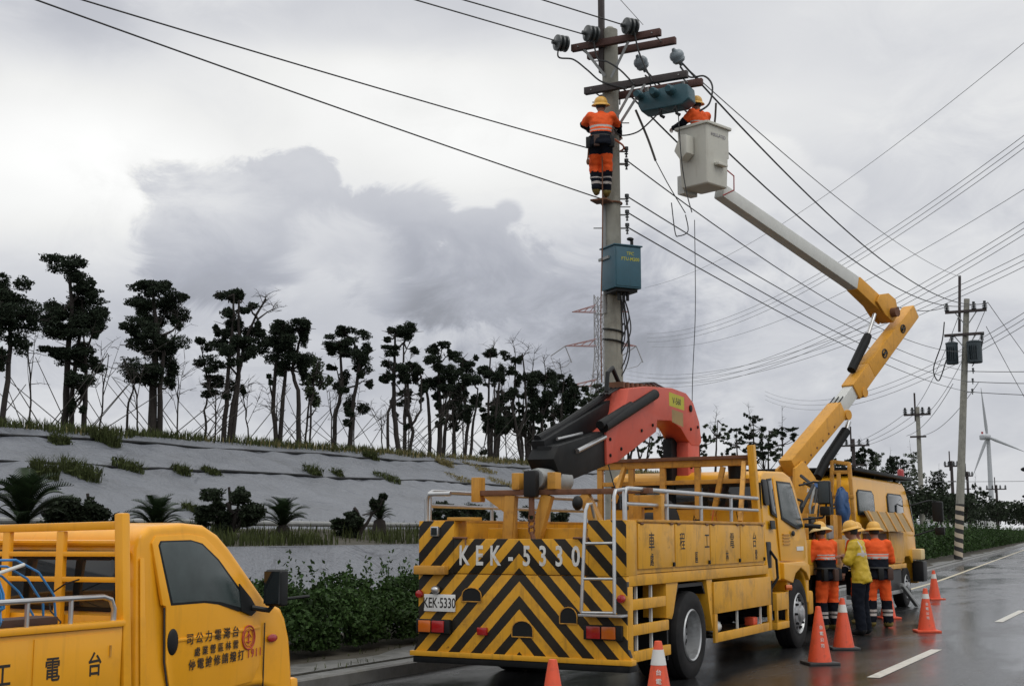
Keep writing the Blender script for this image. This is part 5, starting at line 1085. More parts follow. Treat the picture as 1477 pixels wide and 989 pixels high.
# striped pole down the road
P2b, P2t = Vector((-12.3, 78.4, 0)), Vector((-11.1, 78.4, 15.1))
SP = thing('utility_pole', 'leaning concrete pole with black and cream striped foot and two transformers', 'utility pole', tuple(P2b))
def on2(z): return P2b + (P2t - P2b) * (z / 15.1)
MB().tube([on2(z) for z in (3.3, 8, 15.1)], [.235, .2, .16], 24).obj('pole_shaft', conc, SP, smooth=True)
ft = link('striped_foot', MB().tube([Vector((0, 0, -.1)), on2(3.3) - P2b], [.25, .236], 24).mesh('striped_foot', smooth=True), band, SP, (0, 0, 0))
MB().bar(on2(13.2) + Vector((-.35, 0, 0)), on2(13.2) + Vector((-.18, 0, 3.3)), .14, .14, (0, 1, 0)).obj('steel_extension', armd, SP)
for z, a, b in ((14.35, -1.15, 1.15), (13.0, -1.15, 1.05)):
    c = on2(z); MB().box(c.x + a, c.x + b, c.y - .3, c.y - .17, z - .08, z + .08).obj('crossarm', armd, SP, bevel=.01)
    for s_ in (-1, 1): MB().bar((c.x + s_ * .6, c.y - .25, z - .05), (c.x + s_ * .1, c.y - .2, z - .75), .06, .02, (0, 1, 0)).obj('brace', greys, SP)
for dx in (-1.05, .45, 1.05): place_ins(insC, on2(14.35) + Vector((dx, -.24, .08)), (0, 0, 1.0), SP, 'pin_insulator').scale = (2.0, 2.0, 1.7)
for dx in (-.75, .9): place_ins(insC, on2(13.0) + Vector((dx, -.3, -.35)), (.2, -.3, 1), SP, 'fuse_cutout').scale = (1.6, 1.6, 1.5)
for dx, r in ((-.62, .34), (.62, .42)):
    c = on2(11.3) + Vector((dx, -.3, 0)); t = MB().lathe([(r * .9, 0), (r, .05), (r, 1.15), (r * 1.05, 1.17), (r * 1.05, 1.24), (r * .6, 1.3)], 24, c=tuple(c)).obj('transformer', tfm, SP, smooth=True)
    for k in range(5): MB().box(c.x + (.1 + .09 * k - .3) * 1.2, c.x + (.12 + .09 * k - .3) * 1.2, c.y - r - .1, c.y - r + .1, c.z + .2, c.z + 1.0).obj('cooling_fin', tfm, t)
cable([on2(13.0) + Vector((-1.1, -.3, .8)), on2(13.0) + Vector((-1.3, -.3, -.4)), on2(12) + Vector((-1.75, -.3, -.9)), on2(11) + Vector((-1.4, -.3, -.6)), on2(11.4) + Vector((-.95, -.3, .2))], .035, wirem, SP)
cable([on2(13.0) + Vector((1.0, -.3, -.3)), on2(12) + Vector((.85, -.4, -.2)), on2(11) + Vector((.5, -.5, .1))], .03, wirem, SP)
for z in (10.8, 10.2, 9.6): place_ins(insS, on2(z) + Vector((.5, -.1, 0)), (0, 0, 1), SP, 'spool_insulator').scale = (1.6, 1.6, 1.6); MB().tube([on2(z) + Vector((.15, -.1, .06)), on2(z) + Vector((.6, -.1, .06))], .03, 6).obj('bracket', greys, SP)
def far_pole(label, X, Y, h, w=2.2, dark=conc):
    t = thing('utility_pole', label, 'utility pole', (X, Y, 0), 'poles far down the road')
    MB().tube([(X, Y, 0), (X, Y, h)], [.24, .17], 14).obj('pole_shaft', dark, t, smooth=True)
    MB().bar((X - .2, Y, h - 1.2), (X - .2, Y, h + 1.2), .13, .13, (0, 1, 0)).obj('steel_extension', armd, t)
    MB().box(X - w / 2, X + w / 2, Y - .3, Y - .17, h - .75, h - .58).obj('crossarm', armd, t)
    for dx in (-w * .45, -w * .18, w * .2, w * .45): place_ins(insC, (X + dx, Y - .24, h - .58), (0, 0, 1), t, 'pin_insulator').scale = (2.4, 2.4, 2)
    MB().box(X - w * .3, X + w * .3, Y - .3, Y - .17, h - 2.6, h - 2.45).obj('crossarm', armd, t)
far_pole('far concrete pole with one crossarm standing left of the striped pole', -20.5, 113.5, 12.2)
far_pole('small dark pole with arms just right of the boom foot', -29.0, 126.5, 10.6, 3.2, armd)
far_pole('thin distant pole showing through the right hand trees', -26.5, 167.5, 10.4, 1.6, armd)
far_pole('thin distant pole left of the wind turbine tower', -29.5, 200, 10.5, 1.6, armd)
far_pole('distant pole beside the far bushes under the turbine', -27.5, 215, 9.0, 3, armd)
# ------------------------------------------------------------------ wires
def wire(label, a, b, sag, r, m=wirem, group='overhead lines', name='power_line'):
    a, b = Vector(a), Vector(b); pts = []
    for i in range(33):
        t = i / 32; p = a.lerp(b, t); p.z -= 4 * sag * t * (1 - t); pts.append(p)
    o = MB().tube(pts, r, 5).obj(name, m, None, smooth=True); return tag(o, label, 'power line', group)
wire('power line from the pole middle to the top left, upper of the long pair', (-9.3, 21.5, 8.62), (-15.04, 2.35, 8.46), .1, .012)
wire('power line from the pole middle to the top left, lower of the long pair', (-9.3, 21.5, 7.72), (-14.67, .4, 8.55), .1, .012)
wire('top arm power line to the upper left, at the outermost insulator', (-10.08, 21.1, 10.78), (-11.74, 13.26, 9.86), 0.0, .013)
wire('top arm power line to the upper left, at the insulator beside the pole', (-9.5, 21.1, 10.8), (-11.08, 14.0, 9.91), 0.0, .013)
wire('top arm power line to the upper left, at the right hand insulator', (-8.68, 21.1, 10.82), (-10.07, 16.02, 10.32), 0.0, .013)
wire('thin stay wire rising from the right hand insulator out of the frame', (-8.45, 21.4, 10.9), (-7.68, 17.32, 10.22), 0, .006, wireg)
wire('high power line from the outer right insulator down to the striped pole', (-7.95, 22.1, 10.3), (-9.95, 78.2, 14.75), 1.5, .02)
wire('high power line from the middle insulator passing behind the bucket', (-8.7, 22.15, 10.3), (-10.6, 78.2, 14.75), 1.6, .02)
wire('high power line from the left insulator passing behind the switch', (-9.4, 22.15, 10.3), (-12.1, 78.2, 14.75), 1.8, .02)
wire('thin top line running to the tip of the striped pole', (-8.02, 22.08, 10.36), (-11.35, 78.3, 16.4), .6, .012, wireg)
for lab, z0, z1, sg in (('uppermost low voltage line below the switch, reaching the striped pole', 8.46, 12.0, 1.0), ('second low voltage line between the two poles', 7.78, 10.85, .6), ('third low voltage line between the two poles', 7.48, 10.25, .6), ('lowest low voltage line between the two poles', 7.2, 9.65, .5)):
    wire(lab, (-8.92, 21.75, z0), (-11.1, 78.3, z1), sg, .013)
for lab, z0, z1 in (('upper service line leaving the striped pole to the right', 10.85, 10.6), ('middle service line leaving the striped pole to the right', 10.25, 9.7), ('lower service line leaving the striped pole to the right', 9.65, 8.9)):
    wire(lab, (-11.0, 78.3, z0), (3, 74, z1), .35, .02)
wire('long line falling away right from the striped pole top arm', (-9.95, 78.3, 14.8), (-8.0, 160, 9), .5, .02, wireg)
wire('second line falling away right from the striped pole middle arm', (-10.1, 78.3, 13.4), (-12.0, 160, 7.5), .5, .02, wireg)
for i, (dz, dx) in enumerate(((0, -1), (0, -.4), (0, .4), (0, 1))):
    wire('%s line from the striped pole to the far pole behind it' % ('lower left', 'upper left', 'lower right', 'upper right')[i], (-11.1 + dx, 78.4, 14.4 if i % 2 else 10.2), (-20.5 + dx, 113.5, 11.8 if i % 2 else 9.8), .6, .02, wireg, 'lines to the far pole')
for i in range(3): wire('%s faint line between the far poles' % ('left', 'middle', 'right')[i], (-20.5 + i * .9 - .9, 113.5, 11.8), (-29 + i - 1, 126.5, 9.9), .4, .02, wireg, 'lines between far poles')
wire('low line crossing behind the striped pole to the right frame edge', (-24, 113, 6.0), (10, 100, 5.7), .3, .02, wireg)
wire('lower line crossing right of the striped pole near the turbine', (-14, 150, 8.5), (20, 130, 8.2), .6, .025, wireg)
TRL = [((-73.47, 184.78, 31.24), (8.69, 57.19, 28.11), 'uppermost bundle'), ((-73.91, 185.63, 24.61), (8.36, 57.83, 23.19), 'middle bundle'), ((-76.67, 184.02, 25.66), (8.89, 58.55, 20.45), 'bundle below the middle one'), ((-58.03, 194.27, 22.5), (3.93, 56.55, 16.87), 'lowest bundle')]
for a, b, nm in TRL:
    for k in range(3):
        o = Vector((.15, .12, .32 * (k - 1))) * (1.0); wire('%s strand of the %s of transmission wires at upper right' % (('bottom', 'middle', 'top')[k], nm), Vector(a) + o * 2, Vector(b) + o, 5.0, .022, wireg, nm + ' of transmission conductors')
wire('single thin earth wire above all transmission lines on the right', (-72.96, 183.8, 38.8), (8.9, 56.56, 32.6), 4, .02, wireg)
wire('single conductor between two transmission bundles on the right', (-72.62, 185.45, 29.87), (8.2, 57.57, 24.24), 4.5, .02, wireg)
for i, (z, e) in enumerate(()):
    wire('faint transmission conductor leaving the red pylon to the left, behind the pines', (-94, 199, z), (-150, 40, e), 9, .03, wireg, 'conductors left of the pylon')
# ------------------------------------------------------------------ pylon and turbine
PY = thing('transmission_pylon', 'distant lattice pylon with red arms hidden behind the concrete pole', 'pylon', (-87.5, 200, 0))
pc = Vector((-87.5, 200, 0)); b = MB(); tipz = 41.5
def hw(z): return 4.2 - 3.4 * min(1, z / 30.)
zs = [0, 5, 10, 14.5, 18.5, 22, 25, 28, 31, 34, 37, 39.5, 41.5]
for i, z in enumerate(zs[:-1]):
    z2 = zs[i + 1]; a, c = hw(z), hw(z2)
    for k in range(4):
        q = [(-1, -1), (1, -1), (1, 1), (-1, 1)]; p1, p2 = q[k], q[(k + 1) % 4]
        A, Bq = pc + Vector((p1[0] * a, p1[1] * a, z)), pc + Vector((p2[0] * a, p2[1] * a, z)); Cq, Dq = pc + Vector((p1[0] * c, p1[1] * c, z2)), pc + Vector((p2[0] * c, p2[1] * c, z2))
        b.bar(A, Cq, .14, .14); b.bar(A, Dq, .08, .08); b.bar(Bq, Cq, .08, .08); b.bar(A, Bq, .08, .08)
b.obj('lattice_tower', pylm, PY)
insP = MB().tube([(0, 0, 0), (0, 0, -1)], .12, 8).mesh('insulator_string'); insP.materials.append(pylm)
for z, L_ in ((38.6, 4.8), (32.8, 6.0), (26.0, 5.6)):
    for s_ in (-1, 1):
        b = MB(); e = pc + RT * s_ * L_ + Vector((0, 0, z))
        for dy in (-.8, .8):
            r0 = pc + RT * s_ * .8 + FW * dy
            b.bar(r0 + Vector((0, 0, z)), e, .12, .12); b.bar(r0 + Vector((0, 0, z + 1.1)), e, .12, .12)
            for t in (.25, .5, .75): b.bar((r0 + Vector((0, 0, z))).lerp(e, t), (r0 + Vector((0, 0, z + 1.1))).lerp(e, t - .2), .07, .07)
        arm = b.obj('tower_arm', pylr, PY)
        if z < 38:
            for d in (Vector((-.75, -.3, -.55)), Vector((.3, .3, -1))):
                o = place_ins(insP, e, -d, PY, 'insulator_string'); o.scale = (.8, .8, 3.0)
            MB().tube([e + RT * (-2.4) + Vector((0, 0, -1.9)), e + RT * -1.6 + Vector((0, 0, -3.9)), e + RT * .2 + Vector((0, 0, -3.4)), e + RT * .9 + Vector((0, 0, -2.6))], .06, 6).obj('jumper_loop', pylm, PY)
TB = thing('wind_turbine', 'white three bladed wind turbine far off on the right', 'wind turbine', (-59.0, 444, 0))
hub = Vector((-58.6, 443.1, 32.2))
MB().tube([(-58.6, 445, 0), (-58.6, 445, 31.8)], [.95, .6], 24).obj('tower', turbm, TB, smooth=True)
MB().box(-61.2, -57.8, 443.8, 446.0, 31.4, 33.0).obj('nacelle', turbm, TB, bevel=.4)
MB().ell(tuple(hub + Vector((0, -.3, 0))), (1.0, 1.2, 1.0)).obj('hub', turbm, TB, smooth=True)
MB().box(-60.6, -60.0, 444.4, 445, 33.3, 34).obj('warning_light', lampr, TB)
for e in (Vector((-59.4, 440.4, 47.8)), Vector((-48.2, 448.4, 27.4)), Vector((-63.6, 442.6, 19.6))):
    d = e - hub; b = MB(); dn = d.normalized(); side = dn.cross(Vector((0, 1, 0))).normalized(); th = dn.cross(side)
    sec = [(0, .3, .3), (.08, .4, .3), (.22, .5, .18), (.6, .32, .1), (1.0, .07, .04)]; V = []; F = []
    for t, w, h in sec:
        for k in range(8):
            a = 2 * math.pi * k / 8; V.append(hub + d * t + side * w * math.cos(a) + th * h * math.sin(a))
    for i in range(4):
        for k in range(8): F.append((i * 8 + k, i * 8 + (k + 1) % 8, (i + 1) * 8 + (k + 1) % 8, (i + 1) * 8 + k))
    b.add(V, F).obj('blade', turbm, TB, smooth=True)
# street lamps whose heads reach into the frame from across the road
for i, (x, y, z, lab) in enumerate(((-7.0, 64.2, 4.55, 'upper dark lamp head reaching in from the right frame edge'), (-10.6, 96.6, 4.15, 'lower dark lamp head reaching in from the right frame edge'))):
    t = thing('street_lamp', lab, 'street lamp', (x + 7, y, 0), 'street lamps right of the frame')
    MB().tube([(x + 7, y, 0), (x + 7, y, z + .2), (x + 5.5, y, z + .5), (x + .6, y, z + .1)], [.09, .06, .05, .04], 10).obj('post', armd, t, smooth=True)
    MB().ell((x + .3, y, z), (.42, .2, .14)).obj('lamp_head', blkp, t, smooth=True)
# low sheds on the horizon
for i, (x, y, w, h) in enumerate(((-40, 260, 12, 4.5), (-22, 300, 16, 4.0))):
    t = thing('shed', ('low grey shed behind the far bushes left of the turbine', 'long low shed on the horizon right of the turbine')[i], 'shed', (x, y, 0))
    MB().box(x - w / 2, x + w / 2, y - 4, y + 4, 0, h).obj('wall', boomw, t); MB().prism([(y - 4.4, h), (y, h + 1.5), (y + 4.4, h)], x - w / 2 - .4, x + w / 2 + .4).obj('roof', greys, t)
# ------------------------------------------------------------------ trees
def clump_pts(rg, c, r, n):
    d = rg.normal(size=(n, 3)); d /= np.linalg.norm(d, axis=1)[:, None]; q = rg.uniform(.25, 1, n) ** .5
    q *= 1 + .22 * np.sin(d[:, 0] * 5 + c[0] * 9) + .2 * np.sin(d[:, 2] * 7 + c[1] * 5)
    return np.array(c) + d * q[:, None] * np.array(r)
def build_tree(name, label, base, trunks, clumps, seed, leaf=leafp, dens=4.2, size=.031, group='pines along the embankment crest', cat='tree', bare=(), barem=twigm):
    """trunks: lists of (x,y,z,r); clumps: (x,y,z,rx,rz) in metres about the base; x runs across, y runs back"""
    rg = np.random.default_rng(seed); rr = random.Random(seed); t = thing(name, label, cat, base, group)
    def Q(x, y, z): return RT * x + FW * y + Vector((0, 0, z))
    b = MB()
    for tr in trunks:
        pts = [Q(*p[:3]) for p in tr]; P = []; rs = []
        for i in range(len(pts) - 1):
            for k in range(4):
                s_ = k / 4; P.append(pts[i].lerp(pts[i + 1], s_) + Vector((rr.uniform(-.02, .02), rr.uniform(-.02, .02), 0))); rs.append(tr[i][3] * (1 - s_) + tr[i + 1][3] * s_)
        P.append(pts[-1]); rs.append(tr[-1][3]); b.tube(P, rs, 8)
    ax = [Q(*p[:3]) for tr in trunks for p in tr[1:]]
    tips = []
    for c in clumps:
        cc = Q(*c[:3]); n_ = min(ax, key=lambda a: (a - cc).length + .6 * max(0, a.z - cc.z)); mid = n_.lerp(cc, .55) + Vector((0, 0, -.06))
        b.tube([n_, mid, cc], [.035, .025, .01], 5)
        for k in range(3):
            e = cc + Vector((rr.uniform(-1, 1) * c[3], rr.uniform(-1, 1) * c[3], rr.uniform(-.6, .8) * c[4])); b.tube([mid.lerp(cc, .6), e], [.014, .005], 4)
    link('trunk', b.mesh('trunk', smooth=True, ang=60), bark, t, (0, 0, 0))
    pts = []
    for c in clumps:
        cc = Q(*c[:3]); n = int(dens * (110 + 5200 * c[3] * c[4])); k = max(2, int(c[3] * 11))
        for j in range(k):
            off = Vector((rr.uniform(-1, 1) * c[3] * .85, rr.uniform(-1, 1) * c[3] * .85, rr.uniform(-.85, .85) * c[4]))
            pts.append(clump_pts(rg, tuple(cc + off), (c[3] * .48 * rr.uniform(.6, 1.3), c[3] * .48, c[4] * .5 * rr.uniform(.6, 1.25) + .02), n // k))
    if pts: quads('crown', np.concatenate(pts), 0, size, leaf, t, seed=seed, aspect=.45, loc=(0, 0, 0))
    if bare:
        bb = MB()
        for br in bare:
            p0 = Q(*br[:3]); p1 = Q(*br[3:6]); bb.tube([p0, p0.lerp(p1, .5) + Vector((rr.uniform(-.04, .04), 0, rr.uniform(0, .05))), p1], [br[6], br[6] * .6, br[6] * .2], 5)
            for k in range(int(br[7])):
                s_ = rr.uniform(.25, 1); q = p0.lerp(p1, s_); e = q + RT * rr.uniform(-.45, .45) + FW * rr.uniform(-.3, .3) + Vector((0, 0, rr.uniform(-.05, .4))); bb.tube([q, q.lerp(e, .5) + Vector((0, 0, .03)), e], [.009, .006, .003], 4)
                for _ in range(2):
                    q2 = q.lerp(e, rr.uniform(.3, 1)); bb.tube([q2, q2 + RT * rr.uniform(-.2, .2) + Vector((0, 0, rr.uniform(-.05, .2)))], [.005, .002], 4)
        link('bare_branches', bb.mesh('bare_branches'), barem, t, (0, 0, 0))
    return t
def traced(label, x0, y0, Y, s, trunks, clumps, seed, **k):
    """sizes were read off in a common unit, s of them to the metre"""
    rr = random.Random(seed); px = lambda x, y: ((x - x0) / s, (y0 - y) / s)
    tr = [[(*((px(x, y)[0], rr.uniform(-.15, .15) if j else rr.uniform(-.1, .1), px(x, y)[1])), w / s / 2) for j, (x, y, w) in enumerate(t_)] for t_ in trunks]
    cl_ = [(px(x, y)[0], rr.uniform(-.35, .35), px(x, y)[1], a / s * (1.32 if s > 43 else 1.55), c / s * (1.45 if s > 43 else 1.65)) for x, y, a, c in clumps]
    ba = [(px(b[0], b[1])[0], 0, px(b[0], b[1])[1], px(b[2], b[3])[0], rr.uniform(-.2, .2), px(b[2], b[3])[1], b[4] / s / 2, b[5]) for b in k.pop('bare', ())]
    return build_tree('pine_tree', label, (-22, Y, uz(22, Y) - .02), tr, cl_, seed, bare=ba, **k)
traced('dark pine cut by the left frame edge, first on the crest', 5, 620, 19.2, 69, [[(3, 625, 9), (6, 520, 7), (4, 430, 4)]], [(0, 412, 22, 12), (8, 432, 28, 14), (14, 452, 30, 12), (35, 460, 14, 9), (0, 480, 22, 16), (-10, 450, 25, 30), (4, 512, 12, 12), (-14, 420, 20, 16)], 1)
traced('tallest pine on the crest, tiered crown on three trunks', 93, 622, 20.9, 65.5, [[(90, 626, 11), (88, 540, 9), (95, 430, 6), (92, 372, 3)], [(99, 626, 8), (100, 520, 6), (108, 440, 3)], [(119, 626, 8), (118, 560, 7), (116, 500, 3)]],
       [(88, 371, 22, 8), (96, 378, 18, 7), (92, 400, 20, 10), (108, 408, 14, 9), (104, 418, 22, 8), (84, 432, 18, 14), (104, 442, 26, 14), (128, 450, 14, 12), (90, 460, 26, 14), (62, 461, 14, 7), (72, 454, 12, 7), (134, 468, 9, 9), (112, 470, 22, 12), (70, 494, 14, 7), (82, 505, 16, 9), (100, 495, 24, 14), (118, 515, 18, 10), (128, 520, 10, 7), (106, 545, 14, 10), (122, 548, 15, 9), (96, 580, 8, 10), (110, 585, 8, 8)], 2)
traced('dense column shaped pine, third from the left, small low side branch', 222, 635, 23.7, 60.4, [[(219, 640, 14), (217, 560, 11), (218, 470, 7), (208, 405, 3)], [(228, 638, 9), (228, 560, 7), (235, 480, 3)], [(180, 630, 4), (182, 580, 3), (192, 548, 2)]],
       [(200, 399, 16, 7), (210, 406, 16, 7), (195, 410, 12, 6), (214, 424, 22, 10), (238, 424, 12, 9), (228, 414, 14, 8), (200, 442, 16, 12), (224, 448, 24, 16), (180, 464, 12, 8), (198, 468, 20, 12), (248, 462, 8, 6), (224, 478, 24, 14), (182, 482, 12, 8), (205, 498, 22, 12), (232, 504, 14, 12), (212, 525, 22, 12), (236, 530, 14, 14), (216, 548, 22, 10), (174, 537, 9, 5), (188, 535, 8, 5), (238, 552, 10, 8)], 3, bare=[(240, 520, 247, 425, 2, 14)])
traced('forked pine with a tall dead bare top on its right', 325, 640, 26.3, 56.3, [[(322, 645, 8), (325, 560, 6), (330, 450, 4), (330, 420, 2)], [(328, 645, 7), (336, 560, 6), (345, 490, 5), (362, 450, 3), (376, 424, 2)], [(334, 645, 7), (340, 540, 6), (338, 430, 3)], [(296, 642, 4), (294, 590, 3), (298, 552, 2)]],
       [(310, 416, 13, 5), (326, 420, 14, 6), (340, 424, 9, 7), (334, 440, 14, 7), (326, 447, 10, 6), (355, 438, 7, 6), (320, 466, 15, 9), (338, 470, 12, 10), (302, 469, 9, 5), (306, 482, 10, 6), (288, 497, 12, 7), (312, 497, 18, 9), (346, 485, 18, 10), (362, 480, 12, 8), (322, 512, 20, 10), (350, 505, 14, 8), (300, 530, 14, 6), (292, 548, 14, 6), (312, 545, 14, 8), (312, 562, 14, 6), (372, 462, 7, 5), (340, 560, 7, 7)], 4, bare=[(362, 450, 378, 418, 3, 10), (366, 455, 394, 435, 3, 8)])
traced('flat topped pine on three splayed trunks, fifth on the crest', 405, 645, 28.5, 53.2, [[(400, 648, 7), (393, 570, 6), (400, 480, 4)], [(404, 648, 7), (408, 570, 6), (415, 490, 3)], [(434, 650, 8), (430, 560, 6), (420, 530, 5), (432, 480, 3)]],
       [(396, 467, 12, 5), (410, 464, 12, 5), (440, 464, 12, 7), (428, 470, 16, 9), (396, 480, 16, 10), (440, 485, 11, 14), (415, 490, 18, 12), (395, 500, 14, 10), (424, 505, 18, 10), (408, 518, 18, 9), (438, 508, 9, 10), (396, 525, 10, 10), (434, 528, 9, 12), (390, 545, 5, 6)], 5)
traced('thin leafed broad tree standing between two dark pines', 452, 648, 29.9, 51.5, [[(444, 650, 3), (446, 600, 3), (452, 540, 2)], [(451, 650, 3), (453, 580, 3), (460, 520, 2)]], [(455, 515, 14, 9), (440, 530, 12, 10), (464, 532, 14, 10), (452, 550, 14, 10), (470, 550, 10, 8), (446, 572, 10, 10), (458, 585, 8, 10)], 6, leaf=leaft, dens=.5, size=.06)
traced('wind swept pine with crown leaning over two bent trunks', 492, 652, 31.4, 49.5, [[(482, 654, 7), (484, 600, 6), (492, 560, 5), (488, 500, 3)], [(504, 654, 8), (508, 590, 6), (518, 520, 4), (505, 485, 3)]],
       [(495, 478, 12, 5), (508, 484, 14, 6), (484, 492, 14, 5), (502, 495, 16, 7), (472, 501, 10, 4), (520, 500, 9, 8), (512, 510, 18, 8), (532, 506, 8, 5), (488, 512, 12, 7), (520, 522, 14, 8), (482, 525, 8, 5), (528, 545, 8, 8), (486, 545, 12, 8), (490, 560, 10, 6), (510, 580, 12, 12), (508, 600, 10, 8), (500, 595, 8, 6)], 7)
traced('pine with a flat flag shaped top, middle of the crest row', 570, 656, 34.4, 46.4, [[(575, 660, 8), (564, 590, 7), (566, 540, 5), (565, 480, 3)], [(558, 656, 5), (556, 600, 4), (562, 570, 3)], [(578, 520, 3), (578, 490, 2)]],
       [(556, 474, 9, 5), (566, 472, 9, 6), (590, 470, 13, 5), (576, 472, 10, 6), (580, 483, 10, 6), (560, 486, 8, 5), (562, 502, 12, 5), (586, 502, 8, 4), (556, 514, 10, 6), (566, 524, 14, 8), (552, 534, 9, 7), (578, 530, 8, 9), (572, 540, 10, 8), (549, 545, 6, 5)], 8, bare=[(578, 510, 590, 480, 2, 8)])
traced('bare candelabra shaped trunk with a small tuft above', 592, 658, 35.3, 45.5, [[(588, 660, 5), (593, 620, 5), (586, 590, 4), (584, 540, 3)], [(593, 610, 4), (604, 590, 3), (604, 540, 2)], [(586, 600, 3), (578, 560, 2)]], [(592, 520, 10, 5), (600, 530, 10, 6), (588, 536, 8, 5), (594, 548, 9, 7), (590, 615, 6, 5)], 9)
traced('full crowned pine with dark mass down its trunk, left of the boom tip', 622, 660, 36.6, 44.2, [[(617, 662, 6), (616, 600, 5), (612, 565, 4)], [(630, 662, 8), (632, 600, 7), (628, 520, 4)], [(634, 610, 4), (642, 560, 2)]],
       [(622, 500, 10, 5), (634, 500, 9, 6), (628, 510, 12, 7), (640, 508, 8, 7), (620, 522, 12, 7), (634, 528, 14, 10), (616, 540, 14, 9), (646, 545, 8, 9), (630, 548, 14, 10), (612, 555, 9, 7), (640, 562, 9, 9), (606, 552, 8, 6), (632, 572, 9, 8), (628, 585, 7, 8), (634, 610, 6, 9)], 10)
traced('two storey pine, dark tuft low and high, right of the full crowned one', 676, 664, 38.9, 42.2, [[(670, 666, 5), (676, 610, 5), (668, 560, 4), (668, 515, 2)], [(680, 666, 5), (682, 620, 4), (690, 560, 2)]], [(668, 514, 10, 5), (676, 519, 9, 4), (666, 530, 9, 5), (658, 538, 8, 5), (672, 548, 13, 8), (684, 552, 9, 7), (662, 560, 9, 6), (680, 585, 10, 9), (674, 600, 10, 8), (686, 580, 6, 7)], 11)
traced('slim pine with an umbrella tuft on top of a long stem', 708, 667, 40.6, 40.8, [[(705, 669, 5), (703, 610, 4), (704, 560, 3), (706, 508, 2)], [(714, 669, 4), (714, 600, 4), (720, 540, 2)]], [(700, 508, 8, 3.5), (712, 507, 9, 3.5), (703, 530, 8, 7), (694, 538, 6, 5), (722, 533, 8, 9), (708, 545, 9, 6), (714, 598, 10, 11), (720, 615, 7, 9), (708, 612, 7, 7), (696, 650, 6, 3)], 12, bare=[(706, 510, 712, 495, 1.5, 6)])
traced('open crowned pine with dead twigs reaching above its tufts', 745, 669, 42.6, 39.3, [[(752, 672, 6), (745, 625, 5), (738, 590, 4), (742, 520, 2)], [(746, 630, 4), (758, 590, 3), (752, 510, 2)]], [(738, 515, 7, 6), (752, 512, 5, 4), (736, 530, 7, 6), (742, 560, 9, 7), (734, 570, 8, 5), (756, 545, 6, 6), (740, 600, 6, 8), (734, 615, 6, 6)], 13, bare=[(742, 520, 738, 490, 1.6, 10), (752, 515, 762, 500, 1.6, 10)])
traced('dense pine behind the black boom tip', 775, 672, 44.3, 38.2, [[(768, 674, 5), (768, 600, 4), (766, 540, 3)], [(784, 674, 4), (780, 600, 4), (786, 540, 2)]], [(764, 540, 8, 6), (778, 546, 10, 7), (790, 544, 8, 6), (768, 556, 10, 8), (786, 560, 12, 8), (774, 572, 10, 8), (792, 575, 8, 8), (768, 590, 7, 8), (786, 592, 8, 8), (776, 612, 7, 9)], 14, bare=[(766, 540, 770, 505, 1.6, 9), (786, 540, 782, 512, 1.6, 9)])
traced('bushy pine half hidden by the red crane, left of the concrete pole', 815, 674, 46.8, 36.6, [[(805, 676, 5), (808, 600, 4), (812, 550, 2)], [(822, 676, 4), (824, 600, 4), (828, 560, 2)]], [(806, 548, 8, 6), (820, 555, 9, 7), (832, 562, 8, 7), (812, 570, 11, 8), (828, 580, 10, 8), (806, 588, 9, 8), (822, 600, 9, 9), (810, 612, 8, 9), (832, 604, 7, 8)], 15, bare=[(812, 550, 806, 522, 1.6, 9)])
# farther pines: crowns grown by rule, each its own shape
def wild(seed, h, leaf=leafp):
    r = random.Random(seed); tr = []; cl_ = []; n = r.choice((1, 2, 2))
    for k in range(n):
        x = r.uniform(-.3, .3) * (k > 0); lean = r.uniform(-.3, .3); top = h * r.uniform(.85, .98)
        tr.append([(x, 0, 0, .06 + h * .006), (x + lean * .3, r.uniform(-.1, .1), top * .4, .05 + h * .004), (x + lean * .8, r.uniform(-.2, .2), top * .75, .04), (x + lean, 0, top, .018)])
        for i in range(int(9 + h * 1.2)):
            t = r.uniform(.42, 1) ** .8; w = (1.05 - abs(t - .72) * 1.5) * h * (.16 if seed < 75 else .11)
            cl_.append((x + lean * t + r.uniform(-1, 1) * w * 1.1, r.uniform(-1, 1) * w, top * t + .1, r.uniform(.5, 1.0) * h * .066, r.uniform(.5, 1) * h * .04))
    return tr, cl_
FAR = [(-24.4, 54.8, 8.7), (-27.0, 63.0, 9.2), (-23.5, 56.9, 6.8), (-25.0, 62.7, 7.1), (-24.6, 64.2, 6.8), (-24.6, 69.8, 7.4), (-24.9, 73.3, 8.4), (-26.6, 83.1, 8.9), (-26.4, 85.7, 9.6), (-27.4, 92.4, 9.8), (-26.5, 93.3, 10.1), (-29.7, 108.6, 9.1), (-31.3, 128.9, 9.3), (-30.4, 130.0, 9.7), (-31.4, 142.1, 10.8), (-35.2, 165.3, 11.9), (-34.8, 173.0, 11.7), (-39.2, 201.9, 12.8), (-35.1, 188.6, 13.5), (-40.1, 230.0, 11.9), (-38.7, 230.0, 12.1), (-37.3, 230.0, 10.7), (-32.9, 230.0, 10.6), (-31.5, 230.0, 9.4)]
ORD = ['first', 'second', 'third', 'fourth', 'fifth', 'sixth', 'seventh', 'eighth', 'ninth', 'tenth', 'eleventh', 'twelfth']
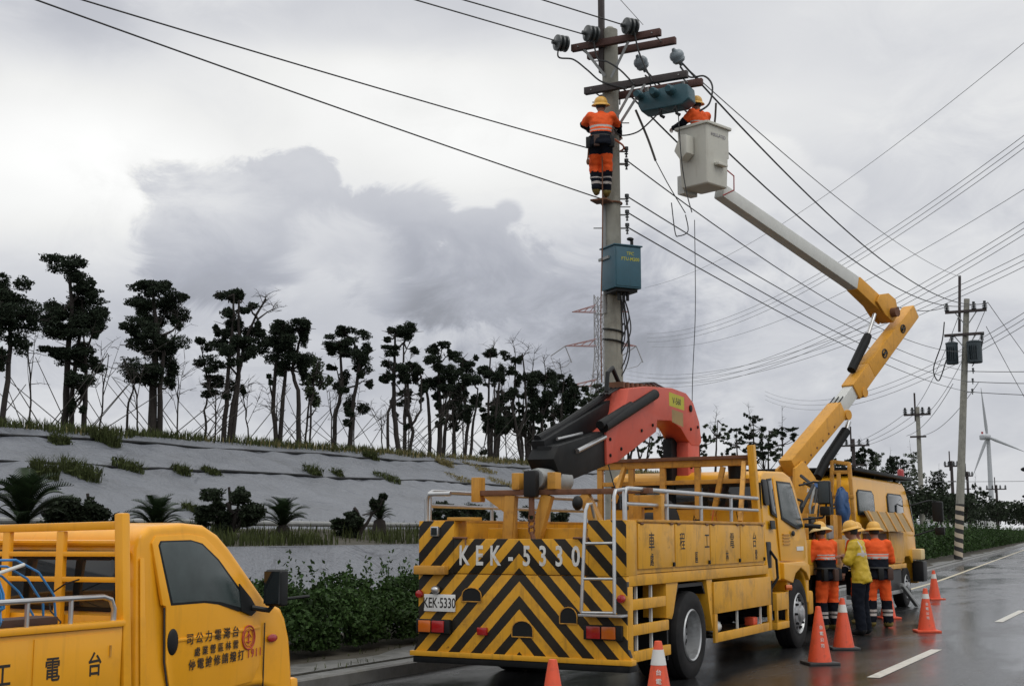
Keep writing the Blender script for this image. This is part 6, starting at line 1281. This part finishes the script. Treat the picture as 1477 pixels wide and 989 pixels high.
for i, (X, Y, zt) in enumerate(FAR):
    g0 = max(.3, uz(-(X - bend(Y)), Y)) - .05; h = max(2.5, zt - g0); tr, cl_ = wild(60 + i, h)
    lab = ('%s pine from the left behind the crane truck, right of the concrete pole' % ORD[i]) if i < 12 else ('%s distant pine from the left, beyond the bucket truck cab' % ORD[i - 12])
    ba = [(0, 0, h * .7, random.Random(i).uniform(-.4, .4), 0, h * 1.12, .02 + h * .002, 12)] if i % 2 == 0 else []
    build_tree('pine_tree', lab, (X, Y, g0), tr, cl_, 60 + i, dens=.9 if Y < 100 else (.3 if Y < 160 else .13), size=.055 if Y < 100 else .12, group='distant pines', bare=ba, leaf=leafp if i % 3 else leaft)
for i, (Y, u, h) in enumerate(((37.8, 23.6, 3.3), (39.8, 23.2, 3.0), (41.8, 23.8, 3.5), (43.4, 23.0, 3.2), (45.2, 23.6, 3.4), (46.3, 22.8, 3.0), (48.0, 23.4, 3.5), (49.6, 22.6, 3.2), (51.2, 23.4, 3.6), (52.6, 22.4, 3.3))):
    tr, cl_ = wild(90 + i, h); cl_ = [(c[0] * 1.3, c[1], c[2] * (.75 + .25 * ((k * 7) % 5) / 4), c[3] * 1.25, c[4] * 1.3) for k, c in enumerate(cl_)]
    build_tree('pine_tree', '%s pine from the left in the second row, filling gaps left of the concrete pole' % ORD[i], (-u + bend(Y), Y, uz(u, Y) - .03), tr, cl_, 90 + i, dens=2.2, size=.036, group='second row pines', bare=[(0, 0, h * .6, .2, 0, h * 1.15, .02, 12)], leaf=leafp)
# dark scrub on the right, behind the hedge
for i, (X, Y, w, h, lab) in enumerate(((-22, 95, 9, 1.5, 'low dark scrub left of the striped pole foot'), (-22, 120, 12, 1.7, 'low dark scrub right of the striped pole foot'), (-21, 150, 14, 2.2, 'farthest dark scrub under the wind turbine'))):
    rg = np.random.default_rng(40 + i); t = thing('scrub', lab, 'bush', (X, Y, uz(20, Y) - .3), 'scrub beyond the far hedge'); P = []
    b = MB()
    for k in range(26):
        c = (rg.uniform(-w, w) * .5, rg.uniform(-w, w), rg.uniform(.3, h * .75)); P.append(clump_pts(rg, c, (1.2, 1.4, .7), 260)); b.tube([(c[0], c[1], -.3), (c[0] + .2, c[1], c[2])], [.06, .02], 5)
    quads('foliage', np.concatenate(P), 0, .16, leafs, t, seed=i, loc=(0, 0, 0)); o = link('stems', b.mesh('stems'), bark, t, (0, 0, 0)); o['kind'] = 'stuff'
# thin bare saplings on the crest
for i, (Y, u, h, x) in enumerate(((18.6, 21.8, 2.8, 0), (20.2, 22.3, 2.6, .3), (21.9, 22, 2.2, 0), (22.6, 21.5, 2.0, .2), (24.7, 22.2, 2.1, 0), (25.4, 21.6, 1.7, 0), (27.2, 22, 1.9, 0), (28.9, 22.4, 1.8, 0), (30.6, 21.7, 2.0, 0), (32.6, 22.3, 2.2, 0), (33.3, 21.7, 1.6, 0), (36.0, 22.4, 2.2, 0), (37.7, 21.6, 2.2, 0), (39.6, 22.2, 2.6, 0), (41.6, 21.8, 3.2, 0), (43.6, 22.4, 3.6, 0), (45.4, 21.8, 3.4, 0), (47.5, 22.2, 3.2, 0))):
    r = random.Random(i + 200); base = (-u + bend(Y), Y, uz(u, Y)); lean = r.uniform(-.25, .25)
    build_tree('bare_sapling', '%s leafless grey sapling from the left among the crest pines' % (ORD + ['thirteenth', 'fourteenth', 'fifteenth', 'sixteenth', 'seventeenth', 'eighteenth'])[i], base, [[(0, 0, 0, .022), (lean * .4, 0, h * .5, .016), (lean, 0, h * .85, .008)]], [], 200 + i, group='bare saplings on the crest',
               bare=[(lean * .3, 0, h * .4, lean + r.uniform(.15, .35), 0, h, .012, 8), (lean * .4, 0, h * .5, lean - r.uniform(.1, .4), .1, h * .95, .012, 8), (lean * .2, 0, h * .3, r.uniform(-.4, .4), 0, h * .7, .01, 5)])
# bamboo props lashed crosswise
stk = MB().tube([(0, 0, 0), (0, 0, .5), (0, 0, 1)], [.012, .011, .008], 6).mesh('bamboo_prop', smooth=True); stk.materials.append(bamboo)
r = random.Random(77)
for i in range(118):
    Y = 17 + 36 * (i / 118) ** 1.1 + r.uniform(-.25, .25); u = r.choice((21.4, 21.9, 22.6, 23.2)) + r.uniform(-.2, .2)
    o = link('bamboo_prop', stk, None, None, (-u + bend(Y), Y, uz(u, Y) - .05)); L_ = r.uniform(1.3, 2.3); a = r.choice((-1, 1)) * r.uniform(.45, .95)
    d = (RT * math.sin(a) + FW * r.uniform(-.35, .35) + Vector((0, 0, math.cos(a)))).normalized(); o.rotation_mode = 'QUATERNION'; o.rotation_quaternion = Vector((0, 0, 1)).rotation_difference(d); o.scale = (1, 1, L_)
    tag(o, 'thin bamboo prop leaning crosswise between the pines on the crest', 'stake', 'bamboo props between the crest pines')
# ------------------------------------------------------------------ cycads and shrubs on the strip
fr = MB(); N = 26
for i in range(N):                       # one frond, base at the origin, arching along +x
    t = i / (N - 1); x = .86 * t; z = .34 * math.sin(t * 2.1) * 1.0 - .12 * t * t; w = .012
    L_ = .2 * math.sin(math.pi * (.12 + .86 * t)) ** .7
    for s_ in (-1, 1):
        p = Vector((x, 0, z)); q = p + Vector((L_ * .55, s_ * L_, L_ * .28)); fr.add([p + Vector((-.012, 0, 0)), p + Vector((.022, 0, 0)), q + Vector((.008, 0, 0)), q], [(0, 1, 2, 3)])
fr.tube([(.86 * t, 0, .34 * math.sin(t * 2.1) - .12 * t * t) for t in lin(0, 1, 10)], [.016, .015, .014, .013, .012, .011, .01, .008, .006, .003], 5)
frm = fr.mesh('frond'); frm.materials.append(leafc)
def cycad(label, u, Y, sc, seed, stem=.25):
    t = thing('cycad', label, 'cycad', pt(u, Y), 'cycads on the planting strip'); r = random.Random(seed)
    link('trunk', MB().lathe([(.1, 0), (.14, .05), (.13, stem * .6), (.11, stem), (.03, stem + .06)], 14).mesh('trunk', smooth=True), bark, t, (0, 0, 0))
    n = 34
    for i in range(n):
        o = link('frond', frm, None, t, (0, 0, stem)); ring = i / n; o.rotation_euler = (r.uniform(-.12, .12), -R(62 - 66 * ring + r.uniform(-8, 8)), i * 2.4 + r.uniform(-.2, .2)); s_ = sc * r.uniform(.82, 1.1); o.scale = (s_, s_, s_)
cycad('big cycad at the left frame edge, broad fronds', 13.3, 12.0, .85, 1, .2)
cycad('wide cycad behind the pickup roof', 13.6, 14.75, .62, 2, .1)
cycad('spreading cycad with a stubby trunk between pickup and crane truck', 13.7, 17.9, .58, 3, .16)
cycad('small cycad with drooping fronds on a short trunk', 13.8, 21.0, .38, 4, .28)
cycad('cycad mostly hidden behind the crane truck tail', 13.6, 24.5, .5, 5, .2)
def shrub(label, u, Y, cl_, seed, stakes=()):
    tr = [[(0, 0, 0, .05), (.05, 0, .3, .045), (-.08, 0, .55, .03)], [(.05, 0, .1, .04), (.25, .05, .45, .02)]]
    cl_ = [(c[0], c[1], c[2] + .03, c[3] * 1.2, c[4] * 1.35) for c in cl_]
    t = build_tree('shrub', label, pt(u, Y), tr, cl_, seed, leaf=leafs, dens=4.5, size=.034, group='staked shrubs on the planting strip', cat='shrub')
    for a, b_ in stakes: MB().tube([wl(t) + RT * a[0] + Vector((0, 0, a[1])), wl(t) + RT * b_[0] + Vector((0, 0, b_[1]))], .022, 6).obj('stake', bark, t)
shrub('staked dark shrub behind the pickup head rack, spreading to the right', 13.5, 13.1, [(-.3, 0, .3, .24, .13), (-.1, .1, .42, .26, .14), (.0, -.1, .25, .26, .14), (.25, 0, .18, .25, .12), (.42, 0, .24, .16, .1), (-.05, .1, .12, .3, .12), (-.35, .1, .2, .18, .12)], 31, [((.25, -.1), (.13, .62)), ((.22, 0), (.42, .42))])
shrub('round staked dark shrub between two cycads', 13.6, 16.45, [(-.3, 0, .35, .22, .12), (0, 0, .52, .28, .14), (.2, 0, .42, .26, .15), (.42, 0, .35, .18, .11), (-.15, 0, .25, .25, .13), (.1, .1, .25, .25, .13), (-.4, 0, .18, .15, .1)], 32, [((.0, .2), (-.06, .8)), ((.05, .2), (.12, .7))])
shrub('shrub blown over to the right beside the small cycad', 13.4, 19.7, [(-.1, 0, .2, .2, .14), (.1, 0, .3, .2, .14), (.22, 0, .45, .13, .1), (.35, 0, .6, .1, .07), (-.3, 0, .15, .2, .12), (.45, 0, .68, .08, .05)], 33)
shrub('dark shrub showing above the chevron corner of the crane truck', 13.7, 23.4, [(-.3, 0, .3, .25, .14), (0, 0, .42, .3, .14), (.3, 0, .4, .28, .13), (.6, 0, .42, .25, .1), (.1, 0, .2, .35, .15)], 34)
shrub('shrub seen through the boom rest legs', 13.7, 27.5, [(-.3, 0, .3, .3, .16), (.1, 0, .4, .35, .16), (.5, 0, .3, .3, .16)], 35)
# ------------------------------------------------------------------ people
from mathutils import noise as mnoise
def limb(b, pts, rs, n=12, steps=5, flat=1.0):
    P = []; Rr = []
    for i in range(len(pts) - 1):
        for k in range(steps):
            t = k / steps; P.append(Vector(pts[i]).lerp(Vector(pts[i + 1]), t)); Rr.append(rs[i] * (1 - t) + rs[i + 1] * t)
    P.append(Vector(pts[-1])); Rr.append(rs[-1]); b.tube(P, Rr, n)
    b.ell(pts[0], (rs[0],) * 3, 12, 8)
    for p, r in zip(pts[1:], rs[1:]): b.ell(p, (r * 1.0,) * 3, 12, 8)
def hand(b, wrist, d, palm_n, curl=.5, L=.18):
    """palm and five fingers; d: direction of the hand, palm_n: towards the palm's inside"""
    d = Vector(d).normalized(); pn = Vector(palm_n); pn = (pn - d * pn.dot(d)).normalized(); s_ = d.cross(pn); w = Vector(wrist)
    M = Matrix((s_, d, pn)).transposed()
    b.ell(w + d * .045, (.04, .055, .018), 12, 8, M)
    for i, (off, ln) in enumerate(((-.03, .07), (-.01, .082), (.011, .077), (.031, .06))):
        p = w + d * .085 + s_ * off; a = curl; q1 = p + (d * math.cos(a) + pn * math.sin(a)) * ln * .5; q2 = q1 + (d * math.cos(a * 2.2) + pn * math.sin(a * 2.2)) * ln * .5
        b.tube([p, q1, q2], [.0095, .009, .007], 6)
    p = w + d * .03 - s_ * .035; q1 = p + (d * .6 - s_ * .7 + pn * .3).normalized() * .035; b.tube([p, q1, q1 + (d * .9 + pn * .4).normalized() * .03], [.011, .01, .008], 6)
def person(label, loc, rz_, J, mats, zone, helmet=True, hz=1.0, hat='dome', voxel=.021, group=None, wr=.012):
    """J: joints in metres, facing +y.  zone(p, arm) -> index into mats"""
    t = thing('person', label, 'person', loc, group, rz_); sc = hz
    b = MB(); ch, pv, nk = Vector(J['chest']), Vector(J['pelvis']), Vector(J['neck'])
    up = (ch - pv)
    # torso: lofted ellipses from hem to shoulders
    prof = [(-.75, .198, .158), (-.55, .2, .155), (-.2, .196, .148), (0, .192, .142), (.28, .185, .135), (.55, .192, .136), (.85, .203, .14), (1.08, .208, .13), (1.24, .17, .105), (1.36, .075, .07)]
    n = 20; base = len(b.v)
    sh = (Vector(J['sh_r']) - Vector(J['sh_l'])).normalized()
    for f, a, c in prof:
        f2 = f if f > 0 else f * .6
        o = pv + up * f2; ax = up.normalized(); sd = (sh - ax * sh.dot(ax)).normalized(); fo = ax.cross(sd)
        for k in range(n):
            q = 2 * math.pi * k / n; b.v.append(tuple(o + sd * a * math.cos(q) + fo * c * math.sin(q)))
    for i in range(len(prof) - 1):
        for k in range(n): b.f.append((base + i * n + k, base + i * n + (k + 1) % n, base + (i + 1) * n + (k + 1) % n, base + (i + 1) * n + k))
    b.f.append(tuple(base + k for k in range(n))[::-1]); b.f.append(tuple(base + (len(prof) - 1) * n + k for k in range(n)))
    hd = Vector(J['head'])
    limb(b, [nk - Vector((0, 0, .06)), nk, hd - Vector((0, 0, .06))], [.07, .058, .058])
    b.ell(hd, (.078, .098, .115), 18, 14); b.ell(hd + Vector((0, .045, -.06)), (.055, .05, .05)); b.ell(hd + Vector((0, .1, -.015)), (.016, .022, .024), 8, 6)
    for s_ in (-1, 1): b.ell(hd + Vector((s_ * .08, -.005, -.01)), (.012, .024, .034), 8, 6)
    for s_ in 'lr':
        limb(b, [J['sh_' + s_], J['el_' + s_], J['ha_' + s_]], [.086, .074, .054])
        limb(b, [J['hip_' + s_], J['kn_' + s_], J['an_' + s_]], [.118, .1, .082])
        a = Vector(J['an_' + s_]); tf = Vector(J.get('toe', (0, 1, 0)))
        b.ell(a + tf * .07 + Vector((0, 0, -.04)), (.056, .14, .05), 14, 10); limb(b, [a + Vector((0, 0, .06)), a - Vector((0, 0, .03))], [.066, .06])
    me0 = bpy.data.meshes.new('body'); me0.from_pydata(b.v, [], b.f); ob = bpy.data.objects.new('body', me0); COL.objects.link(ob)
    rm = ob.modifiers.new('r', 'REMESH'); rm.mode = 'VOXEL'; rm.voxel_size = voxel; sm = ob.modifiers.new('s', 'SMOOTH'); sm.iterations = 3; sm.factor = .5
    me = bpy.data.meshes.new_from_object(ob.evaluated_get(bpy.context.evaluated_depsgraph_get())); bpy.data.objects.remove(ob)
    # folds in the cloth
    nrm = [v.normal.copy() for v in me.vertices]
    for v, nn in zip(me.vertices, nrm):
        if (v.co - hd).length > .2:
            q = v.co; f = mnoise.noise(Vector((q.x * 9, q.y * 9, q.z * 15)) + Vector(loc)) + .5 * mnoise.noise(Vector((q.x * 22, q.y * 22, q.z * 30)) + Vector(loc)); v.co = q + nn * f * wr
    arms = [(Vector(J['sh_' + s_]), Vector(J['el_' + s_]), Vector(J['ha_' + s_])) for s_ in 'lr']
    def segd(p, a, c): d = c - a; u = max(0, min(1, (p - a).dot(d) / d.length_squared)); return (p - a - d * u).length, u
    for m in mats: me.materials.append(m)
    idx = []
    for p in me.polygons:
        c = Vector(p.center); arm = -1
        for A in arms:
            d1, u1 = segd(c, A[0], A[1]); d2, u2 = segd(c, A[1], A[2])
            if d2 < .085: arm = max(arm, 1 + u2)
            elif d1 < .095 and u1 > .25: arm = max(arm, u1)
        head = (c - hd).length < .15 and c.z > nk.z - .01
        idx.append(0 if head else zone(c, arm))
    hb = MB()
    for s_ in 'lr':
        dvec = Vector(J['ha_' + s_]) - Vector(J['el_' + s_]); hand(hb, Vector(J['ha_' + s_]) + dvec.normalized() * .01, dvec, J.get('palm_' + s_, (0, .3, -1)), J.get('curl', .5))
    bm = bmesh.new(); bm.from_mesh(me); k0 = len(bm.faces)
    me.polygons.foreach_set('material_index', idx)
    bm.free(); bm = bmesh.new(); bm.from_mesh(me)
    hm = bpy.data.meshes.new('hands'); hm.from_pydata(hb.v, [], hb.f); n0 = len(bm.faces); bm.from_mesh(hm); bm.faces.ensure_lookup_table()
    for f in bm.faces[n0:]: f.material_index = 0
    bm.to_mesh(me); bm.free(); bpy.data.meshes.remove(hm)
    me.polygons.foreach_set('use_smooth', [True] * len(me.polygons)); me.name = 'body'
    link('body', me, None, t, (0, 0, 0))
    hair = MB().ell(hd + Vector((0, -.015, .012)), (.085, .1, .115), 16, 12); hair.v = [v for v in hair.v]
    hair2 = MB(); keepf = [f for f in hair.f if all(hair.v[i][1] < hd.y + .045 and hair.v[i][2] > hd.z - .06 for i in f)]; hair2.v = hair.v; hair2.f = keepf
    link('hair', hair2.mesh('hair', smooth=True), hairm, t, (0, 0, 0))
    if helmet:
        tilt = Matrix.Rotation(J.get('tilt', -.15), 3, 'X')
        hb2 = MB(); hb2.lathe([(.118, .0), (.12, .03), (.112, .07), (.09, .11), (.055, .135), (.01, .142)], 24); rim_ = MB()
        if hat == 'dome': rim_.lathe([(.113, .012), (.15, -.012), (.163, -.024), (.165, -.016), (.15, .0), (.116, .026)], 28, loop=True)
        else: rim_.lathe([(.1, .02), (.17, -.02), (.205, -.05), (.206, -.044), (.17, -.008), (.1, .035)], 28, loop=True)
        for q in (hb2, rim_): q.v = [tuple(tilt @ Vector(v) + hd + Vector((0, -.005, .035))) for v in q.v]
        h = link('helmet', hb2.mesh('helmet', smooth=True, ang=60), helm, t, (0, 0, 0)); link('helmet_brim', rim_.mesh('helmet_brim', smooth=True, ang=60), helmr if hat != 'dome' else helm, h, (0, 0, 0))
    t.scale = (1.045,) * 3
    return t
def stand(arm_l, arm_r, lean=0., dx=.0, wide=.12, **k):
    J = dict(pelvis=(0, 0, .96), chest=(0, .03 + lean, 1.33), neck=(0, .05 + lean * 1.25, 1.48), head=(0, .09 + lean * 1.6, 1.60), sh_l=(-.185, .02 + lean, 1.39), sh_r=(.185, .02 + lean, 1.39),
             hip_l=(-.09, 0, .92), hip_r=(.09, 0, .92), kn_l=(-wide, .03, .5), kn_r=(wide, .02, .5), an_l=(-wide - .01, -.02, .09), an_r=(wide + .01, -.03, .09),
             el_l=arm_l[0], ha_l=arm_l[1], el_r=arm_r[0], ha_r=arm_r[1]); J.update(k); return J
OM = [skin, orang, navy, strip, bootm]
def zorange(c, arm, s_=1.0):
    z = c.z / s_
    if arm > 0:
        if arm > 1.9: return 2
        if 1.55 < arm < 1.66: return 3
        return 1 if arm < 1.3 else 2
    if z > 1.49: return 1
    if 1.155 < z < 1.18 or 1.21 < z < 1.235: return 3
    if z > 1.14: return 1
    if z > .80: return 2
    if z > .46: return 1
    if .2 < z < .235 or .27 < z < .3: return 3
    if z > .085: return 2
    return 4
def zlineman(c, arm):
    if arm > 0: return 1 if arm < 1.0 else 2
    z = c.z
    if 1.10 < z < 1.13 or 1.17 < z < 1.20: return 3
    if z > 1.08: return 1
    if z > .70: return 2
    if z > .42: return 1
    if .2 < z < .24 or .3 < z < .33: return 3
    if z > .09: return 2
    return 4
YM = [skin, jackey, navy, strip, blkp]
def zyellow(c, arm):
    z = c.z
    if arm > 0: return 1 if arm < 1.92 else 0
    if z > 1.5: return 1
    if c.y < 0 and (1.22 < z < 1.27): return 3
    if c.y < .02 and z > 1.2 and abs(abs(c.x) - .1) < .018: return 3
    if z > .80: return 1
    return 2 if z > .085 else 4
def kit(t, x, y, z, m=blkp):
    link('tool_belt', MB().tube([(.21 * math.cos(a), .16 * math.sin(a), z) for a in lin(0, 6.2832, 25)], .022, 6).mesh('tool_belt', smooth=True), blkp, t, (0, 0, 0))
    for k, a in enumerate((x, x + .9, x + 2.2)):
        c = Vector((.225 * math.cos(a), .175 * math.sin(a), z - .1)); link('tool_pouch', MB().box(c.x - .05, c.x + .05, c.y - .035, c.y + .035, c.z - .1, c.z + .1).mesh('tool_pouch', bevel=.02), m if k != 1 else brown, t, (0, 0, 0))
g_ = 'work crew beside the bucket truck'
PA = person('worker in orange and navy with wide straw coloured hat, beside the crane cab', (-5.74, 22.75, 0.015), R(58), stand(((-.3, .12, 1.12), (-.3, .36, 1.02)), ((.28, .14, 1.12), (.12, .36, 1.1)), lean=.04, tilt=-.25), OM, zorange, hat='brim', group=g_)
person('worker in yellow raincoat and dark trousers with arms folded', (-4.97, 21.88, 0.02), R(88), stand(((-.27, .12, 1.13), (.08, .26, 1.16)), ((.27, .12, 1.13), (-.08, .25, 1.2)), lean=.03, tilt=-.25), YM, zyellow, group=g_)
PB = person('broad worker in orange and navy seen from behind, right of the yellow raincoat', (-5.1, 23.78, 0.018), R(30), stand(((-.28, .1, 1.12), (-.12, .32, 1.08)), ((.28, .1, 1.12), (.1, .32, 1.1)), lean=.03, wide=.13, tilt=-.1), OM, zorange, group=g_)
person('worker in orange mostly hidden behind the yellow raincoat', (-5.55, 24.5, 0.015), R(150), stand(((-.26, .05, 1.1), (-.22, .2, .9)), ((.26, .05, 1.1), (.22, .2, .9)), lean=.02), OM, zorange, group=g_)
J = stand(((-.3, .25, 1.32), (-.2, .5, 1.3)), ((.3, .28, 1.3), (.32, .55, 1.22)), lean=.02, wide=.1, kn_l=(-.12, .16, .52), kn_r=(.1, .1, .52), an_l=(-.09, .1, .12), an_r=(.08, .18, .1), hip_l=(-.09, -.03, .93), hip_r=(.09, -.03, .93), pelvis=(0, -.04, .97), tilt=.15, palm_l=(.6, 0, -1), palm_r=(-.6, 0, -1), curl=.9)
kit(PA, -2.4, 0, 1.0); kit(PB, -1.6, 0, .99)
LM = person('lineman in orange and navy standing high on the concrete pole', (-9.14, 21.0, 7.70), R(23), J, OM, zlineman, hz=1.0, wr=.014)
kit(LM, -2.8, 0, 1.0)
tag(MB().tube([PP + Vector((math.cos(a) * .185, math.sin(a) * .185, 7.66)) for a in lin(0, 6.283, 25)], .018, 6).box(-9.42, -9.1, 21.12, 21.42, 7.63, 7.66).obj('foot_platform', rusty), 'small clamp on footrest under the lineman boots', 'footrest')
tag(cable([(-9.24, 20.82, 8.75), (-9.5, 21.3, 8.72), (-9.4, 21.8, 8.7), (-9.1, 21.8, 8.7), (-8.92, 21.5, 8.7), (-8.98, 20.98, 8.75)], .018, hoseo, None, 'safety_belt'), 'orange safety strap looped from the lineman waist round the pole', 'strap')
tag(MB().tube([(-9.35, 20.95, 8.72), (-9.36, 20.9, 8.35)], .016, 6).ell((-9.36, 20.9, 8.3), (.03, .03, .06)).obj('hand_tool', rusty, smooth=True), 'tool hanging from the left side of the lineman belt', 'tool')
J = stand(((-.3, .2, 1.2), (-.2, .55, 1.22)), ((.3, .2, 1.25), (.25, .55, 1.3)), lean=.03, tilt=.1, curl=.8)
PW = person('worker in orange leaning out of the white bucket towards the switch', (-7.56, 21.95, 7.89), R(62), J, [skin, orang, navy, strip, navy], lambda c, a: (1 if a < .7 else 2) if a > 0 else (3 if 1.2 < c.z < 1.23 else 1 if c.z > 1.15 else 2), hz=1)
PW.scale = (.965,) * 3
